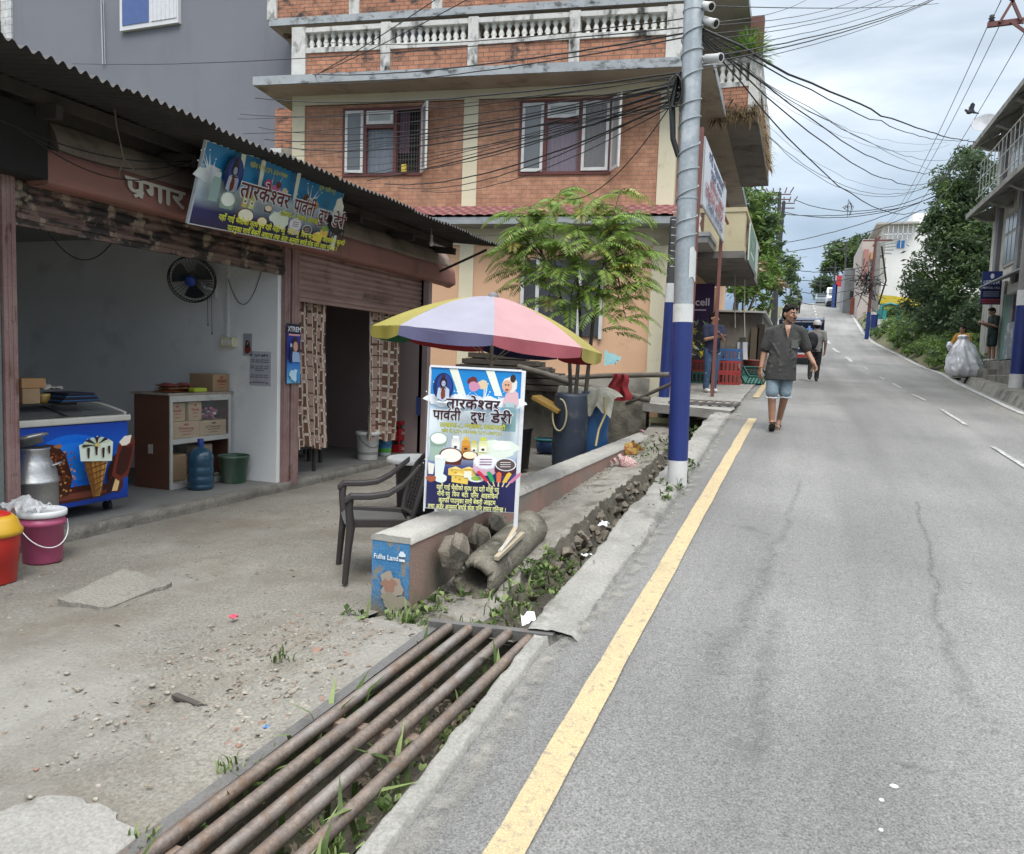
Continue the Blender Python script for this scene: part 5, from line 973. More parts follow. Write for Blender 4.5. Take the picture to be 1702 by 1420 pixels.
for k in range(8):
	a0 = a_start + .05 + k * math.pi / 4; a1 = a0 + math.pi / 4; ci = [0, 1, 2, 3, 6, 7, 6, 5][k]; m = MB()
	def pan(i, j):
		a = lerp(a0, a1, i); r = j * RIM; sag = (math.cos(math.pi / 8) / math.cos(a - (a0 + a1) / 2)); return upt(a, r * sag, canz(r) - .065 * math.sin(math.pi * i) * (j ** 1.3) * (1 - .62 * j) + .006 * nz(i * 5, j * 5, k) * j)
	m.grid(pan, 10, 12); m.build('panel', PANEL[ci], t)
	m = MB()
	def val(i, j):
		a = lerp(a0, a1, i); sag = (math.cos(math.pi / 8) / math.cos(a - (a0 + a1) / 2)); d = .115 * (1 - .30 * abs(2 * i - 1) ** 3) * j; return upt(a, RIM * sag + .012 * j * math.sin(i * 9 + k), canz(RIM) - d + .004 * nz(i * 8, k))
	m.grid(val, 12, 4); m.build('valance', VAL[ci], t)
	m = MB(); m.tube([upt(a0, r, canz(r) - .012) for r in [RIM * q / 8 for q in range(9)]], .005, 5); m.tube([upt(a0, RIM * .55, canz(RIM * .55) - .012), Vector((0, 0, hz_ - .62))], .004, 5); m.build('rib', flat('9a948a', .4), t)
m = MB(); m.lathe([(0, .03), (.035, .02), (.05, .0), (.055, -.02)], n=16, M=tiltM); m.v = [(x, y, z + hz_) for x, y, z in m.v]; m.build('cap', flat('6e6c72', .6), t)
rt_ = upt(ra - .1, RIM * 1.0, canz(RIM)); m = MB(); m.grid(lambda i, j: rt_ + Vector((cr.x, cr.y, 0)) * (.16 * i * (1 - .3 * j)) + Vector((0, 0, -.03 + .06 * (1 - i) - .14 * j * (1 - i * .6) + .02 * fbm(i * 6, j * 6))), 12, 8)
o = m.build('plastic_bag', flat('8fb9be', .35), label='torn pale turquoise plastic caught on the tip of the umbrella', cat='plastic bag'); o.location = UO
# plastic armchair
BRN = mat('dark_brown_plastic', (.045, .04, .038), (.035, .031, .03), 3, .42, fine=.05, spec=.45, stain=((.10, .095, .09), 7, .62, .78))
def armchair(loc, fdir, lab):
	t = thing('plastic_chair', lab, 'chair', loc, math.atan2(fdir[1], fdir[0]))     # local +x faces forward
	for sy in (-1, 1):
		m = MB(); m.tube([(.27, sy * .28, 0), (.25, sy * .275, .25), (.235, sy * .27, .40), (.25, sy * .28, .55), (.24, sy * .285, .625)], [.022, .026, .032, .028, .026], 10); m.build('leg', BRN, t)
		m = MB(); m.tube([(-.30, sy * .24, 0), (-.24, sy * .235, .25), (-.20, sy * .22, .42)], [.022, .027, .032], 10); m.build('leg', BRN, t)
		m = MB()
		ar = [(.27, .60, .64), (.26, .64, .655), (.10, .64, .645), (-.02, .65, .66), (-.12, .69, .72), (-.20, .745, .80), (-.26, .80, .86)]
		path = [(.285, sy * .285, .615), (.24, sy * .29, .648), (.10, sy * .29, .645), (-.02, sy * .285, .66), (-.12, sy * .275, .715), (-.20, sy * .255, .79), (-.255, sy * .215, .845)]
		for a, b in zip(path, path[1:]): pass
		n = len(path); wd = [.07, .078, .074, .068, .062, .055, .045]
		vs = []
		for q, wq in zip(path, wd): vs += [(q[0], q[1] - wq / 2, q[2]), (q[0], q[1] + wq / 2, q[2]), (q[0], q[1] + wq / 2, q[2] - .04), (q[0], q[1] - wq / 2, q[2] - .04)]
		m.add(vs, [(i * 4 + k, i * 4 + (k + 1) % 4, i * 4 + 4 + (k + 1) % 4, i * 4 + 4 + k) for i in range(n - 1) for k in range(4)] + [(3, 2, 1, 0), (n * 4 - 4, n * 4 - 3, n * 4 - 2, n * 4 - 1)]); m.build('armrest', BRN, t, bevel=.008)
		m = MB(); m.bar((.22, sy * .255, .43), (-.2, sy * .22, .41), .03, .06); m.build('seat_rail', BRN, t, bevel=.006)
	m = MB(); m.grid(lambda i, j: (lerp(.26, -.20, i), lerp(-.245, .245, j) * (1 - .12 * i), .435 - .03 * i - .018 * math.sin(math.pi * j) * (1 - i * .3) + (-.03 if i == 0 else 0)), 14, 12); m.grid(lambda i, j: (lerp(.26, -.20, i), lerp(-.245, .245, j) * (1 - .12 * i), .41 - .03 * i - .018 * math.sin(math.pi * j)), 8, 8, flip=True); m.build('seat', mat('chair_seat', (.10, .098, .095), (.07, .068, .066), 4, .5, fine=.08), t)
	m = MB()
	def bk(yy, h): return Vector((-.20 - .13 * h - .05 * (1 - (yy / .23) ** 2), yy, .42 + .46 * h))
	fr = [(-.21, .0), (-.235, .25), (-.235, .55), (-.21, .8), (-.14, .96), (0, 1.02), (.14, .96), (.21, .8), (.235, .55), (.235, .25), (.21, .0)]
	m.tube([bk(y, h) for y, h in fr], .02, 8); m.tube([bk(y, 0.02) for y in (-.21, -.1, 0, .1, .21)], .018, 8); m.build('back_frame', BRN, t)
	m = MB(); nr = 15
	for r_ in range(nr):
		h = .07 + .86 * r_ / (nr - 1); hw = .215 if h < .7 else .215 * math.sqrt(max(.05, 1 - ((h - .7) / .33) ** 2)); vs = []
		n = 28
		for q in range(n + 1):
			y = lerp(-hw, hw, q / n); b = bk(y, h); b.x += .008 * math.sin(q * math.pi / 2 + r_ * math.pi); vs += [b + Vector((0, 0, .009)), b - Vector((0, 0, .009))]
		m.add(vs, [(2 * q, 2 * q + 1, 2 * q + 3, 2 * q + 2) for q in range(n)], 0, True)
	for q in range(9):
		y = -.19 + .0475 * q; m.tube([bk(y, h) for h in (.03, .3, .6, .8 if abs(y) > .15 else .97)], .006, 5)
	m.build('woven_back', BRN, t); return t
fl = AZ(573, 971, .045); sd_ = (AZ(563, 938, .045) - fl).normalized(); fw = Vector((-sd_.y, sd_.x, 0))
armchair(fl - fw * .27 + sd_ * .28, fw, 'dark brown plastic armchair at the near end of the low wall')
c = AZ(872, 815, .12); armchair(Vector((-3.0, 7.35, .05)), Vector((-.75, -.66, 0)), 'dark plastic chair with a woven back behind the poster stand')
# round table with white top
c = AZ(690, 765, .60); t = thing('round_stool_table', 'low round table with a white top behind the armchair', 'table', (c.x, c.y + .05, .05)); m = MB(); m.lathe([(0, .525), (.30, .525), (.315, .53), (.315, .565), (.30, .575), (0, .575)], n=36); m.build('top', flat('f0f0ee', .5), t)
m = MB(); m.lathe([(.17, 0), (.2, .02), (.225, .5), (.24, .53)], n=28); m.build('drum', flat('2b2a2a', .6), t)
# stone wall behind, pile of timber, barrels
OLDW = mat('mossy_rubble_wall', (.20, .18, .145), (.12, .112, .09), 2.6, .95, fine=.3, bump=.9, bscale=18, stain=((.055, .052, .042), 2.2, .48, .68), stain2=((.085, .10, .05), 3.5, .58, .7))
a, b = Vector((-6.2, 13.4, 0)), Vector((-2.35, 13.0, 0)); t = thing('rubble_wall', 'low mossy rubble wall between the bench end and the house', 'wall', a); m = MB()
def rw(i, j):
	q = a.lerp(b, i) - a; top = 1.18 + .10 * fbm(i * 6, 1) - .22 * max(0, i - .75) * 2; k = j * 3
	if k <= 1: return Vector((q.x, q.y, lerp(-.1, top, k))) + Vector((0, -.05 * fbm(i * 22, k * 5, 2), 0))
	if k <= 2: return Vector((q.x, q.y + .3 * (k - 1), top + .03 * fbm(i * 30, k)))
	return Vector((q.x, q.y + .3, lerp(top, -.1, k - 2)))
m.grid(rw, 90, 36); m.build('wall_body', OLDW, t)
m = MB(); a2 = Vector((-2.4, 13.0, 0)); m.grid(lambda i, j: (lerp(-2.42, -2.30, i) + .05 * fbm(j * 6, i * 4), lerp(12.2, 14.3, j), (lerp(1.15, .75, j) if i > .2 else .2) * 1.0 + .05 * fbm(i * 9, j * 9)), 6, 24);
TIM = [mat('old_timber', (.085, .07, .055), (.05, .042, .034), 5, .9, fine=.3, bump=.5, bscale=25, scl=(1, 1, 4)), mat('grey_timber', (.14, .12, .10), (.085, .073, .06), 5, .9, fine=.3, bump=.5, bscale=25)]
tp = thing('timber_pile', 'stack of dark weathered planks on the rubble wall', 'timber pile', (-5.0, 13.2, 1.15))
for k in range(22):
	r_ = k // 4; z = .03 + .10 * r_ + .012 * (k % 3); L = 3.2 - .38 * r_ + .3 * nz(k, 1); y = -.28 + .18 * (k % 4); x0 = -1.2 + .12 * r_ + .2 * nz(k, 3); m = MB(); h = .092
	M = Matrix.Translation((x0, y, z)) @ Matrix.Rotation(.03 * nz(k, 5), 4, 'Z') @ Matrix.Rotation(.015 * nz(k, 9) + .012, 4, 'Y'); m.box(0, L * .82, -.08, .08, 0, h, 0, M); m.build('plank', TIM[k % 2], tp, bevel=.006)
m = MB(); m.tube([AY(862, 610, 12.85), AY(905, 622, 12.7), AY(960, 640, 12.6), AY(1080, 665, 12.55)], .055, 8); m.build('bamboo_pole', TIM[1], label='thick dark bamboo pole sloping down from the timber pile', cat='pole')
m = MB(); a_, b_ = AY(905, 630, 13.0), AY(1112, 623, 13.4); m.tube([a_, a_.lerp(b_, .5) + Vector((0, 0, .02)), b_], .045, 8); m.build('grey_pole', TIM[1], label='long grey horizontal pole along the house plinth', cat='pole')
m = MB(); m.tube([AY(1040, 672, 12.5), AY(1116, 638, 12.6)], .03, 8); m.build('dark_pole', TIM[0], label='short dark pole leaning up towards the blue street pole', cat='pole')
# red cloth
c = AY(1030, 626, 12.45); m = MB(); m.grid(lambda i, j: ((i - .5) * .42 * (.55 + .45 * j) + .02 * math.sin(j * 9), .04 * math.sin(i * 14) - .03 * j, .04 - .44 * j * (.92 + .08 * math.sin(i * 3))), 24, 16); o = m.build('red_cloth', mat('red_cloth', (.22, .012, .018), (.16, .01, .014), 5, .9, fine=.1), label='dark red cloth draped over the poles', cat='cloth'); o.location = c
# barrels and tubs
BLB = mat('blue_plastic_drum', (.022, .09, .23), (.02, .075, .19), 3, .4, fine=.06, stain=((.10, .13, .16), 4, .6, .75)); BKP = flat('232426', .5)
def drum(lab, px, y, r, h, mt, mouth=True, z=.12):
	c = AY(px[0], px[1], y); t = thing('plastic_drum', lab, 'drum', (c.x, y + r, z)); m = MB(); m.lathe([(0, 0), (r * .92, 0), (r * .97, .03), (r, h * .2), (r * 1.03, h * .32), (r * 1.03, h * .35), (r, h * .45), (r * 1.03, h * .66), (r * 1.03, h * .69), (r, h * .8), (r * .95, h * .96), (r * .9, h), (0, h * .99)], n=32); m.build('body', mt, t); return t
drum('bright blue plastic drum behind the thin tree trunks', (968, 740), 10.9, .30, 1.14, BLB); drum('dark blue drum left of the thin tree trunks', (938, 745), 10.2, .24, 1.12, mat('dark_blue_drum', (.025, .035, .055), (.018, .026, .042), 3, .5, fine=.15, stain=((.09, .09, .085), 4, .55, .72)))
c = AZ(892, 725, .12); t = thing('plastic_bin', 'tall black bin beside the dark blue drum', 'bin', (-3.75, 10.4, .12)); m = MB(); m.lathe([(0, 0), (.2, 0), (.24, .56), (.255, .57), (.25, .60), (0, .60)], n=24); m.build('body', BKP, t); m = MB(); m.box(-.2, .26, -.2, .2, .62, .68, 0, Matrix.Rotation(-.5, 4, 'Y')); m.build('lid', flat('3a2e22', .6), t)
m = MB(); M = Matrix.Rotation(.45, 4, 'Y'); m.box(-.22, .22, -.18, .18, -.03, .03, 0, M); o = m.build('wooden_lid', flat('8a6c2c', .6), label='yellow brown slab leaning on the bins near the trunks', cat='board', bevel=.01); o.location = AY(912, 672, 10.3)
t = thing('blue_basin', 'blue basin with a green rim at the foot of the drums', 'basin', AZ(908, 752, .12)); m = MB(); m.lathe([(0, 0), (.16, 0), (.2, .22), (.19, .22), (.15, .02), (0, .02)], n=24); m.build('body', flat('1f3d63', .4), t); m = MB(); m.lathe([(.201, .21), (.215, .215), (.215, .24), (.19, .24)], n=24); m.build('rim', flat('2f7f73', .4), t)
c = AZ(968, 745, .15); m = MB(); m.ell((0, 0, .2), (.17, .16, .24), 24, 16, wob=.22, ws=3); o = m.build('white_sack', mat('dirty_white_sack', (.36, .35, .30), (.20, .19, .16), 9, .85, fine=.2, bump=.5), label='dirty white sack leaning at the foot of the blue drum', cat='sack'); o.location = (c.x, c.y, .1)
m = MB(); m.grid(lambda i, j: ((i - .5) * .85, -.42 + .8 * j + .05 * nz(i * 9, 2), .03 * fbm(i * 5, j * 5) - max(0, .22 - j) * (1.3 + .9 * nz(i * 7, 5)) - .5 * max(0, i - .75)), 40, 24); o = m.build('canvas_cover', mat('pale_torn_canvas', (.40, .38, .31), (.24, .23, .18), 6, .9, fine=.2), label='torn pale canvas covering the top of the blue drum', cat='cover'); q = AY(968, 740, 10.9); o.location = (q.x, 11.22, 1.30)
m = MB(); P0 = AY(1004, 660, 10.8); m.tube([P0, P0 + Vector((.03, 0, -.25)), AY(995, 715, 10.5), AY(990, 742, 10.3)], .016, 7); m.build('yellow_hose', flat('9a8a5c', .6), label='yellowish hose hanging down beside the blue drum', cat='hose')
m = MB(); c = AY(930, 690, 10.15); m.tube([c + Vector((.10 * math.sin(a) , 0, .22 * math.cos(a))) for a in [2 * math.pi * k / 20 for k in range(18)]], .013, 6); m.build('hose_loop', flat('a39a78', .6), label='loop of pale hose on the dark blue drum', cat='hose')
m = MB(); c = AY(955, 695, 10.1);
# snack bags on the ledge
def sack(px, r, mt, lab, tilt, z=.36):
	c = AZ(px[0], px[1], z); m = MB(); m.ell((0, 0, r[2] * .7), r, 22, 14, wob=.3, ws=2.6, M=Euler(tilt).to_matrix().to_4x4()); m.grid(lambda i, j: Euler(tilt).to_matrix() @ Vector(((i - .5) * r[0] * 1.7, .03 * math.sin(i * 15), r[2] * (1.5 + .45 * j)) ), 10, 3); o = m.build('sack', mt, label=lab, cat='sack'); o.location = (c.x, c.y, z - .03)
sack((1046, 762), (.12, .10, .15), mat('orange_printed_sack', (.44, .25, .05), (.40, .30, .09), 14, .5, fine=.1, stain=((.30, .08, .03), 11, .5, .55), stain2=((.55, .45, .28), 18, .58, .62)), 'crumpled orange and yellow printed bag on the ledge by the low wall', (.3, .5, 0))
def chk(t, L, co, c, mix, noi):
	k = N(t, 'ShaderNodeTexChecker'); k.inputs['Scale'].default_value = 60; k.inputs[1].default_value = (.36, .08, .09, 1); k.inputs[2].default_value = (.50, .46, .42, 1); L(co.outputs['Object'], k.inputs[0]); return k.outputs[0]
sack((1044, 782), (.10, .09, .13), mat('checked_sack', (.4, .2, .2), None, 3, .7, extra=chk), 'small red and white checked sack in front of the orange bag', (-.3, -.7, .4), .33)
m = MB(); m.grid(lambda i, j: ((i - .5) * .25, (j - .5) * .15, .03 + .03 * fbm(i * 5, j * 5)), 10, 8); o = m.build('pink_rag', flat('a87c84', .8), label='pale pink rag on the far end of the low wall', cat='rag'); o.location = (-2.30, 12.9, .54)
# young tree with feathery leaves beside the wall
LFA = mat('fresh_leaflet', leaf=.4, c1=(.23, .33, .07), c2=(.15, .265, .045), scale=5, rough=.5, fine=.15, fscale=40, spec=.3, stain=((.36, .42, .09), 2.4, .56, .7)); LFB = mat('yellow_leaflet', (.30, .24, .04), (.20, .20, .035), 6, .5); BARK = mat('grey_brown_bark', (.10, .085, .07), (.06, .05, .043), 8, .9, fine=.3, bump=.5, bscale=30)
tr = thing('young_tree', 'young tree of feathery drooping leaves in front of the brick house', 'tree', (-2.85, 10.6, .1)); TO = Vector(tr.location)
def TP(px, py, y): return AY(px, py, y) - TO
RT = random.Random(3)
stems = [[TP(950, 742, 10.6), TP(958, 640, 10.6), TP(965, 560, 10.6), TP(962, 480, 10.6), TP(952, 420, 10.55)], [TP(962, 742, 10.6), TP(975, 640, 10.6), TP(985, 540, 10.55), TP(1000, 450, 10.5), TP(1012, 400, 10.5)], [TP(946, 740, 10.7), TP(948, 640, 10.75), TP(945, 540, 10.8), TP(925, 470, 10.9), TP(900, 420, 10.9)]]
for s_ in stems: m = MB(); m.tube(s_, [.034, .030, .025, .019, .012], 8); m.build('trunk', BARK, tr)
fol = MB(); tw = MB()
def frond(b, d, L, droop):
	n = 17; pts = [Vector(b)]; dd = Vector(d).normalized()
	for k in range(n): dd = (dd + Vector((0, 0, -droop / n))).normalized(); pts.append(pts[-1] + dd * L / n)
	tw.tube(pts, [.004 - .003 * k / n for k in range(n + 1)], 4, cap=False); mi = 1 if RT.random() < .05 else 0
	for k in range(2, n + 1):
		p, q = pts[k - 1], pts[k]; ax_ = (q - p).normalized(); sd = ax_.cross(Vector((0, 0, 1))).normalized(); up_ = sd.cross(ax_); ln = .058 + .085 * math.sin(math.pi * (.12 + .80 * k / n)) * min(1, L / .5)
		for sg_ in (-1, 1):
			dr = (sd * sg_ * .9 + ax_ * .38 - Vector((0, 0, .18 + .45 * RT.random()))).normalized(); w2 = ax_ * ln * .105; c_ = p + dr * ln * .42
			mm = 1 if (mi or RT.random() < .025) else 0; fol.add([p, c_ + w2 - up_ * ln * .02, p + dr * ln, c_ - w2 - up_ * ln * .02], [(0, 1, 2, 3)], mm, True)
tips = []
targets = [(850, 355, 10.7), (880, 345, 10.5), (915, 335, 10.6), (930, 320, 10.8), (965, 340, 10.5), (1000, 335, 10.6), (1030, 320, 10.7), (1010, 365, 10.3), (1050, 355, 10.5), (960, 375, 10.2), (905, 385, 10.3), (870, 395, 10.5), (835, 415, 10.6), (860, 440, 10.8), (930, 410, 10.2), (985, 410, 10.1), (1040, 400, 10.3), (1060, 420, 10.6), (1050, 450, 10.4), (1000, 455, 10.1), (940, 455, 10.2), (895, 450, 10.4), (960, 430, 10.8), (1020, 430, 10.8), (1030, 470, 10.3), (975, 490, 10.2), (985, 375, 10.7), (890, 360, 10.8), (1025, 385, 10.7), (865, 375, 10.2), (960, 500, 10.6), (1030, 500, 10.5), (880, 470, 10.3), (905, 505, 10.4), (945, 520, 10.2), (1000, 520, 10.2), (1062, 478, 10.4), (1078, 425, 10.5), (850, 405, 10.4), (1040, 530, 10.3)]
for (px, py, y) in targets:
	e_ = TP(px, py, y); st = min(stems, key=lambda s: (s[-1] - e_).length); b_ = st[-1].lerp(st[-2], RT.random()); mid = b_.lerp(e_, .5) + Vector((0, 0, .08)); tw.tube([b_, mid, e_], [.011, .008, .005], 5)
	for k in range(8):
		a = RT.random() * 6.28; frond(b_.lerp(e_, RT.uniform(.6, 1.05)) if k else e_, (math.cos(a), math.sin(a), RT.uniform(.1, .9)), RT.uniform(.36, .66), RT.uniform(1.0, 2.2))
for (px, py, dx) in [(845, 455, -1), (1065, 390, 1), (1075, 440, 1), (855, 350, -1), (1008, 555, .3), (1045, 560, .8), (825, 455, -1), (835, 480, -1)]:
	e_ = TP(px, py, 10.5); frond(e_ - Vector((dx * .25, 0, -.05)), (dx, .2, .2), .55, 1.0)
tw.build('twigs', BARK, tr); fol.build('crown', [LFA, LFB], tr)

# ================================================================ brick house
P0 = CAMP + ray(1102, 620) * (15.2 / ray(1102, 620).y); P0.z = 0
FA = R(8.1433); FD = Vector((math.cos(FA), math.sin(FA), 0)); FN = Vector((-FD.y, FD.x, 0))       # along the facade, into the house
def WP(u, v, z): return P0 + FD * u + FN * v + Vector((0, 0, z))
def FU(px, py, v=0):
	p = onp(px, py, FN, P0 + FN * v) - P0; return p.dot(FD), p.z
def brick_mat(name, c1, c2, mortar, stain=None, stain2=None, w=.235, h=.082, ms=.007):
	def ex(t, L, co, c, mix, noi):
		s = N(t, 'ShaderNodeSeparateXYZ'); L(co.outputs['Object'], s.inputs[0]); a = N(t, 'ShaderNodeMath', operation='ADD'); L(s.outputs[0], a.inputs[0]); L(s.outputs[1], a.inputs[1])
		cb = N(t, 'ShaderNodeCombineXYZ'); L(a.outputs[0], cb.inputs[0]); L(s.outputs[2], cb.inputs[1])
		nn_ = noi(3, 3); vm = N(t, 'ShaderNodeVectorMath', operation='SCALE'); L(nn_.outputs[1], vm.inputs[0]); vm.inputs['Scale'].default_value = .012; va = N(t, 'ShaderNodeVectorMath', operation='ADD'); L(cb.outputs[0], va.inputs[0]); L(vm.outputs[0], va.inputs[1])
		b = N(t, 'ShaderNodeTexBrick'); L(va.outputs[0], b.inputs['Vector']); b.inputs['Scale'].default_value = 1; b.inputs['Brick Width'].default_value = w; b.inputs['Row Height'].default_value = h; b.inputs['Mortar Size'].default_value = ms; b.inputs['Mortar Smooth'].default_value = .3; b.inputs['Bias'].default_value = -.1
		b.inputs['Color1'].default_value = (*c1, 1); b.inputs['Color2'].default_value = (*c2, 1); b.inputs['Mortar'].default_value = (*mortar, 1)
		n2 = noi(6, 4); r = ramp(t, [(.3, .72), (.7, 1.15)]); L(n2.outputs[0], r.inputs[0]); return mix(1, b.outputs['Color'], r.outputs[0], 'MULTIPLY')
	return mat(name, c1, c2, 3, .88, fine=.12, fscale=40, bump=.2, bscale=40, extra=ex, stain=stain, stain2=stain2)
BR1 = brick_mat('orange_facing_brick', (.46, .24, .148), (.385, .19, .115), (.235, .155, .115), stain=((.42, .29, .20), 1.1, .6, .85))
BR2 = brick_mat('stained_parapet_brick', (.44, .20, .118), (.35, .15, .09), (.14, .10, .08), stain=((.035, .032, .03), 2.6, .54, .66, (1, 1, 1.6)), stain2=((.10, .085, .07), 5, .62, .72), w=.25, h=.085, ms=.010)
CREAM = mat('cream_plaster', (.66, .60, .44), (.60, .54, .39), 1.5, .85, fine=.05, bump=.08, stain=((.36, .31, .21), 3, .62, .85))
PEACH = mat('peach_plaster', (.64, .40, .255), (.58, .355, .22), 1.2, .88, fine=.06, bump=.08, stain=((.46, .28, .18), 2.2, .6, .85), stain2=((.25, .19, .14), 7, .70, .76))
MOLD = mat('black_streaked_concrete', (.60, .59, .56), (.48, .475, .45), 3, .9, fine=.2, bump=.3, stain=((.035, .034, .032), 3.4, .50, .64, (1, 1, .5)), stain2=((.44, .43, .40), 8, .6, .7))
SLABM = mat('grey_fascia', (.36, .385, .405), (.29, .31, .325), 3, .88, fine=.15, stain=((.03, .03, .03), 2.8, .52, .66, (1, 1, 2)), stain2=((.12, .12, .115), 7, .58, .7))
SOFF = mat('soffit_plaster', (.36, .325, .27), (.29, .26, .215), 1.4, .9, fine=.08, stain=((.13, .12, .10), 1.5, .55, .75))
GSOF = mat('dark_grey_soffit', (.19, .18, .165), (.13, .125, .115), 1.2, .9, fine=.12, stain=((.05, .048, .045), 1.6, .5, .7))  # darker grey than the other soffit, with random darker blotches
RTILE = mat('pink_scallop_tile', (.32, .135, .125), (.25, .105, .097), 5, .6, fine=.1, stain=((.16, .07, .06), 3, .6, .8))
REDW = mat('dark_red_frame', (.13, .035, .03), (.10, .028, .025), 5, .6, fine=.1); WHW = mat('white_casement', (.60, .60, .58), (.50, .50, .48), 6, .6, fine=.08)
DKIN = mat('room_shade_paint', (.015, .013, .013), None, 2, .95); GGL = mat('grey_window_glass', (.14, .155, .165), (.11, .12, .13), 1, .12, fine=0, spec=.6)  # DKIN: near-black colour that paints the shade of unlit rooms
house = thing('brick_house', 'three storey orange brick house with cream columns and mouldy balconies', 'house', P0)
bpy.context.view_layer.update()
def hb(m, name, mt, par=None, **k):
	o = m.build(name, mt, **k); return wparent(o, par or house)
def plan(q): return [(-7.93, q), (0, q), (1.70, 11.9), (-7.93, 11.9)]
m = MB(); m.prism([(-8.3, .02), (0.02, .02), (1.72, 11.9), (-8.3, 11.9)], WP, .3, 4.5); hb(m, 'ground_floor_wall', PEACH)
m = MB(); m.prism([(-.32, -.02), (.05, -.02), (.09, .3), (-.32, .3)], WP, .9, 4.35); hb(m, 'corner_column', CREAM)
m = MB(); m.prism([(-4.2, -.015), (-3.9, -.015), (-3.9, .1), (-4.2, .1)], WP, .9, 4.35); hb(m, 'column', CREAM)
m = MB(); m.prism([(-8.3, -.08), (-.25, -.08), (-.25, .1), (-8.3, .1)], WP, .3, 1.42); hb(m, 'plinth', mat('grey_plinth', (.34, .32, .28), (.24, .225, .19), 2, .92, fine=.15, stain=((.12, .11, .09), 2, .5, .75)))
m = MB(); m.prism([(-8.3, -.02), (.05, -.02), (.05, .1), (-8.3, .1)], WP, 3.98, 4.32); hb(m, 'beam', CREAM)
def holes(u0, u1, z0, z1, hs, v=0, dep=.14):
	us = sorted({u0, u1, *[h[0] for h in hs], *[h[1] for h in hs]}); zs = sorted({z0, z1, *[h[2] for h in hs], *[h[3] for h in hs]}); m = MB()
	for a, b in zip(us, us[1:]):
		for c, d in zip(zs, zs[1:]):
			if any(h[0] - 1e-6 <= a and b <= h[1] + 1e-6 and h[2] - 1e-6 <= c and d <= h[3] + 1e-6 for h in hs): continue
			m.quad(WP(a, v, c), WP(b, v, c), WP(b, v, d), WP(a, v, d))
	for h in hs:
		a, b, c, d = h; m.quad(WP(a, v, c), WP(a, v + dep, c), WP(a, v + dep, d), WP(a, v, d)); m.quad(WP(b, v, c), WP(b, v, d), WP(b, v + dep, d), WP(b, v + dep, c)); m.quad(WP(a, v, c), WP(b, v, c), WP(b, v + dep, c), WP(a, v + dep, c)); m.quad(WP(a, v, d), WP(a, v + dep, d), WP(b, v + dep, d), WP(b, v, d))
	return m
W1 = (-6.80, -5.06, 5.39, 6.77); W2 = (-3.04, -1.20, 5.36, 6.80)
hb(holes(-7.66, -4.19, 4.76, 6.84, [W1]), 'brick_panel', BR1); hb(holes(-3.89, -.30, 4.76, 6.84, [W2]), 'brick_panel', BR1)
m = MB(); m.prism([(-7.9, .16), (0, .16), (1.68, 11.88), (-7.9, 11.88)], WP, 4.6, 7.3); hb(m, 'room_dark_fill', DKIN)  # solid box behind the windows, room darkness painted into its colour
for a, b in ((-7.95, -7.665), (-4.19, -3.89), (-.30, .03)): m = MB(); m.prism([(a, -.025), (b, -.025), (b + (.02 if b > 0 else 0), .15), (a, .15)], WP, 4.74, 6.86); hb(m, 'column', CREAM)
m = MB(); m.prism([(-7.95, -.03), (.03, -.03), (.03, .15), (-7.95, .15)], WP, 6.862, 7.36); hb(m, 'beam', CREAM)
# street side of the first floor
m = MB(); m.quad(WP(.035, .15, 4.5), WP(1.71, 11.9, 4.5), WP(1.71, 11.9, 7.3), WP(.035, .15, 7.3)); hb(m, 'side_wall', BR1)
def rod(m, a, b, r=.008): m.tube([a, b], r, 5, cap=False)
CURP = mat('purple_curtain', (.21, .12, .17), (.13, .07, .10), 3, .9, scl=(14, 14, .3), fine=.05); CURB = mat('bluish_curtain', (.16, .18, .22), (.10, .12, .15), 3, .9, scl=(14, 14, .3), fine=.05)
def casement(a, b, z0, z1, v, par, ang=0, hinge='R', nm='casement', fw=.055, glass=None):
	"""a framed sash between u=a..b; opened outwards by ang about its hinge"""
	root = thing(nm, None, None); root.matrix_world = Matrix.Identity(4); w = b - a; Mx = Matrix((( FD.x, FN.x, 0, 0), (FD.y, FN.y, 0, 0), (0, 0, 1, 0), (0, 0, 0, 1)))
	hu = b if hinge == 'R' else a; M = Matrix.Translation(WP(hu, v, 0)) @ Mx @ Matrix.Rotation(ang, 4, 'Z'); s = (-w, 0) if hinge == 'R' else (0, w); COL.objects.unlink(root); bpy.data.objects.remove(root)
	m = MB(); m.box(s[0], s[0] + fw, -.02, .02, z0, z1, 0, M); m.box(s[1] - fw, s[1], -.02, .02, z0, z1, 0, M); m.box(s[0] + fw, s[1] - fw, -.02, .02, z0, z0 + fw * 1.1, 0, M); m.box(s[0] + fw, s[1] - fw, -.02, .02, z1 - fw * 1.1, z1, 0, M); o = m.build(nm, WHW); wparent(o, par)
	m = MB(); m.box(s[0] + fw, s[1] - fw, -.004, .004, z0 + fw, z1 - fw, 0, M); g = m.build('pane', glass or GGL); bpy.context.view_layer.update(); g.parent = o; g.matrix_parent_inverse = o.matrix_world.inverted(); return o
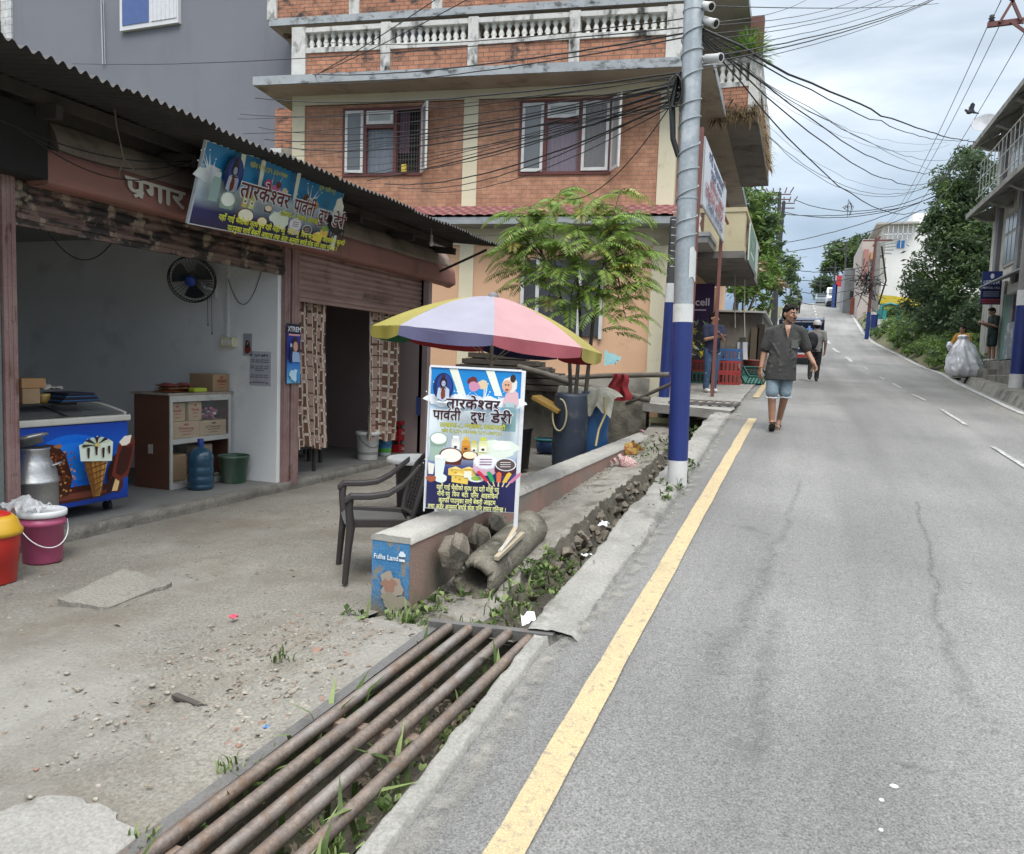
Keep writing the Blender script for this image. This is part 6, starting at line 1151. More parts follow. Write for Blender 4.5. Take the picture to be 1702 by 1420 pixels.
def window(W, left_open, trans, cmat, nm='window'):
	a, b, z0, z1 = W; m = MB(); f = .06; m.prism([(a, -.03), (a + f, -.03), (a + f, .1), (a, .1)], WP, z0, z1); m.prism([(b - f, -.03), (b, -.03), (b, .1), (b - f, .1)], WP, z0, z1); m.prism([(a + f, -.03), (b - f, -.03), (b - f, .1), (a + f, .1)], WP, z1 - f, z1); m.prism([(a + f, -.03), (b - f, -.03), (b - f, .1), (a + f, .1)], WP, z0, z0 + f)
	u1 = lerp(a, b, .285); u2 = lerp(a, b, .665)
	for u in (u1, u2): m.prism([(u - .035, -.028), (u + .035, -.028), (u + .035, .1), (u - .035, .1)], WP, z0 + f, z1 - f)
	zt = lerp(z0, z1, .72); m.prism([(u1 + .035, -.026), (u2 - .035, -.026), (u2 - .035, .1), (u1 + .035, .1)], WP, zt - .03, zt + .03); o = hb(m, nm, REDW)
	casement(a + f, u1 - .035, z0 + f, z1 - f, -.03, o); casement(u1 + .04, u2 - .04, zt + .04, z1 - f - .02, -.05, o, glass=mat('pale_transom', (.36, .37, .35), None, 2, .3))
	m = MB(); m.grid(lambda i, j: WP(lerp(u1 + .03, u2 - .03, i), .085 + .012 * math.sin(i * 40), lerp(z0 + f, zt - .03, j)), 60, 2); wparent(m.build('curtain', cmat), o)
	m = MB(); g = MB(); m.quad(WP(u1 + .03, .04, z0 + f), WP(u2 - .03, .04, z0 + f), WP(u2 - .03, .04, zt - .03), WP(u1 + .03, .04, zt - .03)); wparent(m.build('pane', mat('thin_glass', (.5, .55, .6), None, 1, .05, fine=0, alpha=.22, spec=.7)), o)
	if left_open:
		m = MB(); m.grid(lambda i, j: WP(lerp(u2 + .03, lerp(u2, b, .45), i), .12 + .012 * math.sin(i * 26), lerp(lerp(z0, z1, .35), z1 - f, j) ), 30, 2); wparent(m.build('curtain', CURP), o)
	else:
		casement(u2 + .035, b - f, z0 + f, z1 - f, -.03, o, glass=mat('thin_glass2', (.3, .3, .3), None, 1, .08, fine=0, alpha=.35)); m = MB(); m.grid(lambda i, j: WP(lerp(u2 + .03, b - f, i), .10 + .012 * math.sin(i * 30), lerp(z0 + f, z1 - f, j)), 40, 2); wparent(m.build('curtain', mat('dim_curtain', (.10, .07, .075), (.06, .045, .05), 3, .9, scl=(14, 14, .3))), o)
	casement(b - .42, b - .0, z0 + .03, z1 - .03, -.05, o, ang=R(122) if left_open else R(116), hinge='R', glass=mat('dim_casement_glass', (.33, .31, .29), (.28, .26, .25), 1, .15, fine=0))
	m = MB()
	for k in range(9): u = lerp(u2 + .04, b - f, k / 8); rod(m, WP(u, .03, z0 + f), WP(u, .03, z1 - f), .004)
	for k in range(10): z = lerp(z0 + f, z1 - f, k / 9); rod(m, WP(u2 + .04, .032, z), WP(b - f, .032, z), .004)
	if left_open: wparent(m.build('grille', flat('77736c', .5)), o)
	return o
window(W1, True, True, CURB); window(W2, False, True, CURP)
m = MB(); m.box(-.05, .05, -.03, .03, 0, .16); o = m.build('box', flat('c9b04a'), label='small yellow box standing on the left window sill', cat='box'); o.location = WP(-5.42, -.06, 5.44)
# ground floor window behind the tree, with white strips
a, z1 = FU(868, 432); b, z0 = FU(1000, 560); m = MB(); m.prism([(a, -.03), (b, -.03), (b, .05), (a, .05)], WP, z0, z1); wn = hb(m, 'window', mat('dark_window', (.06, .065, .07), (.04, .042, .046), 2, .25))
for px in (868, 893, 963, 1000): u, _ = FU(px, 500); m = MB(); m.prism([(u - .035, -.06), (u + .035, -.06), (u + .035, -.028), (u - .035, -.028)], WP, z0 - .05, z1 + .05); wparent(m.build('frame', WHW), wn)
# pent roof of scalloped tiles
def pent(i, j):
	u = lerp(-8.2, .10, i); row = j * 5; r_ = math.floor(row - 1e-6) if row > 0 else 0; f = row - r_
	ph = u / .21 + (.5 if r_ % 2 else 0); ph = abs(ph - math.floor(ph) - .5) * 2
	return WP(u, -.50 + .48 * j - .03 * (1 - f) * (1 - ph * ph), 4.47 + .29 * j + .035 * (1 - f) * (1 - .5 * ph * ph))
m = MB(); m.grid(pent, 420, 25, sm=False); hb(m, 'tiled_roof', RTILE)
m = MB(); m.prism([(-8.2, -.49), (.12, -.49), (.12, .03), (-8.2, .03)], WP, 4.325, 4.455); hb(m, 'gutter_fascia', mat('grey_gutter', (.30, .32, .335), (.25, .265, .28), 3, .6, stain=((.15, .15, .15), 3, .6, .75)))
# cornice slabs
def slab_z(px, py, v): return FU(px, py, v)
VC = -.72; uL, zc = FU(420, 142, VC); uR, zc2 = FU(1176, 106, VC); zt = FU(500, 120, VC)[1] if 0 else zc + .20
sidec = [(uL, VC), (.62, VC), (.62 + 1.62, 11.9), (uL, 11.9)]
m = MB(); m.prism(sidec, WP, zc, zc + .17); hb(m, 'cornice_slab', SLABM)
m = MB(); m.prism([(p_[0] + (.02 if p_[0] < 0 else -.02), p_[1] + (.02 if p_[1] < 0 else 0)) for p_ in sidec], WP, zc - .012, zc - .004); hb(m, 'soffit', SOFF)
# second floor parapet and balustrade
VB = -.30
def bz(py, px=700): return FU(px, py, VB)[1]
uA, _ = FU(489, 100, VB); uB, _ = FU(1132, 60, VB); z_b0 = zc + .17; z_b1 = FU(640, 83, VB)[1]; z_b2 = FU(640, 74, VB)[1]; z_t1 = FU(640, 48, VB)[1]; z_t2 = FU(640, 40, VB)[1]
m = MB(); m.prism([(uA + .2, VB), (uB - .2, VB), (uB - .2, VB + .15), (uA + .2, VB + .15)], WP, z_b0, z_b1); hb(m, 'parapet_brick', BR2)
m = MB(); m.prism([(uA + .15, VB - .03), (uB - .15, VB - .03), (uB - .15, VB + .18), (uA + .15, VB + .18)], WP, z_b1 + .002, z_b2); hb(m, 'bottom_rail', MOLD)
m = MB(); m.prism([(uA + .15, VB - .04), (uB - .15, VB - .04), (uB - .15, VB + .19), (uA + .15, VB + .19)], WP, z_t1, z_t2); hb(m, 'top_rail', MOLD)
posts = [FU(px, 70, VB)[0] for px in (498, 642, 787, 955, 1121)]
for k, u in enumerate(posts): w2 = .15 if k in (0, 4) else .10; m = MB(); m.prism([(u - w2, VB - .05), (u + w2, VB - .05), (u + w2, VB + .2), (u - w2, VB + .2)], WP, z_b0 + .002, z_t2 + .02); hb(m, 'baluster_post', MOLD)
BP = [(.052, 0), (.052, .045), (.030, .06), (.062, .12), (.044, .18), (.030, .24), (.056, .30), (.044, .325), (.052, .36)]
bh = z_t1 - z_b2; m = MB(); m.lathe([(r, z / .36 * bh) for r, z in BP], n=10); BM = m.build('baluster', mat('white_baluster', (.70, .69, .65), (.60, .59, .55), 7, .8, fine=.12, stain=((.10, .10, .095), 6, .66, .78)))
first = True
for a, b in zip(posts, posts[1:]):
	n = int((b - a - .25) / .15)
	for k in range(n):
		u = lerp(a + .16, b - .16, (k + .5) / n)
		if nz(u * 3, 4) > .58: continue
		o = BM if first else BM.copy()
		if not first: COL.objects.link(o)
		first = False; o.parent = house; o.location = WP(u, VB + .08, z_b2) - P0
# rooms behind the balustrade
m = MB(); VT = 1.7; zr1 = FU(800, 22, VT)[1]; UX = lambda x, v: (x - P0.x - FN.x * v) / FD.x; m.prism([(-7.6, VT + 1.2), (.1, VT + 1.2), (1.75, 11.9), (-7.6, 11.9)], WP, zc + .15, zr1 - .015); hb(m, 'upper_wall', CREAM)
for u0, u1, cc in ((-6.6, -5.7, 'a'), (-4.9, -3.2, 'r'), (-2.4, -.9, 'r')):
	m = MB(); m.prism([(u0, VT + 1.15), (u1, VT + 1.15), (u1, VT + 1.22), (u0, VT + 1.22)], WP, zc + .2, zc + 2.2); hb(m, 'door', flat('1f1b1a', .6) if cc == 'a' else flat('6a2222', .6))
uL2, _ = FU(447, 40, VT); XS = -1.42; uR2 = UX(XS, VT); uR3 = UX(XS, 11.9)
m = MB(); m.prism([(uL2, VT), (uR2, VT), (uR3, 11.9), (uL2, 11.9)], WP, zr1, zr1 + .16); hb(m, 'roof_slab', SLABM)
m = MB(); m.prism([(uL2 + .03, VT + .03), (uR2 - .03, VT + .03), (uR3 - .03, 11.9), (uL2 + .03, 11.9)], WP, zr1 - .012, zr1 - .004); hb(m, 'soffit', SOFF)
m = MB(); m.prism([(uL2 + .05, VT + .1), (uR2 - .1, VT + .1), (uR2 - .1, VT + .25), (uL2 + .05, VT + .25)], WP, zr1 + .16, zr1 + 1.0); hb(m, 'roof_parapet', BR2)
for px in (450, 587, 725, 1000): u, _ = FU(px, 5, VT); m = MB(); m.prism([(u - .12, VT + .04), (u + .12, VT + .04), (u + .12, VT + .3), (u - .12, VT + .3)], WP, zr1 + .162, zr1 + 1.3); hb(m, 'parapet_post', MOLD)
for px, py in ((905, 11), (478, 42)): u, z = FU(px, py, VT + .5); m = MB(); m.lathe([(.11, 0), (.10, -.05), (0, -.06)], c=WP(u, VT + .5, zr1 - .012), n=16); hb(m, 'soffit_lamp', flat('5a4632'))
# side balcony on the left
a, z0 = FU(455, 232, 1.2); m = MB(); m.prism([(a, 1.2), (-7.9, 1.2), (-7.9, 3.5), (a, 3.5)], WP, z0 - .35, z0 - .2); hb(m, 'side_balcony_slab', SOFF); m = MB(); m.prism([(a + .02, 1.22), (-7.95, 1.22), (-7.95, 3.4), (a + .02, 3.4)], WP, z0 - .2, z0 + .7); hb(m, 'side_balcony_brick', BR2); m = MB(); m.prism([(a - .05, 1.15), (a + .22, 1.15), (a + .22, 1.4), (a - .05, 1.4)], WP, z0 - .42, z0 - .21); hb(m, 'bracket', WHW)
# ---- street side balconies (world axes)
def wb(x0, x1, y0, y1, z0, z1, nm, mt, par=None, bevel=0):
	m = MB(); m.box(x0, x1, y0, y1, z0, z1); return hb(m, nm, mt, par)
sx0 = -2.2; sx1 = -1.13; sy0, sy1 = 17.7, 24.3; sz = 7.06
wb(sx0, sx1, sy0, sy1, sz, sz + .16, 'street_balcony_slab', GSOF); wb(sx0, sx1 - .02, sy0 + .02, sy0 + .16, sz + .162, sz + .66, 'street_balcony_brick', BR2); wb(sx1 - .15, sx1 - .02, sy0 + .162, sy1, sz + .162, sz + .66, 'street_balcony_brick', BR2)
wb(sx0, sx1 + .02, sy0, sy0 + .18, sz + .662, sz + .76, 'bottom_rail', MOLD); wb(sx0, sx1 + .02, sy0, sy0 + .18, sz + 1.16, sz + 1.28, 'top_rail', MOLD); wb(sx1 - .22, sx1 + .03, sy0 - .02, sy0 + .2, sz + .10, sz + 1.34, 'baluster_post', MOLD); wb(sx1 - .17, sx1 + .02, sy0 + .2, sy1, sz + .664, sz + 1.24, 'side_rail', MOLD)
for k in range(4):
	o = BM.copy(); COL.objects.link(o); o.parent = house; o.location = Vector((sx0 + .28 + .15 * k, sy0 + .09, sz + .76)) - P0; o.scale = (1.2, 1.2, .40 / bh)
wb(sx1 - .28, sx1 + .0, sy0 + .3, sy0 + .58, sz + 1.3, zr1 + .0, 'brown_pillar', flat('6e4a40', .8))
# dried and green plants growing out of the balcony
m = MB(); RT = random.Random(8)
for k in range(700):
	y = RT.uniform(sy0, sy1 - 1); z = sz + .35 - .15 * RT.random(); b_ = Vector((sx1 + .0 + RT.uniform(-.12, .05), y, z)) if k > 330 else Vector((RT.uniform(sx0 + .1, sx1), sy0 - .02, sz + RT.uniform(-.02, .25)))
	d = Vector((RT.uniform(-.3, 1) if k > 330 else RT.uniform(-.5, .5), RT.uniform(-1, .3), RT.uniform(-1, .4))).normalized(); L = RT.uniform(.12, .34); s_ = d.orthogonal().normalized() * .008
	m.add([b_ - s_, b_ + s_, b_ + d * L * .6 + s_, b_ + d * L + Vector((0, 0, -.1)), b_ + d * L * .6 - s_], [(0, 1, 2, 3, 4)], 0, True)
o = m.build('dry_creeper', mat('dry_grass', (.22, .15, .07), (.12, .085, .045), 9, .9), label='dry brown creeper hanging over the street balcony', cat='creeper')
pt = thing('balcony_plant', 'green bushy plant spilling over the upper street balcony', 'plant', (-1.42, sy0 + .15, sz + 1.28)); m = MB()
for k in range(620):
	a = RT.random() * 6.28; e = RT.uniform(.1, 1.4); d = Vector((math.cos(a) * math.cos(e), math.sin(a) * math.cos(e), math.sin(e))); p1 = d * RT.uniform(.1, .55); p1.z -= .35 * (p1.x ** 2 + p1.y ** 2); dr = (d + Vector((0, 0, -.5))).normalized(); s_ = dr.cross(Vector((0, 0, 1))).normalized() * .018; m.add([p1, p1 + dr * .08 + s_, p1 + dr * .2, p1 + dr * .08 - s_], [(0, 1, 2, 3)], 0, True)
m.build('foliage', mat('light_leaf', (.18, .29, .07), (.12, .2, .045), 9, .6, leaf=.4), pt); m = MB(); m.lathe([(0, -.02), (.1, -.02), (.13, .16), (.11, .16), (0, .12)], n=16); m.build('pot', flat('7a4a38'), pt)
# yellow street balcony of the first floor and the shop below
yx0, yx1, yy0, yy1, yz0, yz1 = -2.46, -1.16, 16.6, 22.2, 3.93, 4.86
YC = mat('pale_yellow_plaster', (.52, .46, .30), (.44, .39, .26), 1.4, .88, fine=.06, stain=((.27, .24, .17), 2, .58, .8))
wb(yx0, yx1, yy0, yy1, yz0, yz0 + .14, 'lower_balcony_slab', GSOF); wb(yx0, yx1 - .02, yy0 + .02, yy0 + .14, yz0 + .142, yz0 + .33, 'balcony_wall', YC); wb(yx0 + .46, yx1 - .02, yy0 + .021, yy0 + .139, yz0 + .332, yz1, 'balcony_wall', YC); wb(yx0, yx1, yy0, yy0 + .16, yz1 + .002, yz1 + .09, 'top_rail', YC)
for y in (yy0 + .142, yy0 + 1.8, yy0 + 3.4, yy1 - .3): wb(yx1 - .14, yx1 - .02, y, y + .28, yz0 + .142, yz1, 'balcony_wall', YC)
wb(yx1 - .15, yx1, yy0 + .162, yy1, yz1 + .003, yz1 + .09, 'top_rail', YC); wb(yx1 - .14, yx1 - .02, yy0 + .423, yy1 - .301, yz0 + .143, yz0 + .3, 'balcony_wall', YC)
for k in range(2): o = BM.copy(); COL.objects.link(o); o.parent = house; o.location = Vector((yx0 + .12 + .2 * k, yy0 + .08, yz0 + .33)) - P0; o.scale = (1.5, 1.5, (yz1 - yz0 - .33) / bh)
m = MB(); a = Vector((-2.44, 15.35, 4.28)); m.box(-2.44, -1.75, 15.3, 16.59, 4.05, 4.17); hb(m, 'side_canopy', mat('grey_canopy', (.25, .255, .26), None, 3, .6)); m = MB(); m.box(-2.44, -1.72, 15.28, 16.595, 4.172, 4.25); hb(m, 'canopy_edge', mat('grey_canopy2', (.33, .34, .345), None, 3, .6))
wb(-2.455, -2.40, 19.0, 22.5, 1.2, 3.5, 'shop_opening', DKIN); wb(-2.47, -2.28, 16.4, 16.9, 1.1, 3.92, 'side_pillar', PEACH); wb(-2.47, -2.28, 22.6, 23.0, 1.1, 3.92, 'side_pillar', PEACH)  # the shop opening is a solid slab with its darkness painted on
t = thing('green_sign', 'green shop sign fixed to the yellow street balcony', 'sign', (yx1 + .02, 18.6, yz0 + .05)); m = MB(); m.box(0, .03, -1.3, 1.9, 0, .78); m.build('panel', flat('cfd6d2'), t); p = Print((.0315, -1.28, .02), (0, 1, 0), (0, 0, 1)); p.grad(0, 0, 3.15, .74, [(0, '5f8f77'), (1, '3f7a5c')]); p.text('पसल', .9, .3, .3, 'c9d8cc', .02); p.rect(.3, .15, 1.6, .22, 'c9d8cc'); p.rect(2.0, .02, 3.13, .72, 'b9c4c4'); p.build('print', t)
# goods at the street shop: purple sign, hanging packets, crates
t = thing('purple_banner', 'purple mobile network banner hanging in the street shop', 'banner', (-2.25, 18.4, 2.65)); m = MB(); m.box(-.35, .35, 0, .02, 0, .95); m.build('panel', flat('341c4a', .6), t); p = Print((-.35, -.002, 0), (1, 0, 0), (0, 0, 1)); p.text('Ncell', .35, .45, .24, 'd9d2dc', .02, width=.5); p.rect(.16, .33, .54, .36, 'c9b9cc'); p.build('lettering', t)
m = MB()
for k in range(60): leafq(m, (-2.2 + RT.uniform(-.2, .35), 17.9 + RT.uniform(-.1, .2), RT.uniform(1.9, 2.7)), RT.uniform(.06, .11), k % 3, 1.2)
m.build('hanging_packets', [flat('c9b83a', .3), flat('4f8f3a', .3), flat('8a8f8a', .3)], label='strings of yellow and green snack packets hanging at the street shop', cat='snack packets')
def crate(loc, rz, cc, lab, tilt=0, sc_=1):
	t = thing('plastic_crate', lab, 'crate', loc, rz, 'plastic crates at the street shop'); t.rotation_euler = (tilt, 0, rz); m = MB(); L_, W2, H2 = .26, .18, .28; mt = flat(cc, .5)
	m.box(-L_, L_, -W2, W2, 0, .012);
	for z0, z1 in ((.0, .05), (.09, .11), (.15, .17), (.21, H2)):
		m.box(-L_, L_, -W2, -W2 + .012, z0 + .0121, z1); m.box(-L_, L_, W2 - .012, W2, z0 + .0121, z1); m.box(-L_, -L_ + .012, -W2 + .0121, W2 - .0121, z0 + .0121, z1); m.box(L_ - .012, L_, -W2 + .0121, W2 - .0121, z0 + .0121, z1)
	for q in range(6):
		x = -L_ + .02 + q * (2 * L_ - .04) / 5; m.box(x - .012, x + .012, -W2 + .001, -W2 + .011, .012, H2 - .02); m.box(x - .012, x + .012, W2 - .011, W2 - .001, .012, H2 - .02)
	m.build('crate_body', mt, t); return t
def gpt(px, py, dz=.03): p = ground(px, py); return Vector((p.x, p.y, p.z + dz))
q = gpt(1215, 642, .03); crate(q + Vector((-.1, .25, 0)), .25, '9a2f2c', 'lowest red crate under the blue crate at the street shop'); crate(q + Vector((-.1, .25, .282)), .2, 'a03430', 'middle red crate directly under the blue crate'); crate(q + Vector((-.1, .25, .564)), .3, '2f5c8f', 'blue crate on top of the red crates at the street shop')
q = gpt(1190, 640, .03); crate(q + Vector((-.15, .6, 0)), .1, '2f5f50', 'green crate behind the legs of the man in blue'); crate(q + Vector((-.15, .6, .284)), .1, '8a302e', 'red crate stacked on the green one behind the man in blue')
q = gpt(1165, 640, .03); crate(q + Vector((-.1, .5, 0)), 0, '2f5f50', 'green crate at the peach pillar beside the red sign post'); crate(q + Vector((-.1, .5, .284)), 0, '8a302e', 'red crate on the green one at the peach pillar')
q = gpt(1244, 640, .12); crate(q + Vector((.05, .2, 0)), .6, '2f6a60', 'tilted green crate on the ground by the red jar', .7)
t = thing('clay_jar', 'round red jar lying beside the tilted green crate', 'jar', gpt(1240, 628, .22)); m = MB(); m.lathe([(0, -.22), (.14, -.2), (.22, -.05), (.22, .06), (.15, .18), (.10, .2), (.11, .24), (.0, .2)], n=24, M=Matrix.Rotation(.7, 4, 'Y')); m.build('body', flat('9a4038', .5), t)
t = thing('red_drum', 'dull red plastic tub behind the red jar', 'tub', gpt(1250, 634, .02)); m = MB(); m.lathe([(0, 0), (.2, 0), (.24, .5), (.26, .52), (.24, .54), (0, .5)], n=24); m.build('body', flat('7c4038', .6), t)
m = MB(); m.grid(lambda i, j: Vector((.25 * (i - .5) + .12 * j * j, .06 * math.sin(i * 8), .85 * (1 - j) + .0)), 14, 14); o = m.build('white_sheet', flat('b9bcc0', .7), label='white plastic sheet hanging behind the crates', cat='sheet'); o.location = gpt(1226, 636, .2) + Vector((0, .9, 0))
# signboard on two red posts
t = thing('street_signboard', 'white signboard with red and blue lettering on two red steel posts', 'sign', (-1.5, 13.4, 1.0)); so_ = Vector(t.location)
def onx(px, py): return AX(px, py, -1.5) - so_
y0 = AX(1162, 300, -1.5).y; y1 = 15.2
for y in (y0, y1): m = MB(); m.box(-.03, .03, y - .03 - so_.y, y + .03 - so_.y, -.3 if y < 13 else .1, AX(1165 if y < 13 else 1203, 208 if y < 13 else 300, -1.5).z - 1.0); m.build('post', mat('red_brown_steel', (.17, .06, .05), (.13, .05, .042), 4, .6, stain=((.10, .06, .05), 6, .6, .7)), t)
zb0, zb1 = AX(1163, 345, -1.5).z - 1.0, AX(1167, 228, -1.5).z - 1.0; yy = y0 - so_.y + .035; W_ = y1 - y0 - .07; H_ = zb1 - zb0
m = MB(); m.box(.032, .052, yy, yy + W_, zb0, zb1); m.build('panel', flat('b4b6bc', .5), t); p = Print((.053, yy, zb0), (0, 1, 0), (0, 0, 1)); p.rect(.02, .02, W_ - .02, H_ - .02, 'c9cbd2')
p.text('श^री महाकालि', W_ * .52, H_ * .80, .20, '3a4a78', .02, width=W_ * .72); p.text('गुरुङ भवन', W_ * .5, H_ * .66, .13, '4a5a88', .015, width=W_ * .5); p.text('किराना पसल', W_ * .55, H_ * .46, .18, 'b04a44', .02, width=W_ * .62); p.text('उडान मिटर', W_ * .45, H_ * .22, .26, 'b0443e', .025, width=W_ * .76); p.text('नजिकै तल^लो टोल', W_ * .5, H_ * .07, .13, '3a4a78', .015, width=W_ * .7); p.build('lettering', t)
m = MB(); m.bar((.0, y1 - so_.y + .05, zb1 - .4), (.0, y1 - so_.y + 1.2, zb1 - .4), .04); m.build('rail', flat('7c3a34'), t)
# grey apartment block behind the shop and its neighbour
GW = mat('blue_grey_render', (.175, .18, .205), (.155, .16, .185), .5, .92, fine=.05, bump=.05, stain=((.14, .145, .165), 1.2, .55, .8, (1, 1, .3)))
gb = thing('grey_building', 'tall plain blue grey rendered building behind the shop roof', 'building', (-16, 16, 0)); GO = Vector(gb.location)
gx0 = AY(22, 60, 16.5).x; m = LMB(GO); m.box(gx0, -8.6, 16.5, 30, 0, 15.5); m.build('wall', GW, gb)
m = LMB(GO); m.box(gx0 - .42, gx0 - .002, 16.45, 17.2, 0, 15.5); m.build('tiled_corner', brick_mat('white_wall_tile', (.55, .55, .55), (.50, .50, .51), (.30, .30, .30), w=.5, h=.22, ms=.012), gb)
a, b = AY(218, -6, 16.5), AY(301, 40, 16.5);
t_ = MB(); zb = b.z
w = LMB(GO); w.box(a.x - .3, b.x, 16.40, 16.52, zb, zb + 2.2); wo = w.build('window', mat('white_window_frame', (.62, .62, .64), (.55, .55, .57), 3, .6), gb)
w = LMB(GO); w.box(a.x - .2, lerp(a.x, b.x, .42), 16.385, 16.399, zb + .12, zb + 2.1); w.build('pane', flat('4a5f92', .2), wo)
m = LMB(GO); m.box(b.x - .9, b.x - .05, 16.385, 16.399, zb + .12, zb + 2.1); [m.box(b.x - .85 + .14 * k, b.x - .83 + .14 * k, 16.375, 16.384, zb + .12, zb + 2.1) for k in range(6)]; m.build('louvre', flat('cdcdd2', .5), wo)
m = LMB(GO); P_ = AY(168, 0, 16.45); m.tube([P_, AY(171, 108, 16.45)], .018, 5); m.tube([P_ + Vector((.08, 0, 0)), AY(174, 108, 16.45) + Vector((.02, 0, 0))], .01, 5); m.build('white_cable', flat('b4b4bc'), gb)
ob_ = thing('left_house', 'brown house with a blue window at the top left edge', 'house', (gx0 - 3.5, 17, 0)); LO = Vector(ob_.location); m = LMB(LO); m.box(gx0 - 6, gx0 - .45, 17.3, 24, 0, 14); m.build('wall', mat('brownish_render', (.30, .24, .2), (.24, .19, .16), 1, .9), ob_); m = LMB(LO); m.box(gx0 - 6, gx0 - .45, 16.6, 17.298, AY(5, 30, 17).z - .3, AY(5, 30, 17).z - .05); m.build('ledge', SOFF, ob_); a = AY(10, 62, 17.3); m = LMB(LO); m.box(a.x - .4, a.x + .15, 17.25, 17.299, a.z - .5, a.z + .5); m.build('window', flat('2f4f9a', .3), ob_); m = LMB(LO); m.box(gx0 - 5, gx0 - .46, 17.26, 17.299, a.z + .6, a.z + 1.1); m.build('band', flat('8a4a38'), ob_)

# ================================================================ street poles
GALV = mat('galvanised_steel', (.40, .43, .45), (.30, .33, .35), 4, .42, .55, fine=.12, fscale=30, stain=((.50, .52, .53), 5, .55, .7), stain2=((.22, .22, .21), 6, .62, .75, (1, 1, .4)))
BLUP = mat('street_blue_paint', (.013, .028, .155), (.012, .024, .125), 3, .45, fine=.08, stain=((.30, .33, .40), 17, .71, .74), stain2=((.015, .02, .08), 3, .6, .8)); WHP2 = mat('pole_white_paint', (.60, .60, .59), (.48, .48, .47), 5, .6, fine=.1, stain=((.25, .24, .22), 5, .6, .75))
gp = thing('galvanised_pole', 'galvanised street pole with blue and white painted base and cameras', 'pole', ground(1125, 806)); G0 = Vector(gp.location)
axis = (above(1156, -60, G0 + Vector((-.04, .03, 0))) - G0); Hp = axis.z; axis /= axis.z
def pz(z): return axis * z
def zat(py): return above(1130, py, G0).z - G0.z
def seg(z0, z1, r, mt, nm, n=24): m = MB(); m.tube([pz(z0), pz((z0 + z1) / 2), pz(z1)], r, n, cap=False); return m.build(nm, mt, gp)
za, zb_, zc_ = zat(765), zat(536), zat(506)
seg(-.1, za, .0905, WHP2, 'white_base'); seg(za + .0005, zb_, .0915, BLUP, 'blue_band'); seg(zb_ + .0005, zc_, .091, WHP2, 'white_band'); seg(zc_, Hp, .0885, GALV, 'shaft')
for z in (zat(330), zat(0) * .98): m = MB(); m.tube([pz(z - .01), pz(z + .01)], .094, 24); m.build('collar', GALV, gp)
m = MB(); n = 260; m.tube([pz(lerp(zat(430), zat(20), k / n)) + Vector((math.cos(k / n * 2 * math.pi * 10.5) * .097, math.sin(k / n * 2 * math.pi * 10.5) * .097, .03 * math.sin(k * .1))) for k in range(n + 1)], .0055, 5); m.build('spiral_cable', flat('8f9799', .5), gp)
m = MB(); m.tube([pz(zat(120)) + Vector((-.11, -.02, 0)), pz(zat(170)) + Vector((-.16, -.03, 0)), pz(zat(230)) + Vector((-.14, -.03, 0)), pz(zat(260)) + Vector((-.09, -.03, 0))], [.02, .03, .025, .02], 8)
for k in range(7): a = 6.28 * k / 7; m.tube([pz(zat(150 - 3 * k)) + Vector((-.14 + .06 * math.sin(q * .5) + .02 * k / 7, -.04 - .01 * k, .14 * math.cos(q * .5) - .02 * k)) for q in range(13)], .006, 5)
m.build('cable_tangle', BLK, gp)
for k in range(8):
	z = zat(440 + 9 * k) ; m = MB(); m.tube([pz(zat(352 + 13 * k)) + Vector((-.088, 0, 0)), pz(zat(352 + 13 * k)) + Vector((-.13, -.01, .004))], .004, 5); m.build('wire_stub', WHP2, gp)
def camera_unit(px, py, d, lab):
	c = above(px, py, G0); c = c - G0; m = MB(); M = Vector(d).normalized().to_track_quat('Z', 'Y').to_matrix().to_4x4(); m.lathe([(0, -.09), (.032, -.09), (.036, -.08), (.036, .07), (.04, .075), (.04, .10), (.03, .098), (0, .08)], c=c, n=16, M=M); o = m.build('security_camera', WHP2, gp); m = MB(); m.lathe([(.029, .0985), (.0, .0985)], c=c, n=16, M=M); m.build('lens', flat('16171a', .2), o); m = MB(); m.tube([c - Vector(d).normalized() * .05, pz(c.z + .05)], .012, 6); m.build('camera_bracket', WHP2, o)
camera_unit(1172, 10, (.6, -.6, -.4), ''); camera_unit(1177, 36, (.8, -.5, -.5), ''); camera_unit(1184, 97, (.9, -.6, -.25), '')
m = MB(); m.grid(lambda i, j: pz(zat(465) + lerp(0, zat(415) - zat(465), j)) + Vector((math.cos(-1.0 + i * 1.1) * (.0925 + .02 * max(0, i - .7)), math.sin(-1.0 + i * 1.1) * .0925, .02 * math.sin(i * 5))), 8, 6); m.build('torn_paper', flat('c3c6c6', .7), gp)
def pole(name, lab, base, H, r0, r1, mt, bands=(), lean=(0, 0), group=None, cat='pole'):
	t = thing(name, lab, cat, base, 0, group); f = lambda z: Vector((lean[0] * z, lean[1] * z, z)); m = MB(); m.tube([f(-.3), f(H * .5), f(H)], [r0, (r0 + r1) / 2, r1], 14); m.build('shaft', mt, t)
	for z0, z1, mm, nm in bands: m = MB(); m.tube([f(z0), f(z1)], [lerp(r0, r1, z0 / H) + .006, lerp(r0, r1, z1 / H) + .006], 14); m.build(nm, mm, t)
	return t
DKP = mat('dark_tarred_pole', (.05, .05, .052), (.03, .03, .032), 3, .6, fine=.1); CONP = mat('concrete_pole', (.24, .235, .225), (.17, .168, .16), 3, .9, fine=.15)
b = AY(1104, 648, 14.6); pole('blue_pole', 'old blue painted pole standing against the corner column of the house', Vector((b.x, b.y, 1.0)), 3.4, .095, .085, DKP, [(0, 1.85, BLUP, 'blue_band'), (1.85, 2.2, WHP2, 'white_band')], lean=(.01, 0))
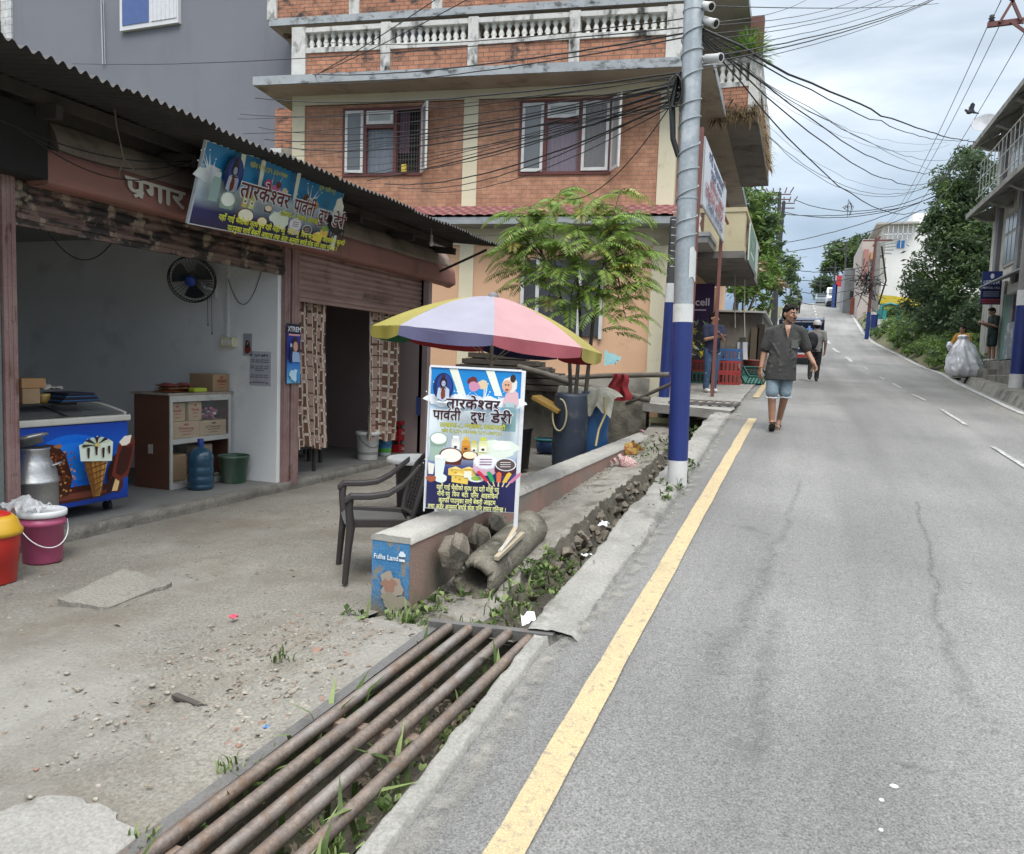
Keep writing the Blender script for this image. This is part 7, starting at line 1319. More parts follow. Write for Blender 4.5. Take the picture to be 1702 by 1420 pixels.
g = ground(1688, 652); rp = pole('right_pole', 'blue and white pole with a steel crossarm at the right edge', g, 9.6, .15, .10, CONP, [(.0, .42, WHP2, 'white_base'), (.42, 2.0, BLUP, 'blue_band'), (2.0, 2.35, WHP2, 'white_band')], lean=(.0, .0)); rp.name = 'street_pole'
REDS = mat('red_oxide_steel', (.15, .05, .045), (.11, .04, .036), 5, .6, fine=.1)
ca = above(1641, 42, g) - Vector(g); cb_ = ca + Vector((2.2, -.1, .02)); cz = Vector((ca.x + 1.1, ca.y, ca.z + .05)); m = MB(); m.bar(ca, cb_, .09, .11); arm = m.build('crossarm', REDS, rp)
top = above(1683, 2, g) - Vector(g); m = MB(); m.bar((top.x, top.y, top.z), (top.x - .22, top.y, ca.z), .06); m.bar((top.x, top.y, top.z), (top.x + .2, top.y, ca.z), .06); m.bar((top.x + .0, top.y, ca.z), (.05, .0, ca.z - .75), .06); m.build('strut', REDS, rp)
for q in (ca + Vector((.08, 0, .05)), top): m = MB(); m.lathe([(.03, 0), (.07, .03), (.04, .06), (.075, .09), (.04, .12), (.06, .15), (.0, .19)], c=q, n=14); m.build('insulator', flat('24262c', .3), rp)
# ================================================================ right side building with eaves
RW = mat('grimy_white_render', (.52, .51, .47), (.42, .41, .37), 1.4, .9, fine=.08, stain=((.14, .135, .12), 2.2, .52, .72, (1, 1, .35)), stain2=((.30, .28, .22), 1.3, .55, .75)); EAVE = mat('weathered_eave', (.32, .315, .29), (.22, .215, .195), 2, .9, fine=.15, stain=((.06, .06, .055), 2.5, .5, .7), stain2=((.12, .13, .06), 5, .58, .7))
eb = thing('eaved_building', 'white three storey building with sloping concrete eaves on the right', 'building', (5.6, 22.5, 1.5)); EO = Vector(eb.location)
def ew(x0, x1, y0, y1, z0, z1, nm, mt, par=None): m = LMB(EO if par is None else EO); m.box(x0, x1, y0, y1, z0, z1); return m.build(nm, mt, par or eb)
ew(5.62, 13, 14, 29.0, 1.0, 9.6, 'wall', RW)
for z, hh, nm in ((9.04, .14, 'upper_eave'), (6.82, .14, 'lower_eave')):
	m = LMB(EO); m.prism([(4.88, 0), (5.62, .42), (5.62, .62), (4.88, .16)], lambda a, c, d: Vector((a, d, z + c)), 14, 29.35); m.build(nm, EAVE, eb)
	for y in [15 + 2.3 * k for k in range(7)]: m = LMB(EO); m.prism([(5.0, .02), (5.618, .36), (5.618, -.15), (5.3, -.12)], lambda a, c, d: Vector((a, d, z + c - .02)), y, y + .22); m.build('bracket', EAVE, eb)
for y0 in (28.0, 25.4, 22.8): ew(5.50, 5.617, y0 - .35, y0, 2.2, 9.3, 'pilaster', mat('grey_pilaster', (.20, .205, .21), (.14, .145, .15), 2, .8, stain=((.35, .34, .32), 5, .6, .7)))
for y0 in (27.2, 24.6):
	for z0 in (7.35, 4.95):
		w_ = ew(5.585, 5.618, y0 - 1.5, y0 - .1, z0, z0 + 1.55, 'window', mat('aged_window', (.30, .30, .28), (.24, .24, .22), 3, .6)); m = LMB(EO)
		for a in range(3): m.box(5.572, 5.584, y0 - 1.42 + a * .45, y0 - 1.06 + a * .45, z0 + .1, z0 + .9); m.box(5.572, 5.584, y0 - 1.42 + a * .45, y0 - 1.06 + a * .45, z0 + 1.0, z0 + 1.45)
		m.build('pane', flat('6d7478', .2), w_)
m = LMB(EO)
for k in range(28): m.tube([(5.0, 16 + .45 * k, 7.3), (5.0, 16 + .45 * k, 8.35)], .012, 5)
for z in (7.3, 7.85, 8.35): m.tube([(5.0, 16, z), (5.0, 28.6, z)], .016, 5)
m.build('balcony_railing', flat('b9bab6', .5), eb)
m = LMB(EO); m.prism([(4.86, 0), (5.62, .30), (5.62, .33), (4.86, .03)], lambda a, c, d: Vector((a, d, 4.29 + c)), 16, 26.2); m.build('metal_awning', mat('tin_awning', (.33, .34, .35), (.25, .26, .27), 3, .5, .3), eb)
ew(5.56, 5.618, 22.9, 25.3, 2.2, 4.15, 'doorway', DKIN); ew(5.53, 5.61, 25.31, 26.25, 2.2, 4.1, 'green_door', mat('green_door', (.12, .25, .21), (.10, .2, .17), 3, .6, fine=.1)); ew(5.40, 5.53, 23.6, 25.2, 2.2, 3.2, 'shop_window', mat('blue_frame_counter', (.06, .11, .17), (.16, .18, .18), 5, .4, stain=((.35, .35, .34), 4, .55, .6)))  # the doorway is a flat panel painted with indoor darkness
ew(5.52, 5.6, 26.3, 29.0, 2.0, 4.5, 'stained_panel', mat('streaked_panel', (.42, .41, .37), (.24, .23, .2), 3, .9, fine=.1, scl=(1, 3, .4), stain=((.1, .1, .09), 4, .5, .66, (1, 3, .3))))
ew(5.36, 5.52, 22.0, 25.2, 4.0, 4.24, 'shop_sign', flat('c4c4c6'))
st = thing('stone_steps', 'rough concrete steps in front of the eaved building', 'steps', (5.2, 25, 1.4)); SO = Vector(st.location); RC2 = mat('dark_step_concrete', (.20, .19, .165), (.12, .115, .10), 3, .92, fine=.25, bump=.5, stain=((.05, .05, .045), 3, .5, .7))
for (x0, y0, y1, z0, z1) in ((5.2, 15, 28.5, 1.3, 2.14), (4.98, 24.8, 28.4, 1.3, 1.92), (4.95, 18, 24.79, 1.3, 1.75)): m = LMB(SO); m.box(x0, 5.6, y0, y1, z0, z1); m.build('step', RC2, st, bevel=.02)
m = LMB(SO); m.grid(lambda i, j: (lerp(itp(lerp(2, 28, j), XR) + .05, itp(lerp(2, 28, j), XR) + .9, i) + .04 * nz(j * 40, 1), lerp(2, 28, j), zr(lerp(2, 28, j)) + (.10 if i > .35 else -.12)), 8, 80); m.build('gutter_edge', RC2, st)
# medical sign
a = AX(1640, 470, 5.1); t = thing('medical_sign', 'dark blue medical hall sign with white lettering', 'sign', (5.1, 26.3, a.z)); SW, SH = .92, AX(1637, 473, 5.1).z - AX(1637, 512, 5.1).z; sz0 = AX(1637, 512, 5.1).z - a.z; SC_ = .56
m = MB(); m.box(-.48, .44, -.02, .02, sz0 - .1, sz0 + 1.05); m.build('panel', flat('1b2a5a', .4), t); p = Print((-.48, -.0212, sz0 - .1), (1, 0, 0), (0, 0, 1)); p.rect(.02, .02, .90, 1.13, '1c2b62'); p.ell(.46, .98, .09, .09, 'c9ccd8'); p.text('USTAMA', .46, .70, .19, 'd6d8de', .02, width=.74); p.text('MEDICAL HALL', .46, .54, .11, 'd6d8de', .015, width=.80)
for k in range(3): p.rect(.1, .42 - .07 * k, .82, .45 - .07 * k, 'a9b0c4')
p.rect(.05, .12, .87, .19, 'a9484a'); p.rect(.05, .04, .87, .09, 'a9484a'); p.build('lettering', t); t.scale = (SC_, 1, SC_ * 1.5); t.location = (a.x + .10, t.location.y, a.z + .05)
t = thing('satellite_dish', 'pale satellite dish on the upper eave', 'satellite dish', AX(1637, 208, 5.0)); m = MB(); m.lathe([(0, 0), (.2, .03), (.34, .1), (.36, .12), (.34, .11), (0, .02)], n=24, M=Euler((.9, -.5, 0)).to_matrix().to_4x4()); m.build('dish', flat('9a9ca0', .5), t); m = MB(); m.tube([(0, 0, 0), (.2, 0, -.5)], .02, 6); m.build('mast', flat('77797c'), t)
# ================================================================ foliage builder
LG = [mat('leaf_dark', (.055, .085, .045), (.078, .112, .058), 2, .6, fine=.1, spec=.3, leaf=.35), mat('leaf_mid', (.092, .142, .062), (.07, .115, .052), 2, .6, fine=.1, spec=.3, leaf=.35), mat('leaf_light', (.115, .175, .055), (.085, .14, .042), 2, .6, fine=.1, spec=.3, leaf=.35), mat('leaf_bright', (.155, .24, .055), (.11, .185, .042), 2, .6, fine=.1, spec=.3, leaf=.35)]  # greens lifted towards blue-grey, distance haze put into the leaf colour
def leaves(m, c, r, n, ls, mis, rng, shell=.55, narrow=.4, down=.3):
	c = Vector(c)
	# clump sub-centres give light and dark bunches with gaps
	sub = []
	for _ in range(max(5, int(n / 55))):
		d = Vector((rng.gauss(0, 1), rng.gauss(0, 1), rng.gauss(0, 1))).normalized() * rng.uniform(shell, 1.0); sub.append((Vector((d.x * r[0], d.y * r[1], d.z * r[2])), rng.choice(mis)))
	sr = (r[0] * r[1] * r[2]) ** (1 / 3) * .30
	for _ in range(n):
		s, mi = rng.choice(sub); p = c + s + Vector((rng.gauss(0, sr * .55), rng.gauss(0, sr * .55), rng.gauss(0, sr * .42)))
		d = Vector((rng.gauss(0, 1), rng.gauss(0, 1), rng.gauss(-down, .7))).normalized(); q = d.cross(Vector((rng.gauss(0, 1), rng.gauss(0, 1), rng.gauss(0, 1)))).normalized(); L = ls * rng.uniform(.6, 1.3)
		m.add([p, p + d * L * .45 + q * L * narrow * .5, p + d * L, p + d * L * .45 - q * L * narrow * .5], [(0, 1, 2, 3)], mi, False)
def tree(lab, base, blobs, ls, mis, seed, trunk_r=.12, name='tree', cat='tree', group=None, dens=1, narrow=.4, limbs=True, mats=None):
	rng = random.Random(seed); t = thing(name, lab, cat, base, 0, group); B = Vector(base); m = MB()
	for (c, r, n) in blobs: leaves(m, Vector(c) - B, r, int(n * dens), ls, mis, rng, narrow=narrow)
	m.build('crown', mats or LG, t); m = MB()
	ctr = sum((Vector(c) for c, r, n in blobs), Vector()) / len(blobs) - B; fork = Vector((ctr.x * .3, ctr.y * .3, max(.3, ctr.z * .45))); m.tube([(0, 0, -.3), fork * .5 + Vector((.05, 0, 0)), fork], [trunk_r * 1.2, trunk_r, trunk_r * .8], 8)
	for (c, r, n) in blobs:
		e = Vector(c) - B; m.tube([fork, fork.lerp(e, .5) + Vector((0, 0, .1)), e + Vector((0, 0, r[2] * .3))], [trunk_r * .6, trunk_r * .4, trunk_r * .12], 6)
	m.build('trunk', BARK, t); return t
def PB(px, py, y, rx, rz, n, ry=None): c = AY(px, py, y); return (c, (rx, ry or rx, rz), n)
# big dark tree behind the right bank
gy = 36
tree('tall dark bamboo like tree rising over the bank left of the eaved building', Vector((7.6, 36, 3.0)), [PB(1605, 295, 36, 1.2, .9, 2600), PB(1582, 340, 36, 1.0, .8, 2400), PB(1625, 330, 37, 1.2, 1.2, 2600), PB(1568, 380, 36, .9, .7, 2000), PB(1605, 400, 36, 1.5, 1.2, 3600), PB(1635, 420, 35, 1.0, 1.5, 2600), PB(1578, 440, 36, 1.4, .9, 3400), PB(1620, 480, 35, 1.3, 1.3, 3000), PB(1612, 262, 37, .7, .5, 1100)], .21, [0, 0, 1, 1, 2], 21, .2, narrow=.36)
tree('dark lower tree on the bank beside the concrete pole', Vector((6.0, 38, 3.2)), [PB(1530, 478, 39, .9, .7, 2200), PB(1550, 500, 38, 1.2, .9, 2800), PB(1590, 525, 36, 1.3, .9, 2800), PB(1630, 540, 33, 1.0, 1.0, 2600)], .19, [0, 0, 1], 22, .15, narrow=.4)
BUSHM = LG
def bank(i, j):
	y = lerp(27.5, 78, j); x0 = itp(y, XR) + .08; x = x0 + 9 * i; return (x, y, zr(y) - .05 + (2.6 * i ** .6) * min(1, (y - 27.4) / 5) * lerp(1, .5, j) + .15 * fbm(x * .8, y * .8))
m = MB(); m.grid(bank, 24, 60); m.build('hillside', GREENSLOPE, kind='structure')
m = MB(); rng = random.Random(31)
for k in range(210):
	y = 27.9 + 22 * rng.random() ** 1.5; i = .03 + rng.random() ** 1.5 * .42; c = Vector(bank(i, (y - 27.5) / 50.5)); hh = rng.uniform(.15, .45) + 1.2 * i; c.z += hh * .5; near = i < .12
	leaves(m, c, (.5, .6, hh), 190, .17 if near else .15, [2, 3, 3, 1] if (near or rng.random() < .45) else [0, 1, 1, 2], rng, narrow=.36)
m.build('undergrowth', LG, kind='stuff')
m = MB(); rng = random.Random(33)
for k in range(60):
	y = rng.uniform(40, 76); i = rng.random() ** 1.4 * .5; c = Vector(bank(i, (y - 27.5) / 50.5)) + Vector((.3, 0, .15)); leaves(m, c, (.6, .6, .35), 130, .22, [1, 2, 3], rng)
m.build('verge_grass', LG, kind='stuff')
# left trees beyond the yellow balcony
tree('bright green leafy tree beyond the yellow street balcony', Vector((-3.0, 36, 2.2)), [PB(1240, 330, 36, 1.3, .9, 1600), PB(1225, 370, 35, 1.0, 1.0, 1300), PB(1262, 370, 37, .9, 1.1, 1400), PB(1250, 420, 36, 1.1, 1.1, 1700), PB(1275, 400, 38, .6, 1.1, 1000), PB(1265, 455, 36, .9, .9, 1300)], .28, [1, 2, 3, 3], 41, .14, narrow=.35)
tree('low flowering bush behind the weathered shack', Vector((-2.3, 31, 1.9)), [PB(1235, 470, 31, .9, .7, 900), PB(1262, 480, 31, .7, .8, 900), PB(1280, 450, 34, .6, .7, 700)], .22, [2, 3, 3, 2, 1, 3, 3, 2, 3, 4], 42, .08, dens=1, name='bush', cat='bush', mats=LG + [flat('8f7a5a', .6)])
tree('small far tree on the left beyond the dark poles', Vector((-2.4, 62, 6.2)), [PB(1300, 450, 60, 1.2, 1.6, 1000), PB(1305, 480, 60, .9, 1.2, 700)], .36, [1, 2], 43, .1)
tree('round green tree on the far crest behind the grey sheds', Vector((5, 88, 8.6)), [PB(1400, 425, 88, 2.2, 1.5, 1500), PB(1425, 430, 88, 2.2, 1.8, 1600), PB(1440, 410, 90, 1.6, 1.2, 900), PB(1385, 440, 87, 1.2, 1.0, 700)], .5, [0, 1, 2, 2], 44, .2)
tree('dark tree at the top of the road beside the parked car', Vector((2.2, 94, 8.6)), [PB(1372, 480, 94, 1.4, 1.4, 1100), PB(1366, 470, 95, 1.1, 1.0, 700)], .45, [0, 0, 1], 45, .15)
# weathered shack at the left
sh = thing('weathered_shack', 'grey weathered roadside shack with a tin roof behind the crates', 'shack', (-2.2, 24, 1.5)); HO = Vector(sh.location); SHM = mat('streaked_grey_wall', (.235, .225, .20), (.16, .15, .135), 1.6, .92, fine=.2, bump=.3, stain=((.05, .048, .042), 2.2, .5, .7, (1, 1, .4)), stain2=((.34, .32, .28), 3, .6, .75))
a = AY(1268, 520, 24); m = LMB(HO); m.box(-3.4, a.x, 24, 30, 1.2, AY(1240, 522, 24).z); m.build('wall', SHM, sh); m = LMB(HO); m.prism([(-3.6, 23.7), (a.x + .1, 23.7), (a.x + .1, 30.2), (-3.6, 30.2)], lambda x, y, d: Vector((x, y, d - .02 * (x + 2))), AY(1240, 520, 24).z, AY(1240, 520, 24).z + .05); m.build('tin_roof', flat('b9bcbc', .5), sh)
for px, w_, z1, cc in ((1232, .18, 2.6, '4a4640'), (1252, .22, 2.9, '5f5648'), (1262, .2, 3.0, '3a332d')): q = AY(px, 600, 23.9); m = LMB(HO); m.box(q.x - w_ / 2, q.x + w_ / 2, 23.86, 23.998, 1.25, z1); m.build('plank', flat(cc, .9), sh)
m = LMB(HO); q = AY(1222, 590, 23.9); m.box(q.x - .3, q.x + .25, 23.8, 23.998, 1.25, 2.2); m.build('pink_panel', flat('8f6a60', .9), sh)
for px, py0, py1 in ((1222, 450, 545), (1238, 465, 560)): m = MB(); m.tube([AY(px, py0, 19.5), AY(px - 1, (py0 + py1) / 2, 19.5), AY(px, py1, 19.5)], .012, 5); m.build('hanging_strip', flat('b5b2a8'), label='pale rope strip hanging from the yellow balcony, ' + ('left one' if px == 1222 else 'right one'), cat='rope')
# dark twin poles with red fittings
for px, yb, lab in ((1290, 42, 'taller dark power pole left of the road with red insulators'), (1284, 44, 'second dark power pole just beside the taller one')):
	bx = AY(px, 520, yb); bz_ = zr(yb); tpz = AY(1296 if px == 1290 else 1303, 320 if px == 1290 else 335, yb); t = pole('power_pole', lab, Vector((bx.x, yb, bz_)), tpz.z - bz_, .13, .09, DKP, lean=((tpz.x - bx.x) / (tpz.z - bz_), 0), group='dark power poles on the left')
	for dz in (0, -.25): m = MB(); q = tpz - Vector((bx.x, yb, bz_)) + Vector((0, 0, dz - .1)); m.bar(q + Vector((-.55, 0, .02)), q + Vector((.55, 0, -.02)), .05); m.build('crossarm', REDS, t)
	m = MB()
	for k in range(5): q2 = tpz - Vector((bx.x, yb, bz_)) + Vector((-.5 + .25 * k, 0, -.05)); m.tube([q2, q2 + Vector((.08 * (k - 2), 0, .28))], .03, 6)
	m.build('insulator', REDS, t)
for px, y, pt_, lab, H in ((1318, 70, 430, 'thin far street lamp pole left of the road', 5), (1312, 66, 440, 'thin grey pole close to the far street lamp', 4)):
	bb = AY(px, 510, y); tt = AY(px + 4, pt_, y); t = pole('lamp_pole', lab, Vector((bb.x, y, zr(y))), tt.z - zr(y), .07, .05, flat('8f9496', .5)); q = tt - Vector((bb.x, y, zr(y))); m = MB(); m.bar(q, q + Vector((.9, 0, .15)), .06); m.bar(q, q + Vector((-.9, 0, .15)), .06); m.build('lamp_arm', flat('a5aaac', .5), t)
# right poles
bb = ground(1440, 564); tt = AY(1456, 396, bb.y); t = pole('power_pole', 'thin brown steel pole with a wire tangle at the road bend', bb, tt.z - bb.z, .10, .06, REDS, [(0, 1.4, BLUP, 'blue_band')], lean=((tt.x - bb.x) / (tt.z - bb.z), 0)); m = MB(); rng = random.Random(5)
for k in range(60):
	q = AY(1441 + rng.gauss(0, 5), 470 + rng.gauss(0, 9), bb.y) - bb; m.tube([q, q + Vector((rng.gauss(0, .35), rng.gauss(0, .3), rng.gauss(0, .35))), q + Vector((rng.gauss(0, .4), rng.gauss(0, .3), rng.gauss(0, .5)))], .018, 4, cap=False)
m.build('wire_tangle', BLK, t); m = MB(); q = AY(1452, 400, bb.y) - bb; m.bar(q + Vector((-.5, 0, 0)), q + Vector((.9, 0, 0)), .07); m.bar(q + Vector((0, 0, -.3)), q + Vector((.3, 0, .2)), .1); m.build('crossarm', REDS, t)
bb = ground(1452, 559); tt = AY(1466, 405, bb.y); t = pole('concrete_pole', 'stout leaning concrete pole with a blue painted foot on the bank', bb, tt.z - bb.z, .19, .13, CONP, [(0, 1.15, BLUP, 'blue_band'), (1.15, 1.28, WHP2, 'white_band')], lean=((tt.x - bb.x - .2) / (tt.z - bb.z), 0)); m = MB(); q = tt - bb
for k in range(5): m.bar(q + Vector((-.1, 0, -.12 * k)), q + Vector((.9 - .1 * k, 0, .25 - .2 * k)), .05)
m.build('insulator_arms', flat('8a8d8c', .5), t); m = MB(); m.tube([q * .35 + Vector((.1, -.1, 0)), q * .6 + Vector((.35, -.1, 0)), q * .97], .05, 6); m.build('cable', BLK, t)
for px, py0, py1, y, lab in ((1401, 495, 403, 78, 'slim far power pole with a single crossarm beside the white van'), (1385, 492, 435, 86, 'slim pole at the crest left of the white van'), (1363, 490, 465, 92, 'smallest pole at the top of the road')):
	bb = AY(px, py0, y); bb.z = zr(y) - .1; tt = AY(px + 1, py1, y); t = pole('far_pole', lab, bb, tt.z - bb.z, .10, .08, DKP); q = tt - bb; m = MB(); m.bar(q + Vector((-.7, 0, -.6)), q + Vector((.7, 0, -.6)), .10); m.build('crossarm', DKP, t)
# far buildings on the right
def block(name, lab, px0, px1, py0, y, dep, mt, base_dz=-2, cat='building'):
	a, b = AY(px0, py0, y), AY(px1, py0, y); t = thing(name, lab, cat, (a.x, y, zr(y) + base_dz)); o = Vector(t.location); m = LMB(o); m.box(a.x, b.x, y, y + dep, zr(y) + base_dz, a.z); m.build('wall', mt, t); return t, o, a, b
WB = mat('bright_white_render', (.80, .80, .79), (.72, .72, .71), .6, .8, fine=.03)
t, o, a, b = block('white_building', 'tall bright white building with a blue window behind the dark tree', 1469, 1640, 376, 64, 10, WB)
c = AY(1518, 376, 64); m = LMB(o); m.box(c.x, b.x, 64.5, 73, a.z + .001, AY(1530, 352, 64).z); m.build('roof_storey', WB, t); m = LMB(o); m.box(AY(1455, 380, 64).x, c.x + .3, 63.2, 74, a.z + .002, a.z + .14); m.build('roof_canopy', flat('a8a5a0', .8), t)
q0, q1 = AY(1491, 400, 63.95), AY(1503, 412, 63.95); m = LMB(o); m.box(q0.x, q1.x, 63.93, 63.995, q1.z, q0.z); wo = m.build('blue_window', flat('3f7fc4', .4), t); m = LMB(o); m.box((q0.x + q1.x) / 2 - .03, (q0.x + q1.x) / 2 + .03, 63.9, 63.929, q1.z, q0.z); m.build('mullion', WB, wo)
m = LMB(o); [m.box(AY(1475 + 8 * k, 380, 64).x, AY(1476 + 8 * k, 380, 64).x, 63.3, 63.4, a.z - 1.2, a.z) for k in range(6)]; m.box(AY(1470, 380, 64).x, c.x, 63.3, 63.4, a.z - .75, a.z - .68); m.build('terrace_railing', flat('c9ccd0'), t)
PK2 = mat('pale_pink_render', (.46, .40, .37), (.38, .33, .31), 1, .85, fine=.06)
t, o, a, b = block('pink_building', 'narrow pink and grey half built house left of the white building', 1434, 1470, 398, 60, 9, PK2)
for px0, px1, py0, py1, cc in ((1436, 1440, 415, 470, 'a5746c'), (1447, 1456, 420, 432, 'b98a5a'), (1449, 1458, 436, 452, '3a322e'), (1462, 1470, 392, 425, '9a9690'), (1459, 1469, 430, 470, 'a3a098')):
	q0, q1 = AY(px0, py0, 60), AY(px1, py1, 60); m = LMB(o); m.box(q0.x, q1.x, 59.8, 59.995, q1.z, q0.z); m.build('balcony_panel' if py1 - py0 > 30 else 'window', flat(cc, .7), t)
TINM = mat('grey_tin_sheet', (.26, .27, .275), (.20, .205, .21), 2, .5, .3, fine=.1, stain=((.16, .14, .12), 3, .6, .7))
t, o, a, b = block('tin_shed', 'grey corrugated tin shed behind the slim pole', 1405, 1434, 446, 66, 5, TINM); m = LMB(o)
for k in range(24): x = lerp(a.x, b.x, (k + .5) / 24); m.box(x - .025, x + .025, 65.93, 65.998, zr(66), a.z - .03)
m.build('sheet_ribs', TINM, t); q0, q1 = AY(1413, 484, 65.9), AY(1423, 498, 65.9); m = LMB(o); m.box(q0.x, q1.x, 65.86, 65.92, q1.z, q0.z); m.build('window', flat('332c28'), t)
t, o, a, b = block('brick_kiosk', 'low red brick wall in front of the tin shed', 1414, 1436, 495, 64, .3, mat('dull_red_brick', (.28, .09, .06), (.22, .07, .05), 3, .9, fine=.15), cat='wall')
t, o, a, b = block('shop_hoarding', 'red and blue shop hoardings beside the slim pole', 1391, 1402, 458, 74, .3, flat('b3353c', .6), cat='hoarding'); m = LMB(o); q0, q1 = AY(1384, 473, 74), AY(1391, 490, 74); m.box(q0.x, q1.x - .002, 74, 74.3, zr(74) - 1, q0.z); m.build('blue_panel', flat('2f4a86', .6), t); m = LMB(o); q0, q1 = AY(1392, 477, 73.98), AY(1402, 490, 73.98); m.box(q0.x, q1.x, 73.9, 73.99, zr(74) - 1, q0.z); m.build('grey_panel', flat('a5a7a8', .6), t)
t, o, a, b = block('turquoise_gate', 'small turquoise gate wall on the bank behind the bushes', 1460, 1474, 516, 46, .2, flat('2f8a8c', .6), cat='gate'); m = LMB(o); q = AY(1480, 505, 46); m.tube([q + Vector((-.45, 0, -.8)), q + Vector((-.4, 0, -.1)), q, q + Vector((.4, 0, -.1)), q + Vector((.45, 0, -.8))], .08, 6); m.build('gate_arch', flat('2a7a7e', .6), t); m = LMB(o); m.box(a.x, b.x + .3, 45.9, 45.99, AY(1465, 545, 46).z, AY(1465, 531, 46).z); m.build('white_base', flat('c4c6c4', .7), t)
for k, (px, py, lab) in enumerate(((1470, 500, 'yellow awning just right of the concrete pole'), (1500, 503, 'second yellow awning, half hidden by the dark tree'), (1560, 505, 'third yellow awning deep behind the leaves'))):
	c = AY(px, py, 48 + k); m = MB(); m.prism([(-.9, -.2), (.9, -.2), (.55, .2), (-.5, .3)], lambda a, b, d: Vector((a, d, b)), -.5, .5); o = m.build('yellow_awning', flat('c9b43a', .6), label=lab, cat='awning'); o.location = c
# ================================================================ vehicles
def wheel(par, x, y, z, r, w_, ax=(1, 0, 0)):
	m = MB(); M = Vector(ax).to_track_quat('Z', 'Y').to_matrix().to_4x4(); m.lathe([(r * .55, -w_ / 2), (r * .92, -w_ / 2), (r, -w_ * .3), (r, w_ * .3), (r * .92, w_ / 2), (r * .55, w_ / 2)], c=(x, y, z), n=22, M=M); o = m.build('wheel', flat('1a1a1b', .8), par); m = MB(); m.lathe([(0, -w_ * .42), (r * .55, -w_ * .42), (r * .55, w_ * .42), (0, w_ * .42)], c=(x, y, z), n=18, M=M); m.build('rim', flat('8a8c8e', .4), o); return o
g = ground(1322, 606); pk = thing('pickup_truck', 'dark blue pickup truck loaded with blue water jugs seen from behind', 'pickup', (g.x + .16, g.y + 1.9, zr(g.y + 1.9)), 0); pk.rotation_euler = (math.atan(.13), 0, -.02)
TB = mat('truck_blue', (.02, .035, .10), (.016, .03, .085), 3, .35, fine=.05, coat=.3)
m = MB(); m.box(-.80, .80, -1.9, .2, .52, .60); m.box(-.80, -.74, -1.9, .2, .601, 1.0); m.box(.74, .80, -1.9, .2, .601, 1.0); m.box(-.739, .739, .14, .2, .601, 1.0); m.build('cargo_bed', TB, pk, bevel=.02)
m = MB(); m.box(-.739, .739, -1.92, -1.86, .601, 1.0); tg = m.build('tailgate', TB, pk, bevel=.015); p = Print((-.739, -1.923, .601), (1, 0, 0), (0, 0, 1), .001); p.rect(.35, .07, 1.15, .16, 'c0c4cc'); p.build('lettering', tg)
m = MB(); m.prism([(.2, .55), (2.6, .55), (2.62, .95), (1.7, 1.05), (1.25, 1.62), (.32, 1.66), (.2, 1.5)], lambda a, b, d: Vector((d, a, b)), -.78, .78); m.build('cab', TB, pk, bevel=.04); m = MB(); m.box(-.66, .66, .185, .198, 1.1, 1.52); m.build('rear_window', flat('20262c', .15), pk)
m = MB()
for x in (-.78, .78):
	for y in (-1.86, -.8, .16): m.bar((x, y, 1.0), (x, y, 1.72), .045)
	m.bar((x, -1.86, 1.72), (x, .16, 1.72), .045); m.bar((x, -1.86, 1.36), (x, .16, 1.36), .03)
m.bar((-.78, -1.86, 1.72), (.78, -1.86, 1.72), .045); m.bar((-.78, -1.86, 1.36), (.78, -1.86, 1.36), .03); m.bar((0, -1.86, 1.36), (0, -1.86, 1.72), .03); m.build('rack', flat('1c1e22', .5), pk)
for x in (-.70, .70): m = MB(); m.box(x - .07, x + .07, -1.95, -1.921, .64, .86); m.build('tail_light', flat('8a2020', .3), pk, bevel=.01)
m = MB(); m.box(-.7, .7, -1.98, -1.90, .34, .48); m.build('bumper', flat('9a9ca0', .5), pk, bevel=.02); m = MB(); m.box(-.26, .26, -1.99, -1.981, .36, .47); m.build('number_plate', flat('b03a34', .5), pk)
for x in (-.68, .68): wheel(pk, x, -1.25, .30, .30, .18); wheel(pk, x, 1.75, .30, .30, .18)
m = MB(); m.lathe([(0, 0), (.13, .0), (.135, .02), (.135, .3), (.11, .36), (.04, .4), (.035, .46), (0, .46)], n=14); JG = mat('pickup_jug', (.03, .12, .34), (.025, .10, .30), 2, .25); jm = None
for i in range(5):
	for j in range(3):
		for q in range(2):
			jt = thing('water_jug', 'blue water jug among the load of the pickup', 'water jug', (0, 0, 0), 0, 'water jugs on the pickup')
			if jm is None: o = m.build('body', JG, jt); jm = o
			else: o = jm.copy(); COL.objects.link(o); o.parent = jt
			jt.matrix_world = Matrix.Translation(pk.location) @ pk.rotation_euler.to_matrix().to_4x4() @ Matrix.Translation((-.56 + .28 * i, -1.7 + .32 * j, .605 + .40 * q))
# white van and a car at the crest
y = 75; c = AY(1390, 500, y); vn = thing('white_van', 'white van coming over the crest on the right', 'van', (c.x, y, zr(y)), 0); VW = mat('van_white', (.72, .72, .72), (.66, .66, .66), 2, .3, fine=.02, coat=.4)
m = MB(); m.prism([(-.02, .35), (-.05, .85), (.35, 1.05), (.75, 1.72), (1.0, 1.82), (3.8, 1.82), (3.95, 1.6), (3.95, .35)], lambda a, b, d: Vector((d, a, b)), -.80, .80); m.build('body', VW, vn, bevel=.07, seg=3); m = MB(); m.prism([(.34, 1.09), (.70, 1.66)], lambda a, b, d: Vector((d, a - .03, b)), -.66, .66); m = MB(); m.quad((-.68, .335, 1.10), (.68, .335, 1.10), (.62, .70, 1.68), (-.62, .70, 1.68)); m.v = [(a, b - .03, c_) for a, b, c_ in m.v]; m.build('windscreen', flat('59646a', .1), vn)
for x in (-.58, .58): m = MB(); m.box(x - .14, x + .14, -.085, -.04, .66, .82); m.build('headlight', flat('d9dcdc', .1), vn, bevel=.02)
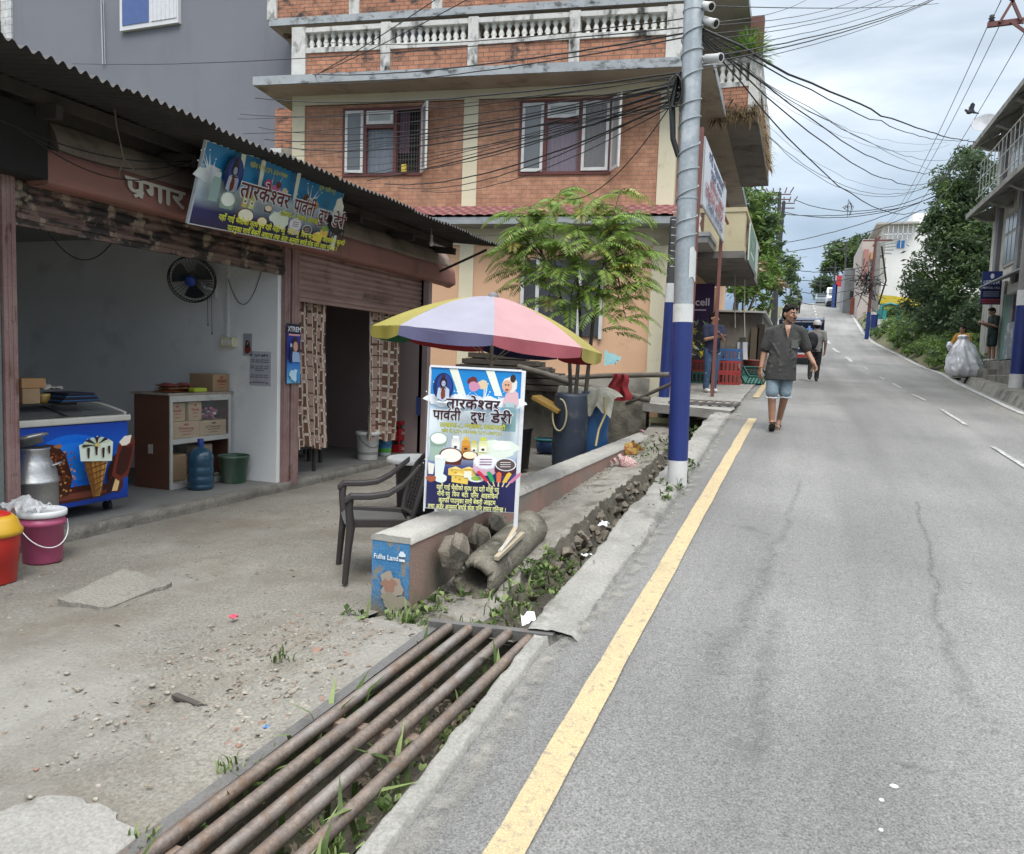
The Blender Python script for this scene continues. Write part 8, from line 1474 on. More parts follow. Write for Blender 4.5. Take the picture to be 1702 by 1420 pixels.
m = MB(); m.box(-.78, .78, -.11, -.02, .30, .52); m.build('bumper', flat('25282a', .5), vn, bevel=.03); m = MB(); m.box(-.36, .36, -.075, -.045, .58, .7); m.build('grille', flat('1c1d1f', .5), vn)
for x in (-.72, .72): wheel(vn, x, .75, .3, .3, .17); wheel(vn, x, 3.1, .3, .3, .17); m = MB(); m.box(x * 1.22 - .06, x * 1.22 + .06, .5, .56, 1.1, 1.28); m.build('mirror', flat('2a2c2e'), vn)
y = 88; c = AY(1369, 494, y); cr_ = thing('parked_car', 'small pale car at the very top of the road', 'car', (c.x, y, zr(y) - .15), 0); m = MB(); m.prism([(0, .3), (0, .75), (.9, .92), (1.4, 1.38), (2.8, 1.42), (3.5, .95), (3.9, .85), (3.9, .3)], lambda a, b, d: Vector((d, a, b)), -.78, .78); m.build('body', flat('9aa3ab', .3), cr_, bevel=.06); m = MB(); m.quad((-.66, .93, .98), (.66, .93, .98), (.56, 1.36, 1.36), (-.56, 1.36, 1.36)); m.v = [(a, b - .05, c_ + .02) for a, b, c_ in m.v]; m.build('windscreen', flat('3f484e', .1), cr_)
for x in (-.66, .66): wheel(cr_, x, .7, .28, .28, .16); wheel(cr_, x, 3.1, .28, .28, .16)

# ================================================================ people
def limb(m, a, b, ra, rb, n=12):
	a, b = Vector(a), Vector(b); d = b - a; L = d.length; M = d.to_track_quat('Z', 'Y').to_matrix().to_4x4(); pr = []
	for k in range(6): t = math.pi / 2 * k / 5; pr.append((ra * math.sin(t), -ra * math.cos(t)))
	for k in range(6): t = math.pi / 2 * k / 5; pr.append((rb * math.cos(t), L + rb * math.sin(t)))
	m.lathe(pr, c=a, n=n, M=M)
def chain(m, pts, rs, n=12):
	for (a, b, ra, rb) in zip(pts, pts[1:], rs, rs[1:]): limb(m, a, b, ra, rb, n)
def fuse(m, name, mt, par, voxel=.008, smooth=6, fac=.5, **k):
	"""merge overlapping shapes into one continuous skin"""
	o = m.build(name, mt); r = o.modifiers.new('r', 'REMESH'); r.mode = 'VOXEL'; r.voxel_size = voxel; r.use_smooth_shade = True
	s = o.modifiers.new('s', 'SMOOTH'); s.iterations = smooth; s.factor = fac
	me = bpy.data.meshes.new_from_object(o.evaluated_get(bpy.context.evaluated_depsgraph_get())); o.modifiers.clear(); o.data = me; o.parent = par; tag(o, **k); return o
def loft(m, rings, n=26):
	vs = [];
	for (x, y, z, rx, ry) in rings: vs += [(x + rx * math.copysign(abs(math.cos(2 * math.pi * k / n)) ** .85, math.cos(2 * math.pi * k / n)), y + ry * math.sin(2 * math.pi * k / n), z) for k in range(n)]
	q = len(rings); m.add(vs, [(i * n + k, i * n + (k + 1) % n, (i + 1) * n + (k + 1) % n, (i + 1) * n + k) for i in range(q - 1) for k in range(n)] + [tuple(reversed(range(n))), tuple(range((q - 1) * n, q * n))], 0, True)
SKIN = mat('brown_skin', (.31, .165, .105), (.27, .14, .088), 6, .5, fine=.06); SKIN2 = mat('tan_skin', (.32, .175, .115), (.28, .15, .095), 6, .5, fine=.06)
HAIR = mat('black_hair', (.009, .008, .007), (.014, .012, .011), 30, .75, fine=.2, spec=.15)
def hand(m, wr, fd, palm_n, thumb_s, s=1.0, curl=.5):
	"""palm, four unequal bent fingers and a thumb from the side of the palm"""
	f = Vector(fd).normalized(); pn = Vector(palm_n).normalized(); sd = f.cross(pn).normalized() * thumb_s; w0 = Vector(wr)
	for k in range(4):
		o = sd * (.030 - .020 * k) * s; limb(m, w0 + o * .6, w0 + o + f * .085 * s, .014 * s, .012 * s, 8); L = (.070, .080, .074, .058)[k] * s; a = w0 + o + f * .088 * s; b = a + (f * math.cos(curl * .6) + pn * math.sin(curl * .6)) * L * .5; c = b + (f * math.cos(curl * 1.6) + pn * math.sin(curl * 1.6)) * L * .5; chain(m, [a, b, c], [.0095 * s, .0088 * s, .0075 * s], 8)
	a = w0 + sd * .032 * s + f * .03 * s; b = a + (f * .7 + sd * .7 + pn * .3).normalized() * .04 * s; c = b + (f * .9 + sd * .2 + pn * .4).normalized() * .035 * s; chain(m, [a, b, c], [.013 * s, .011 * s, .009 * s], 8)
def head(m, c, F, U, s=1.0, nose=True):
	"""skull, jaw, nose, brow, lips, ears; F = face direction"""
	F = Vector(F).normalized(); U = Vector(U).normalized(); S_ = F.cross(U).normalized(); U = S_.cross(F); c = Vector(c); M = Matrix((S_, F, U)).transposed().to_4x4()
	m.ell(c + U * .028 * s - F * .008 * s, (.076 * s, .094 * s, .095 * s), 18, 12, M=M); m.ell(c - U * .042 * s + F * .022 * s, (.056 * s, .066 * s, .068 * s), 16, 10, M=M); m.ell(c - U * .098 * s + F * .055 * s, (.027 * s, .026 * s, .02 * s), 10, 7, M=M)
	limb(m, c + U * .022 * s + F * .086 * s, c - U * .020 * s + F * .112 * s, .009 * s, .015 * s, 8); m.ell(c + U * .034 * s + F * .076 * s, (.052 * s, .02 * s, .012 * s), 12, 8, M=M); m.ell(c - U * .058 * s + F * .084 * s, (.024 * s, .012 * s, .011 * s), 10, 6, M=M)
	for q in (-1, 1): m.ell(c + S_ * q * .078 * s + U * .0 * s - F * .012 * s, (.012 * s, .022 * s, .033 * s), 10, 8, M=M); m.ell(c + S_ * q * .040 * s - U * .018 * s + F * .068 * s, (.024 * s, .02 * s, .022 * s), 10, 8, M=M)
	return F, U, S_, M
def face_bits(par, c, F, U, S_, M, s=1.0, moustache=True):
	c = Vector(c); EY = flat('d9d3ca', .3); PU = flat('17110e', .2)
	for q in (-1, 1):
		m = MB(); m.ell(c + S_ * q * .034 * s + U * .012 * s + F * .080 * s, (.014 * s, .008 * s, .0075 * s), 10, 8, M=M); o = m.build('eye', EY, par); m = MB(); m.ell(c + S_ * q * .034 * s + U * .012 * s + F * .0875 * s, (.006 * s, .003 * s, .006 * s), 8, 6, M=M); m.build('iris', PU, o)
		m = MB(); limb(m, c + S_ * q * .016 * s + U * .034 * s + F * .094 * s, c + S_ * q * .056 * s + U * .036 * s + F * .076 * s, .0055 * s, .004 * s, 6); m.build('eyebrow', HAIR, par)
	if moustache: m = MB(); limb(m, c + S_ * .026 * s - U * .046 * s + F * .090 * s, c - U * .041 * s + F * .101 * s, .005 * s, .007 * s, 6); limb(m, c - S_ * .026 * s - U * .046 * s + F * .090 * s, c - U * .041 * s + F * .101 * s, .005 * s, .007 * s, 6); m.build('moustache', HAIR, par)
	m = MB(); m.ell(c - U * .060 * s + F * .0955 * s, (.021 * s, .004 * s, .0055 * s), 10, 6, M=M); m.build('lips', mat('lip_brown', (.16, .06, .05), None, 5, .5), par)
def hair_cap(par, c, F, U, S_, M, s=1.0, vol=.012, back=0, name='hair', mt=None, voxel=.010, beard=False):
	m = MB(); c = Vector(c)
	m.ell(c + U * .046 * s - F * .020 * s, (.083 * s, .092 * s, .088 * s + vol), 18, 12, M=M); m.ell(c + U * .012 * s - F * .048 * s, (.078 * s, .062 * s, .088 * s), 16, 10, M=M)
	if back: m.ell(c - U * back * .5 - F * .07 * s, (.06 * s, .04 * s, back), 12, 8, M=M)
	rg = random.Random(2)
	for k in range(46):
		d = (S_ * rg.gauss(0, 1) + F * rg.gauss(-.1, .8) + U * abs(rg.gauss(.6, .6))).normalized(); p = c + U * .046 * s + d * (.088 * s + vol);
		if (p - c).dot(F) > .055 * s and (p - c).dot(U) < .075 * s: continue
		m.ell(p, (.016 * s, .016 * s, .013 * s), 7, 5)
	return fuse(m, name, mt or HAIR, par, voxel, 2, .4)
def P_(par_base, name, lab, rz=0, cat='person'): return thing(name, lab, cat, par_base, rz)
HX = math.atan2(cr.y, cr.x)           # figures are modelled with +x to the viewer's right, -y toward the camera
# --- man walking down the road
g = ground(1284, 716); man = P_(g, 'person', 'man in a dark grey polo shirt, pale denim shorts and sandals walking down the road', math.atan2(g.x, -g.y) + math.pi if 0 else -math.atan2(g.x, g.y))
m = MB(); hd = Vector((.125, -.02, 1.535)); F, U, S_, M = head(m, hd, (.70, -.70, -.05), (.03, -.02, 1), 1.0)
chain(m, [(.10, .0, 1.33), (.115, -.005, 1.45)], [.062, .056]); chain(m, [(.085, 0, 1.24), (.07, 0, 1.05), (.055, 0, .88)], [.095, .095, .095]); chain(m, [(-.09, .01, 1.31), (.27, .01, 1.32)], [.06, .06])
RA = [(-.10, .01, 1.31), (-.165, .03, 1.05), (-.195, -.05, .82)]; LA = [(.28, .01, 1.32), (.365, .07, 1.07), (.455, -.06, .915)]
chain(m, RA, [.052, .043, .029]); chain(m, LA, [.052, .043, .029]); hand(m, RA[2], (-.04, -.22, -1), (.75, .5, 0), -1, 1.0, .55); hand(m, LA[2], (.30, -.35, -.85), (-.7, -.3, .2), 1, 1.0, .6)
RL = [(-.04, 0, .84), (-.035, -.06, .46), (-.015, -.05, .10)]; LL = [(.14, .02, .84), (.125, .03, .47), (.075, .20, .14)]
chain(m, RL, [.085, .056, .038], 14); limb(m, (-.032, -.035, .40), (-.02, -.035, .26), .053, .046, 12); chain(m, LL, [.085, .056, .038], 14); limb(m, (.12, .06, .42), (.10, .115, .30), .053, .044, 12)
for (an, toe, sx_) in ((RL[2], (-.005, -.21, .12), -1), (LL[2], (.06, .12, .035), 1)):
	a, t_ = Vector(an), Vector(toe); h_ = a + Vector((0, .045, -.055)) if sx_ < 0 else a + Vector((0, .045, -.03)); limb(m, a, h_, .036, .032); limb(m, h_, t_, .034, .028); limb(m, a, a.lerp(t_, .6), .036, .03)
	fdir = (t_ - h_).normalized(); sd = fdir.cross(Vector((0, 0, 1))).normalized()
	for q in range(5): limb(m, t_ + sd * (-.032 + .016 * q), t_ + sd * (-.034 + .017 * q) + fdir * (.045 - .006 * abs(q - 1)), .011, .009, 8)
body = fuse(m, 'body', SKIN, man, .0075, 4, .45); face_bits(man, hd, F, U, S_, M); hair_cap(man, hd, F, U, S_, M, 1.0, .010)
# stubble beard: thin shell along the jaw
m = MB();
for q in (-1, 1): chain(m, [hd + S_ * q * .066 - U * .03 + F * .0, hd + S_ * q * .058 - U * .068 + F * .03, hd + S_ * q * .02 - U * .103 + F * .062], [.012, .014, .014], 8)
fuse(m, 'beard', mat('stubble', (.055, .035, .026), (.08, .05, .035), 40, .8), man, .008, 2, .4)
POLO = mat('faded_black_polo', (.030, .029, .029), (.05, .048, .046), 5, .9, fine=.14, fscale=120, bump=.5, bscale=14, stain=((.14, .135, .125), 5.5, .60, .74), stain2=((.10, .095, .088), 12, .62, .74))
m = MB(); M2 = Matrix.Identity(4)
loft(m, [(.052, 0, .675, .200, .142), (.052, 0, .72, .201, .143), (.054, 0, .82, .196, .140), (.062, -.004, .95, .182, .138), (.078, -.004, 1.08, .176, .136), (.088, 0, 1.20, .188, .128), (.092, .004, 1.29, .184, .108), (.095, .008, 1.345, .150, .085), (.098, .012, 1.385, .085, .068)])
chain(m, [(-.085, .01, 1.315), (.10, .01, 1.37), (.265, .01, 1.325)], [.07, .075, .07]); limb(m, RA[0], Vector(RA[0]).lerp(Vector(RA[1]), .78), .070, .078); limb(m, LA[0], Vector(LA[0]).lerp(Vector(LA[1]), .80), .070, .078)
for (p, q) in (((-.10, -.10, 1.20), (.02, -.142, 1.0)), ((.27, -.09, 1.22), (.16, -.138, 1.06)), ((.22, -.10, .98), (.05, -.142, .86)), ((-.10, -.09, .92), (.04, -.142, .80)), ((.23, -.08, .86), (.10, -.140, .74)), ((-.09, -.08, 1.05), (.02, -.14, .92))): limb(m, p, q, .012, .008, 8)
shirt = fuse(m, 'shirt', POLO, man, .010, 5, .4)
# collar, placket opening, pocket
COLR = mat('polo_collar', (.10, .098, .094), (.07, .068, .066), 6, .9, fine=.1); m = MB()
for q in (-1, 1): m.prism([(0, 0), (.055, -.02), (.075, .05), (.035, .075)], lambda a, b, d: Vector((.105 + q * (a * .9 + .012), -.085 + a * .45 - d, 1.375 + b * .9 - a * .2)), -.004, .010)
m.tube([(.105 + .078 * math.cos(a), .0 + .07 * math.sin(a), 1.395 + .015 * math.sin(a)) for a in [2 * math.pi * k / 24 for k in range(2, 23)]], .017, 8); m.build('collar', COLR, man)
m = MB(); m.add([(.085, -.143, 1.34), (.14, -.143, 1.35), (.118, -.150, 1.22)], [(0, 1, 2)]); m.add([(.075, -.115, 1.40), (.145, -.11, 1.40), (.14, -.143, 1.35), (.085, -.143, 1.34)], [(0, 1, 2, 3)]); m.build('open_neck', SKIN, man)
m = MB(); m.grid(lambda i, j: (.165 + .09 * i, -.142 + .05 * i * i, 1.10 + .11 * j), 4, 4); m.build('chest_pocket', COLR, man)
DEN = mat('pale_denim', (.21, .27, .31), (.135, .185, .225), 7, .9, fine=.16, fscale=150, bump=.3, bscale=30, stain=((.36, .43, .46), 5, .56, .72)); m = MB()
m.ell((.05, 0, .82), (.18, .12, .10), 20, 12)
for (a, b) in ((RL[0], RL[1]), (LL[0], LL[1])): a, b = Vector(a), Vector(b); e = a.lerp(b, .86); chain(m, [a, a.lerp(b, .4), e], [.088, .085, .083], 16)
so2 = fuse(m, 'shorts', DEN, man, .0085, 2, .4); m = MB()
for (a, b) in ((RL[0], RL[1]), (LL[0], LL[1])): e = Vector(a).lerp(Vector(b), .93); m.tube([e + Vector((.084 * math.cos(k * .3142), .084 * math.sin(k * .3142), -.045 + .006 * math.sin(k * 2.3))) for k in range(21)], .009, 6)
m.build('frayed_hem', mat('pale_hem', (.45, .52, .55), None, 6, .9), man)
SAN = flat('8d8678', .7)
for (an, toe, sx_) in ((RL[2], (-.005, -.21, .12), -1), (LL[2], (.06, .12, .035), 1)):
	a, t_ = Vector(an), Vector(toe); h_ = a + Vector((0, .06, -.09)) if sx_ < 0 else a + Vector((0, .05, -.065)); fdir = (t_ - h_).normalized(); sd = fdir.cross(Vector((0, 0, 1))).normalized(); up_ = sd.cross(fdir); m = MB(); out = [(-.03, -.02), (-.036, .06), (-.042, .16), (-.036, .25), (0, .285), (.036, .25), (.042, .16), (.036, .06), (.03, -.02), (0, -.035)]
	m.prism(out, lambda u, v, d: h_ + sd * u + fdir * v + up_ * (d - .022), -.012, .012); so3 = m.build('sandal', flat('3d3a36', .8), man, bevel=.004); m = MB()
	for v in (.06, .17): m.tube([h_ + sd * u + fdir * v + up_ * (.045 * math.sqrt(max(0, 1 - (u / .042) ** 2)) * (1.2 if v < .1 else .9) - .01) for u in (-.042, -.03, -.015, 0, .015, .03, .042)], .009, 6)
	m.build('strap', SAN, so3)
m = MB(); c = Vector(RA[2]) + Vector((-.005, .0, .02)); m.tube([c + Vector((.033 * math.cos(k * .42), .030 * math.sin(k * .42), 0)) for k in range(16)], .006, 6); m.build('bracelet', flat('a5653a', .6), man)
# --- simpler figures at a distance
def figure(lab, base, face, pose, cl, s=1.0, hairlong=0, cap=None, skin=SKIN2):
	"""pose: dict of joints in metres for a 1.68 m figure, face = heading angle, 0 faces the camera side (-y)"""
	t = P_(base, 'person', lab, face); t.scale = (s, s, s); J = dict(head=(0, -.02, 1.54), neck=(0, 0, 1.40), hip=(0, 0, .88), ra=[(-.18, 0, 1.35), (-.22, .02, 1.08), (-.22, -.06, .84)], la=[(.18, 0, 1.35), (.22, .02, 1.08), (.22, -.06, .84)], rl=[(-.09, 0, .88), (-.09, -.02, .48), (-.09, .02, .08)], ll=[(.09, 0, .88), (.09, .0, .48), (.09, .04, .08)], look=(0, -1, 0)); J.update(pose)
	m = MB(); hd = Vector(J['head']); F, U, S_, M = head(m, hd, J['look'], (0, 0, 1)); chain(m, [J['neck'], hd - Vector((0, 0, .08))], [.06, .055]); nk, hp = Vector(J['neck']), Vector(J['hip']); chain(m, [nk - Vector((0, 0, .12)), hp.lerp(nk, .5), hp], [.09, .09, .095])
	for a, th in ((J['ra'], -1), (J['la'], 1)):
		chain(m, a, [.05, .041, .028]); d = (Vector(a[2]) - Vector(a[1])).normalized(); hand(m, a[2], d, (-th * .8, -.5, 0), th, 1.0, .6)
	for l in (J['rl'], J['ll']): chain(m, l, [.085, .056, .038]); limb(m, Vector(l[2]) + Vector((0, .03, -.04)), Vector(l[2]) + Vector((0, -.13, -.045)), .035, .03)
	fuse(m, 'body', skin, t, .010, 3, .4); face_bits(t, hd, F, U, S_, M, 1.0, False); hair_cap(t, hd, F, U, S_, M, 1.0, .008, hairlong, voxel=.012)
	sh = MB()
	loft(sh, [(hp.x, hp.y, hp.z - .06, .175, .125), (hp.x, hp.y, hp.z + .05, .172, .122), (hp.x, hp.y, hp.z + .22, .165, .118), (hp.x, hp.y, hp.z + .36, .178, .12), (nk.x, nk.y, nk.z - .10, .175, .105), (nk.x, nk.y, nk.z - .04, .12, .08), (nk.x, nk.y, nk.z + .0, .07, .06)])
	chain(sh, [J['ra'][0], nk - Vector((0, 0, .03)), J['la'][0]], [.068, .07, .068])
	for a in (J['ra'], J['la']): limb(sh, a[0], Vector(a[0]).lerp(Vector(a[1]), cl.get('sleeve', .75)), .07, .062)
	fuse(sh, 'shirt', cl['shirt'], t, .012, 4, .4); tr_ = MB(); tr_.ell(hp - Vector((0, 0, .02)), (.175, .13, .11), 16, 10); fr = cl.get('leg', 1.0)
	for l in (J['rl'], J['ll']):
		a, b, c = map(Vector, l)
		if fr <= .55: chain(tr_, [a, a.lerp(b, fr * 1.7)], [.10, .092])
		else: chain(tr_, [a, b, c + Vector((0, 0, .02))], [.098, .075, .062])
	fuse(tr_, 'trousers' if fr > .55 else 'shorts', cl['trousers'], t, .012, 3, .4)
	for l in (J['rl'], J['ll']): sm_ = MB(); c = Vector(l[2]); limb(sm_, c + Vector((0, .035, -.03)), c + Vector((0, -.15, -.042)), .044, .038); limb(sm_, c + Vector((0, .02, .0)), c + Vector((0, .03, -.03)), .05, .046); fuse(sm_, 'shoe', cl['shoe'], t, .012, 2, .4)
	if cap: cm = MB(); cm.lathe([(.0, .172), (.065, .162), (.105, .115), (.116, .055), (.114, .025)], c=hd, n=18, M=M); cm.ell(hd + F * .13 + U * .045, (.08, .075, .010), 14, 6, M=M); cm.build('cap', cap, t)
	return t
GT = mat('grey_tshirt', (.20, .20, .185), (.16, .16, .15), 6, .9, fine=.1, bump=.4, bscale=14); BKT = mat('black_trousers', (.012, .012, .014), (.02, .02, .022), 6, .9, bump=.4, bscale=14)
g = ground(1352, 634); bp = figure('man in a grey shirt and pale cap walking away with a black backpack', g, math.pi + -.05, dict(look=(.15, -1, 0), rl=[(-.09, 0, .88), (-.08, -.05, .48), (-.07, -.02, .08)], ll=[(.09, 0, .88), (.10, .05, .50), (.10, .22, .12)], ra=[(-.19, 0, 1.35), (-.25, .05, 1.08), (-.24, -.04, .85)]), dict(shirt=GT, trousers=BKT, shoe=flat('2a2a2c', .6), sleeve=.8), .96, cap=flat('b4b6b8', .7))
m = MB(); m.ell((.10, .20, 1.12), (.16, .12, .24), 20, 14, wob=.08); m.ell((.10, .27, 1.02), (.11, .07, .12), 16, 10, wob=.08); o = fuse(m, 'backpack', flat('15161a', .8), None, .012, 3, .4, label='black backpack slung on the shoulder of the man walking away', cat='backpack'); o.location = g; o.rotation_euler = (0, 0, math.pi - .05); o.scale = (.96,) * 3
g = gpt(1183, 655, .03); figure('man in navy shirt and ripped jeans with folded arms behind the red sign post', g + Vector((-.05, .1, 0)), .5, dict(ra=[(-.18, 0, 1.35), (-.20, -.10, 1.10), (.02, -.22, 1.16)], la=[(.18, 0, 1.35), (.20, -.10, 1.10), (.06, -.26, 1.20)], look=(.5, -.8, 0)), dict(shirt=mat('navy_tshirt', (.018, .024, .06), (.014, .018, .045), 6, .9, bump=.4, bscale=14), trousers=mat('ripped_jeans', (.045, .085, .16), (.03, .06, .12), 6, .9, stain=((.35, .42, .48), 7, .62, .7)), shoe=flat('c9c9c4', .6)), .97)
g = AZ(1648, 600, 2.16); g = AX(1646, 602, 5.36); g.z = 2.14; figure('man in dark green clothes on the steps looking at a phone', g, -1.25, dict(head=(0, -.07, 1.53), ra=[(-.18, 0, 1.35), (-.20, -.02, 1.08), (-.08, -.30, 1.16)], la=[(.18, 0, 1.35), (.20, -.02, 1.08), (.06, -.30, 1.18)], look=(0, -1, -.45)), dict(shirt=mat('dark_green_tshirt', (.014, .028, .022), (.010, .02, .016), 6, .9), trousers=mat('dark_green_shorts', (.014, .03, .03), (.010, .022, .022), 6, .9), shoe=flat('b9b9b6', .6), leg=.5, sleeve=.8), .96)
ph = Vector((math.cos(-1.25) * 0 - math.sin(-1.25) * -.36, math.sin(-1.25) * 0 + math.cos(-1.25) * -.36, 1.20)) * .96; m = MB(); m.box(-.035, .035, -.005, .005, -.07, .07); o = m.build('phone', flat('16171b', .2), label='phone held by the man in dark green on the steps', cat='phone', bevel=.004); o.location = g + ph; o.rotation_euler = (-.6, 0, -1.25)
# woman with a large silver sack
g = ground(1600, 630); g = Vector((g.x, g.y, zr(g.y))); w_ = figure('woman in a mustard top standing behind a bulging silver sack at the road edge', g + Vector((-.05, .25, .05)), -.55, dict(look=(-.5, -.9, -.1), la=[(.18, 0, 1.35), (.26, -.08, 1.10), (.16, -.26, .98)], ra=[(-.18, 0, 1.35), (-.26, -.08, 1.10), (-.18, -.26, .95)]), dict(shirt=mat('mustard_top', (.45, .22, .03), (.38, .18, .025), 6, .9, bump=.4, bscale=14), trousers=mat('dark_skirt', (.05, .04, .04), None, 6, .9), shoe=flat('3a3030', .7), sleeve=.9), .93, hairlong=.10)
m = MB(); RS_ = [(0, .01), (.03, .34), (.08, .43), (.25, .50), (.5, .46), (.75, .37), (.95, .27), (1.08, .17), (1.16, .12), (1.24, .16), (1.28, .12), (1.30, .01)]
def sk(i, j):
	a = 2 * math.pi * i; z = 1.3 * j; r = itp(z, RS_); f = .10 * math.sin(a * 7 + 2.5 * math.sin(z * 3)) * (.3 + z * .7) + .05 * math.sin(a * 13 + z * 6) + .14 * fbm(math.cos(a) * 2, math.sin(a) * 2, z * 2.4); r *= 1 + f; return (r * math.cos(a) + .10 * (1 - z), r * .75 * math.sin(a), z)
m.grid(sk, 90, 90); m.ell((-.38, -.05, .95), (.09, .08, .13), wob=.3); limb(m, (-.36, -.05, .9), (-.25, -.05, .6), .04, .09, 8)
o = fuse(m, 'silver_sack', mat('silver_plastic_sheet', (.60, .61, .63), (.72, .73, .75), 4, .35, .15, fine=.06, bump=.9, bscale=7), None, .02, 3, .4, label='huge bulging silver grey sack held by the woman in mustard', cat='sack'); o.location = g + Vector((-.06, -.06, .02));
# distant walkers
for k, (px, py, lab, c_) in enumerate(((1318, 522, 'distant walker in light clothes far up the left side', '7d8894'), (1326, 522, 'distant walker in dark clothes far up the left side', '23262e'), (1379, 493, 'far person in white standing left of the white van', 'c9cacc'))):
	g = ground(px, py) if k < 2 else Vector((AY(px, 490, 80).x, 80, zr(80))); figure(lab, g, math.pi if k < 2 else 0, {}, dict(shirt=flat(c_, .9), trousers=BKT, shoe=flat('2a2a2c')), 1.0)
# ================================================================ overhead cables
CAB = mat('black_cable', (.016, .016, .018), None, 3, .6, fine=0)
def sagpts(a, b, sag, n=26, wob=0, sd=0): return [a.lerp(b, k / n) + Vector((wob * nz(k * .5, sd), 0, -sag * 4 * (k / n) * (1 - k / n) + wob * nz(k * .6, sd + 3))) for k in range(n + 1)]
def cable(a, b, sag, r, lab, grp, wob=0, sd=0):
	m = MB(); o0 = a.copy(); m.tube([p - o0 for p in sagpts(a, b, sag, 26, wob, sd)], r, 5, cap=False); o = m.build('overhead_cable', CAB, label=lab, cat='cable', group=grp); o.location = o0
RT = random.Random(12); G1 = 'cables crossing the brick house front'
def poleat(py): return G0 + pz(above(1130, py, G0).z - G0.z) + Vector((-.09, -.03, 0))
for k, (ps, px, py) in enumerate([(120, 425, 163), (124, 400, 190), (128, 395, 198), (132, 430, 212), (136, 405, 222), (138, 440, 232), (142, 470, 262), (146, 520, 278), (150, 560, 285), (155, 590, 296), (158, 545, 300), (162, 610, 300), (165, 640, 306), (172, 560, 262), (176, 500, 250), (148, 480, 246), (140, 500, 240), (160, 660, 312), (168, 700, 318)]):
	cable(poleat(ps), AY(px, py, 12.6), RT.uniform(.05, .28), RT.choice((.005, .006, .009)), 'thin black cable sagging from the galvanised pole across the brick house front', G1, .012, k)
for k, (p, q, r) in enumerate([((1150, 55), (520, 124), .009), ((1150, 62), (505, 140), .007), ((1150, 30), (540, 70), .006), ((1150, 45), (120, 106), .006)]):
	cable(poleat(p[1]), AY(q[0], q[1], 13.4), .12, r, 'thin black cable sagging from the galvanised pole across the brick house front', G1, .01, 40 + k)
for k, (p, q) in enumerate([((790, -8), (516, 128)), ((735, -8), (480, 150))]):
	cable(AY(p[0], p[1], 11), AY(q[0], q[1], 14.2), .05, .008, 'steep black cable crossing the upper balcony, running out of the top of the picture', 'steep cables over the upper balcony')
cable(poleat(150), AY(905, 345, 10.3), .35, .006, 'single cable looping from the pole down to the top of the young tree', 'x') if 0 else cable(poleat(150), AY(935, 330, 10.8), .30, .006, 'single cable looping from the pole down to the young tree', None)
cable(AX(860, 380, -4.6), AY(750, 380, 11.3), .12, .005, 'thin cable along the end of the shop roof', None)
p0 = AX(290, 215, -5.1); m = MB(); m.tube([Vector((0, 0, .25)), Vector((.0, .03, .0)), Vector((.02, .08, -.25)), Vector((.03, .18, -.32))], .006, 5); m.tube([Vector((.02, .08, -.25)), Vector((.0, .05, -.38))], .005, 5); o = m.build('frayed_cable', flat('6e675c'), label='frayed cable end hanging in front of the maroon hood', cat='cable'); o.location = AX(188, 205, -5.15)
for k, (a, b, s_) in enumerate([((0, 200), (335, 265), .12), ((30, 215), (335, 262), .18), ((60, 235), (330, 268), .22)]):
	cable(AX(*a, -5.25), AX(*b, -5.25), s_, .005, 'grey cable drooping in front of the maroon hood of the shop', 'cables drooping under the shop roof')
G2 = 'cables fanning from the pole to the upper right sky'
for k, (a, b) in enumerate([((1170, 70), (1350, -6)), ((1165, 75), (1440, -6)), ((1160, 90), (1480, -6)), ((1165, 100), (1500, -6)), ((1160, 118), (1535, -6)), ((1165, 130), (1560, -6)), ((1165, 140), (1565, -6)), ((1160, 150), (1545, 4))]):
	cable(poleat(a[1] - 30) + Vector((.15, 0, 0)), AY(b[0], b[1], 15.5), .10, .004 if k not in (5, 6) else .007, 'thin black cable fanning up from the pole into the sky at the top', G2, .006, k)
cable(poleat(12) + Vector((.15, 0, 0)), AY(1560, 6, 18), .05, .005, 'nearly level thin cable high in the sky beside the pole', None)
G3 = 'heavy cables slung from the pole to the eaved building'
tgt = AX(1620, 237, 4.95)
for k, (b, s_, r) in enumerate([((1622, 236), .2, .013), ((1612, 232), .35, .008), ((1600, 268), .75, .008), ((1592, 272), 1.0, .008), ((1595, 285), 1.5, .008), ((1585, 290), .25, .004), ((1590, 262), .45, .005)]):
	cable(poleat(52 + 4 * k) + Vector((.18, 0, 0)), AX(b[0], b[1], 4.95), s_, r, 'dark cable slung across the road from the pole to the eaved building', G3, .05, k * 3)
G4 = 'cables slung from the street balcony over the road'
for k, (a, b, s_) in enumerate([((1270, 205), (1590, 290), 1.0), ((1275, 226), (1592, 278), 1.3), ((1272, 222), (1590, 284), 1.15), ((1262, 148), (1580, 240), .7), ((1260, 140), (1575, 236), .5)]):
	cable(AX(a[0], a[1], -1.13), AX(b[0], b[1], 4.95), s_, .007 if k in (1, 2) else .004, 'dark cable sagging from the street balcony over the road', G4, .04, k)
G5 = 'long power lines along the road from the crossarm'
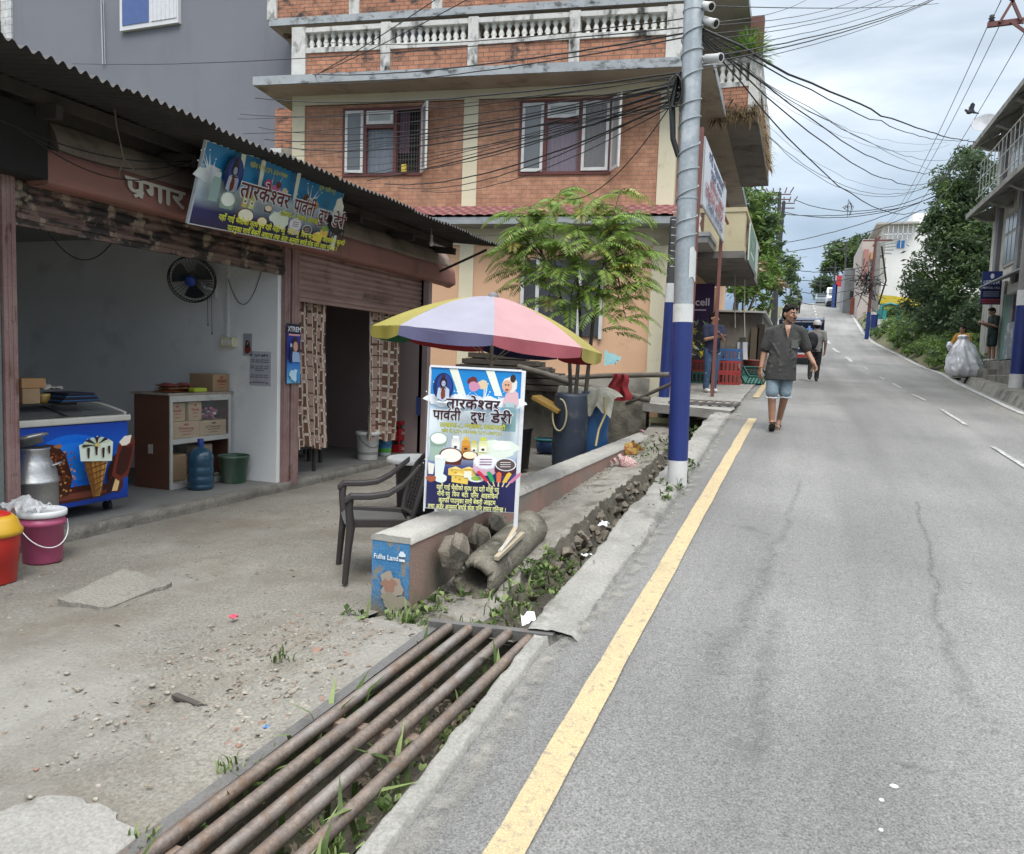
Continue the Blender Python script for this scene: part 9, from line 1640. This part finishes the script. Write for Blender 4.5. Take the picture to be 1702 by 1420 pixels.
for k, (a, b) in enumerate([((1644, 38), (1474, 372)), ((1682, 0), (1482, 368)), ((1712, 38), (1492, 378))]):
	cable(AY(a[0], a[1], 22.3), AY(b[0], b[1], 60), .6, .010, 'long straight power line running up the road to the far poles', G5)
for k, (a, b) in enumerate([((1666, -4), (1648, 32)), ((1700, 40), (1725, -4))]): cable(AY(a[0], a[1], 14), AY(b[0], b[1], 22.3), .02, .008, 'long straight power line running up the road to the far poles', G5)
G6 = 'cables crossing the road between the dark poles and the right bank'
for k, (a, b, s_) in enumerate([((1320, 332), (1592, 300), .9), ((1300, 352), (1590, 312), .7), ((1298, 405), (1590, 310), .3), ((1300, 420), (1530, 350), .3), ((1300, 445), (1450, 440), .3), ((1300, 458), (1450, 452), .4), ((1300, 475), (1445, 470), .5), ((1300, 490), (1445, 478), .7), ((1250, 338), (1288, 334), .1), ((1300, 356), (1500, 345), .2)]):
	cable(AY(a[0], a[1], 42), AY(b[0], b[1], 38 if b[1] < 360 else 44), s_, .018, 'thin dark cable crossing the road far up by the dark poles', G6, .03, k)
m = MB(); c = AY(1410, 335, 40.2)
for k in range(10): a = k * .63; m.tube([Vector((.05 * math.sin(a), 0, .1 - .05 * k)), Vector((.25 * math.sin(a * 1.3), .05, -.25)), Vector((.12 * math.sin(a), 0, -.75 + .06 * k))], .012, 5)
o = m.build('cable_knot', CAB, label='tangled knot of spare cable hanging over the road', cat='cable knot'); o.location = c
# bird on the line
c = AY(1613, 186, 30); t = thing('bird', 'dark pigeon flapping beside the power line', 'bird', c); m = MB(); m.ell((0, 0, 0), (.13, .07, .07), 14, 10, M=Euler((0, -.3, 0)).to_matrix().to_4x4()); m.ell((-.14, 0, .06), (.045, .04, .04), 10, 8); limb(m, (-.10, 0, .03), (-.14, 0, .06), .05, .035, 8); limb(m, (.1, 0, -.03), (.24, 0, -.07), .04, .02, 8); fuse(m, 'body', flat('2e3036', .7), t, .012, 2, .4)
for q in (-1, 1): m = MB(); m.prism([(-.06, 0), (.08, 0), (.10, .18), (.02, .26), (-.04, .2)], lambda a, b, d: Vector((a, q * (.05 + b * .45), .04 + b * .8 + d)), -.006, .006); m.build('wing', flat('4a4c54', .7), t)
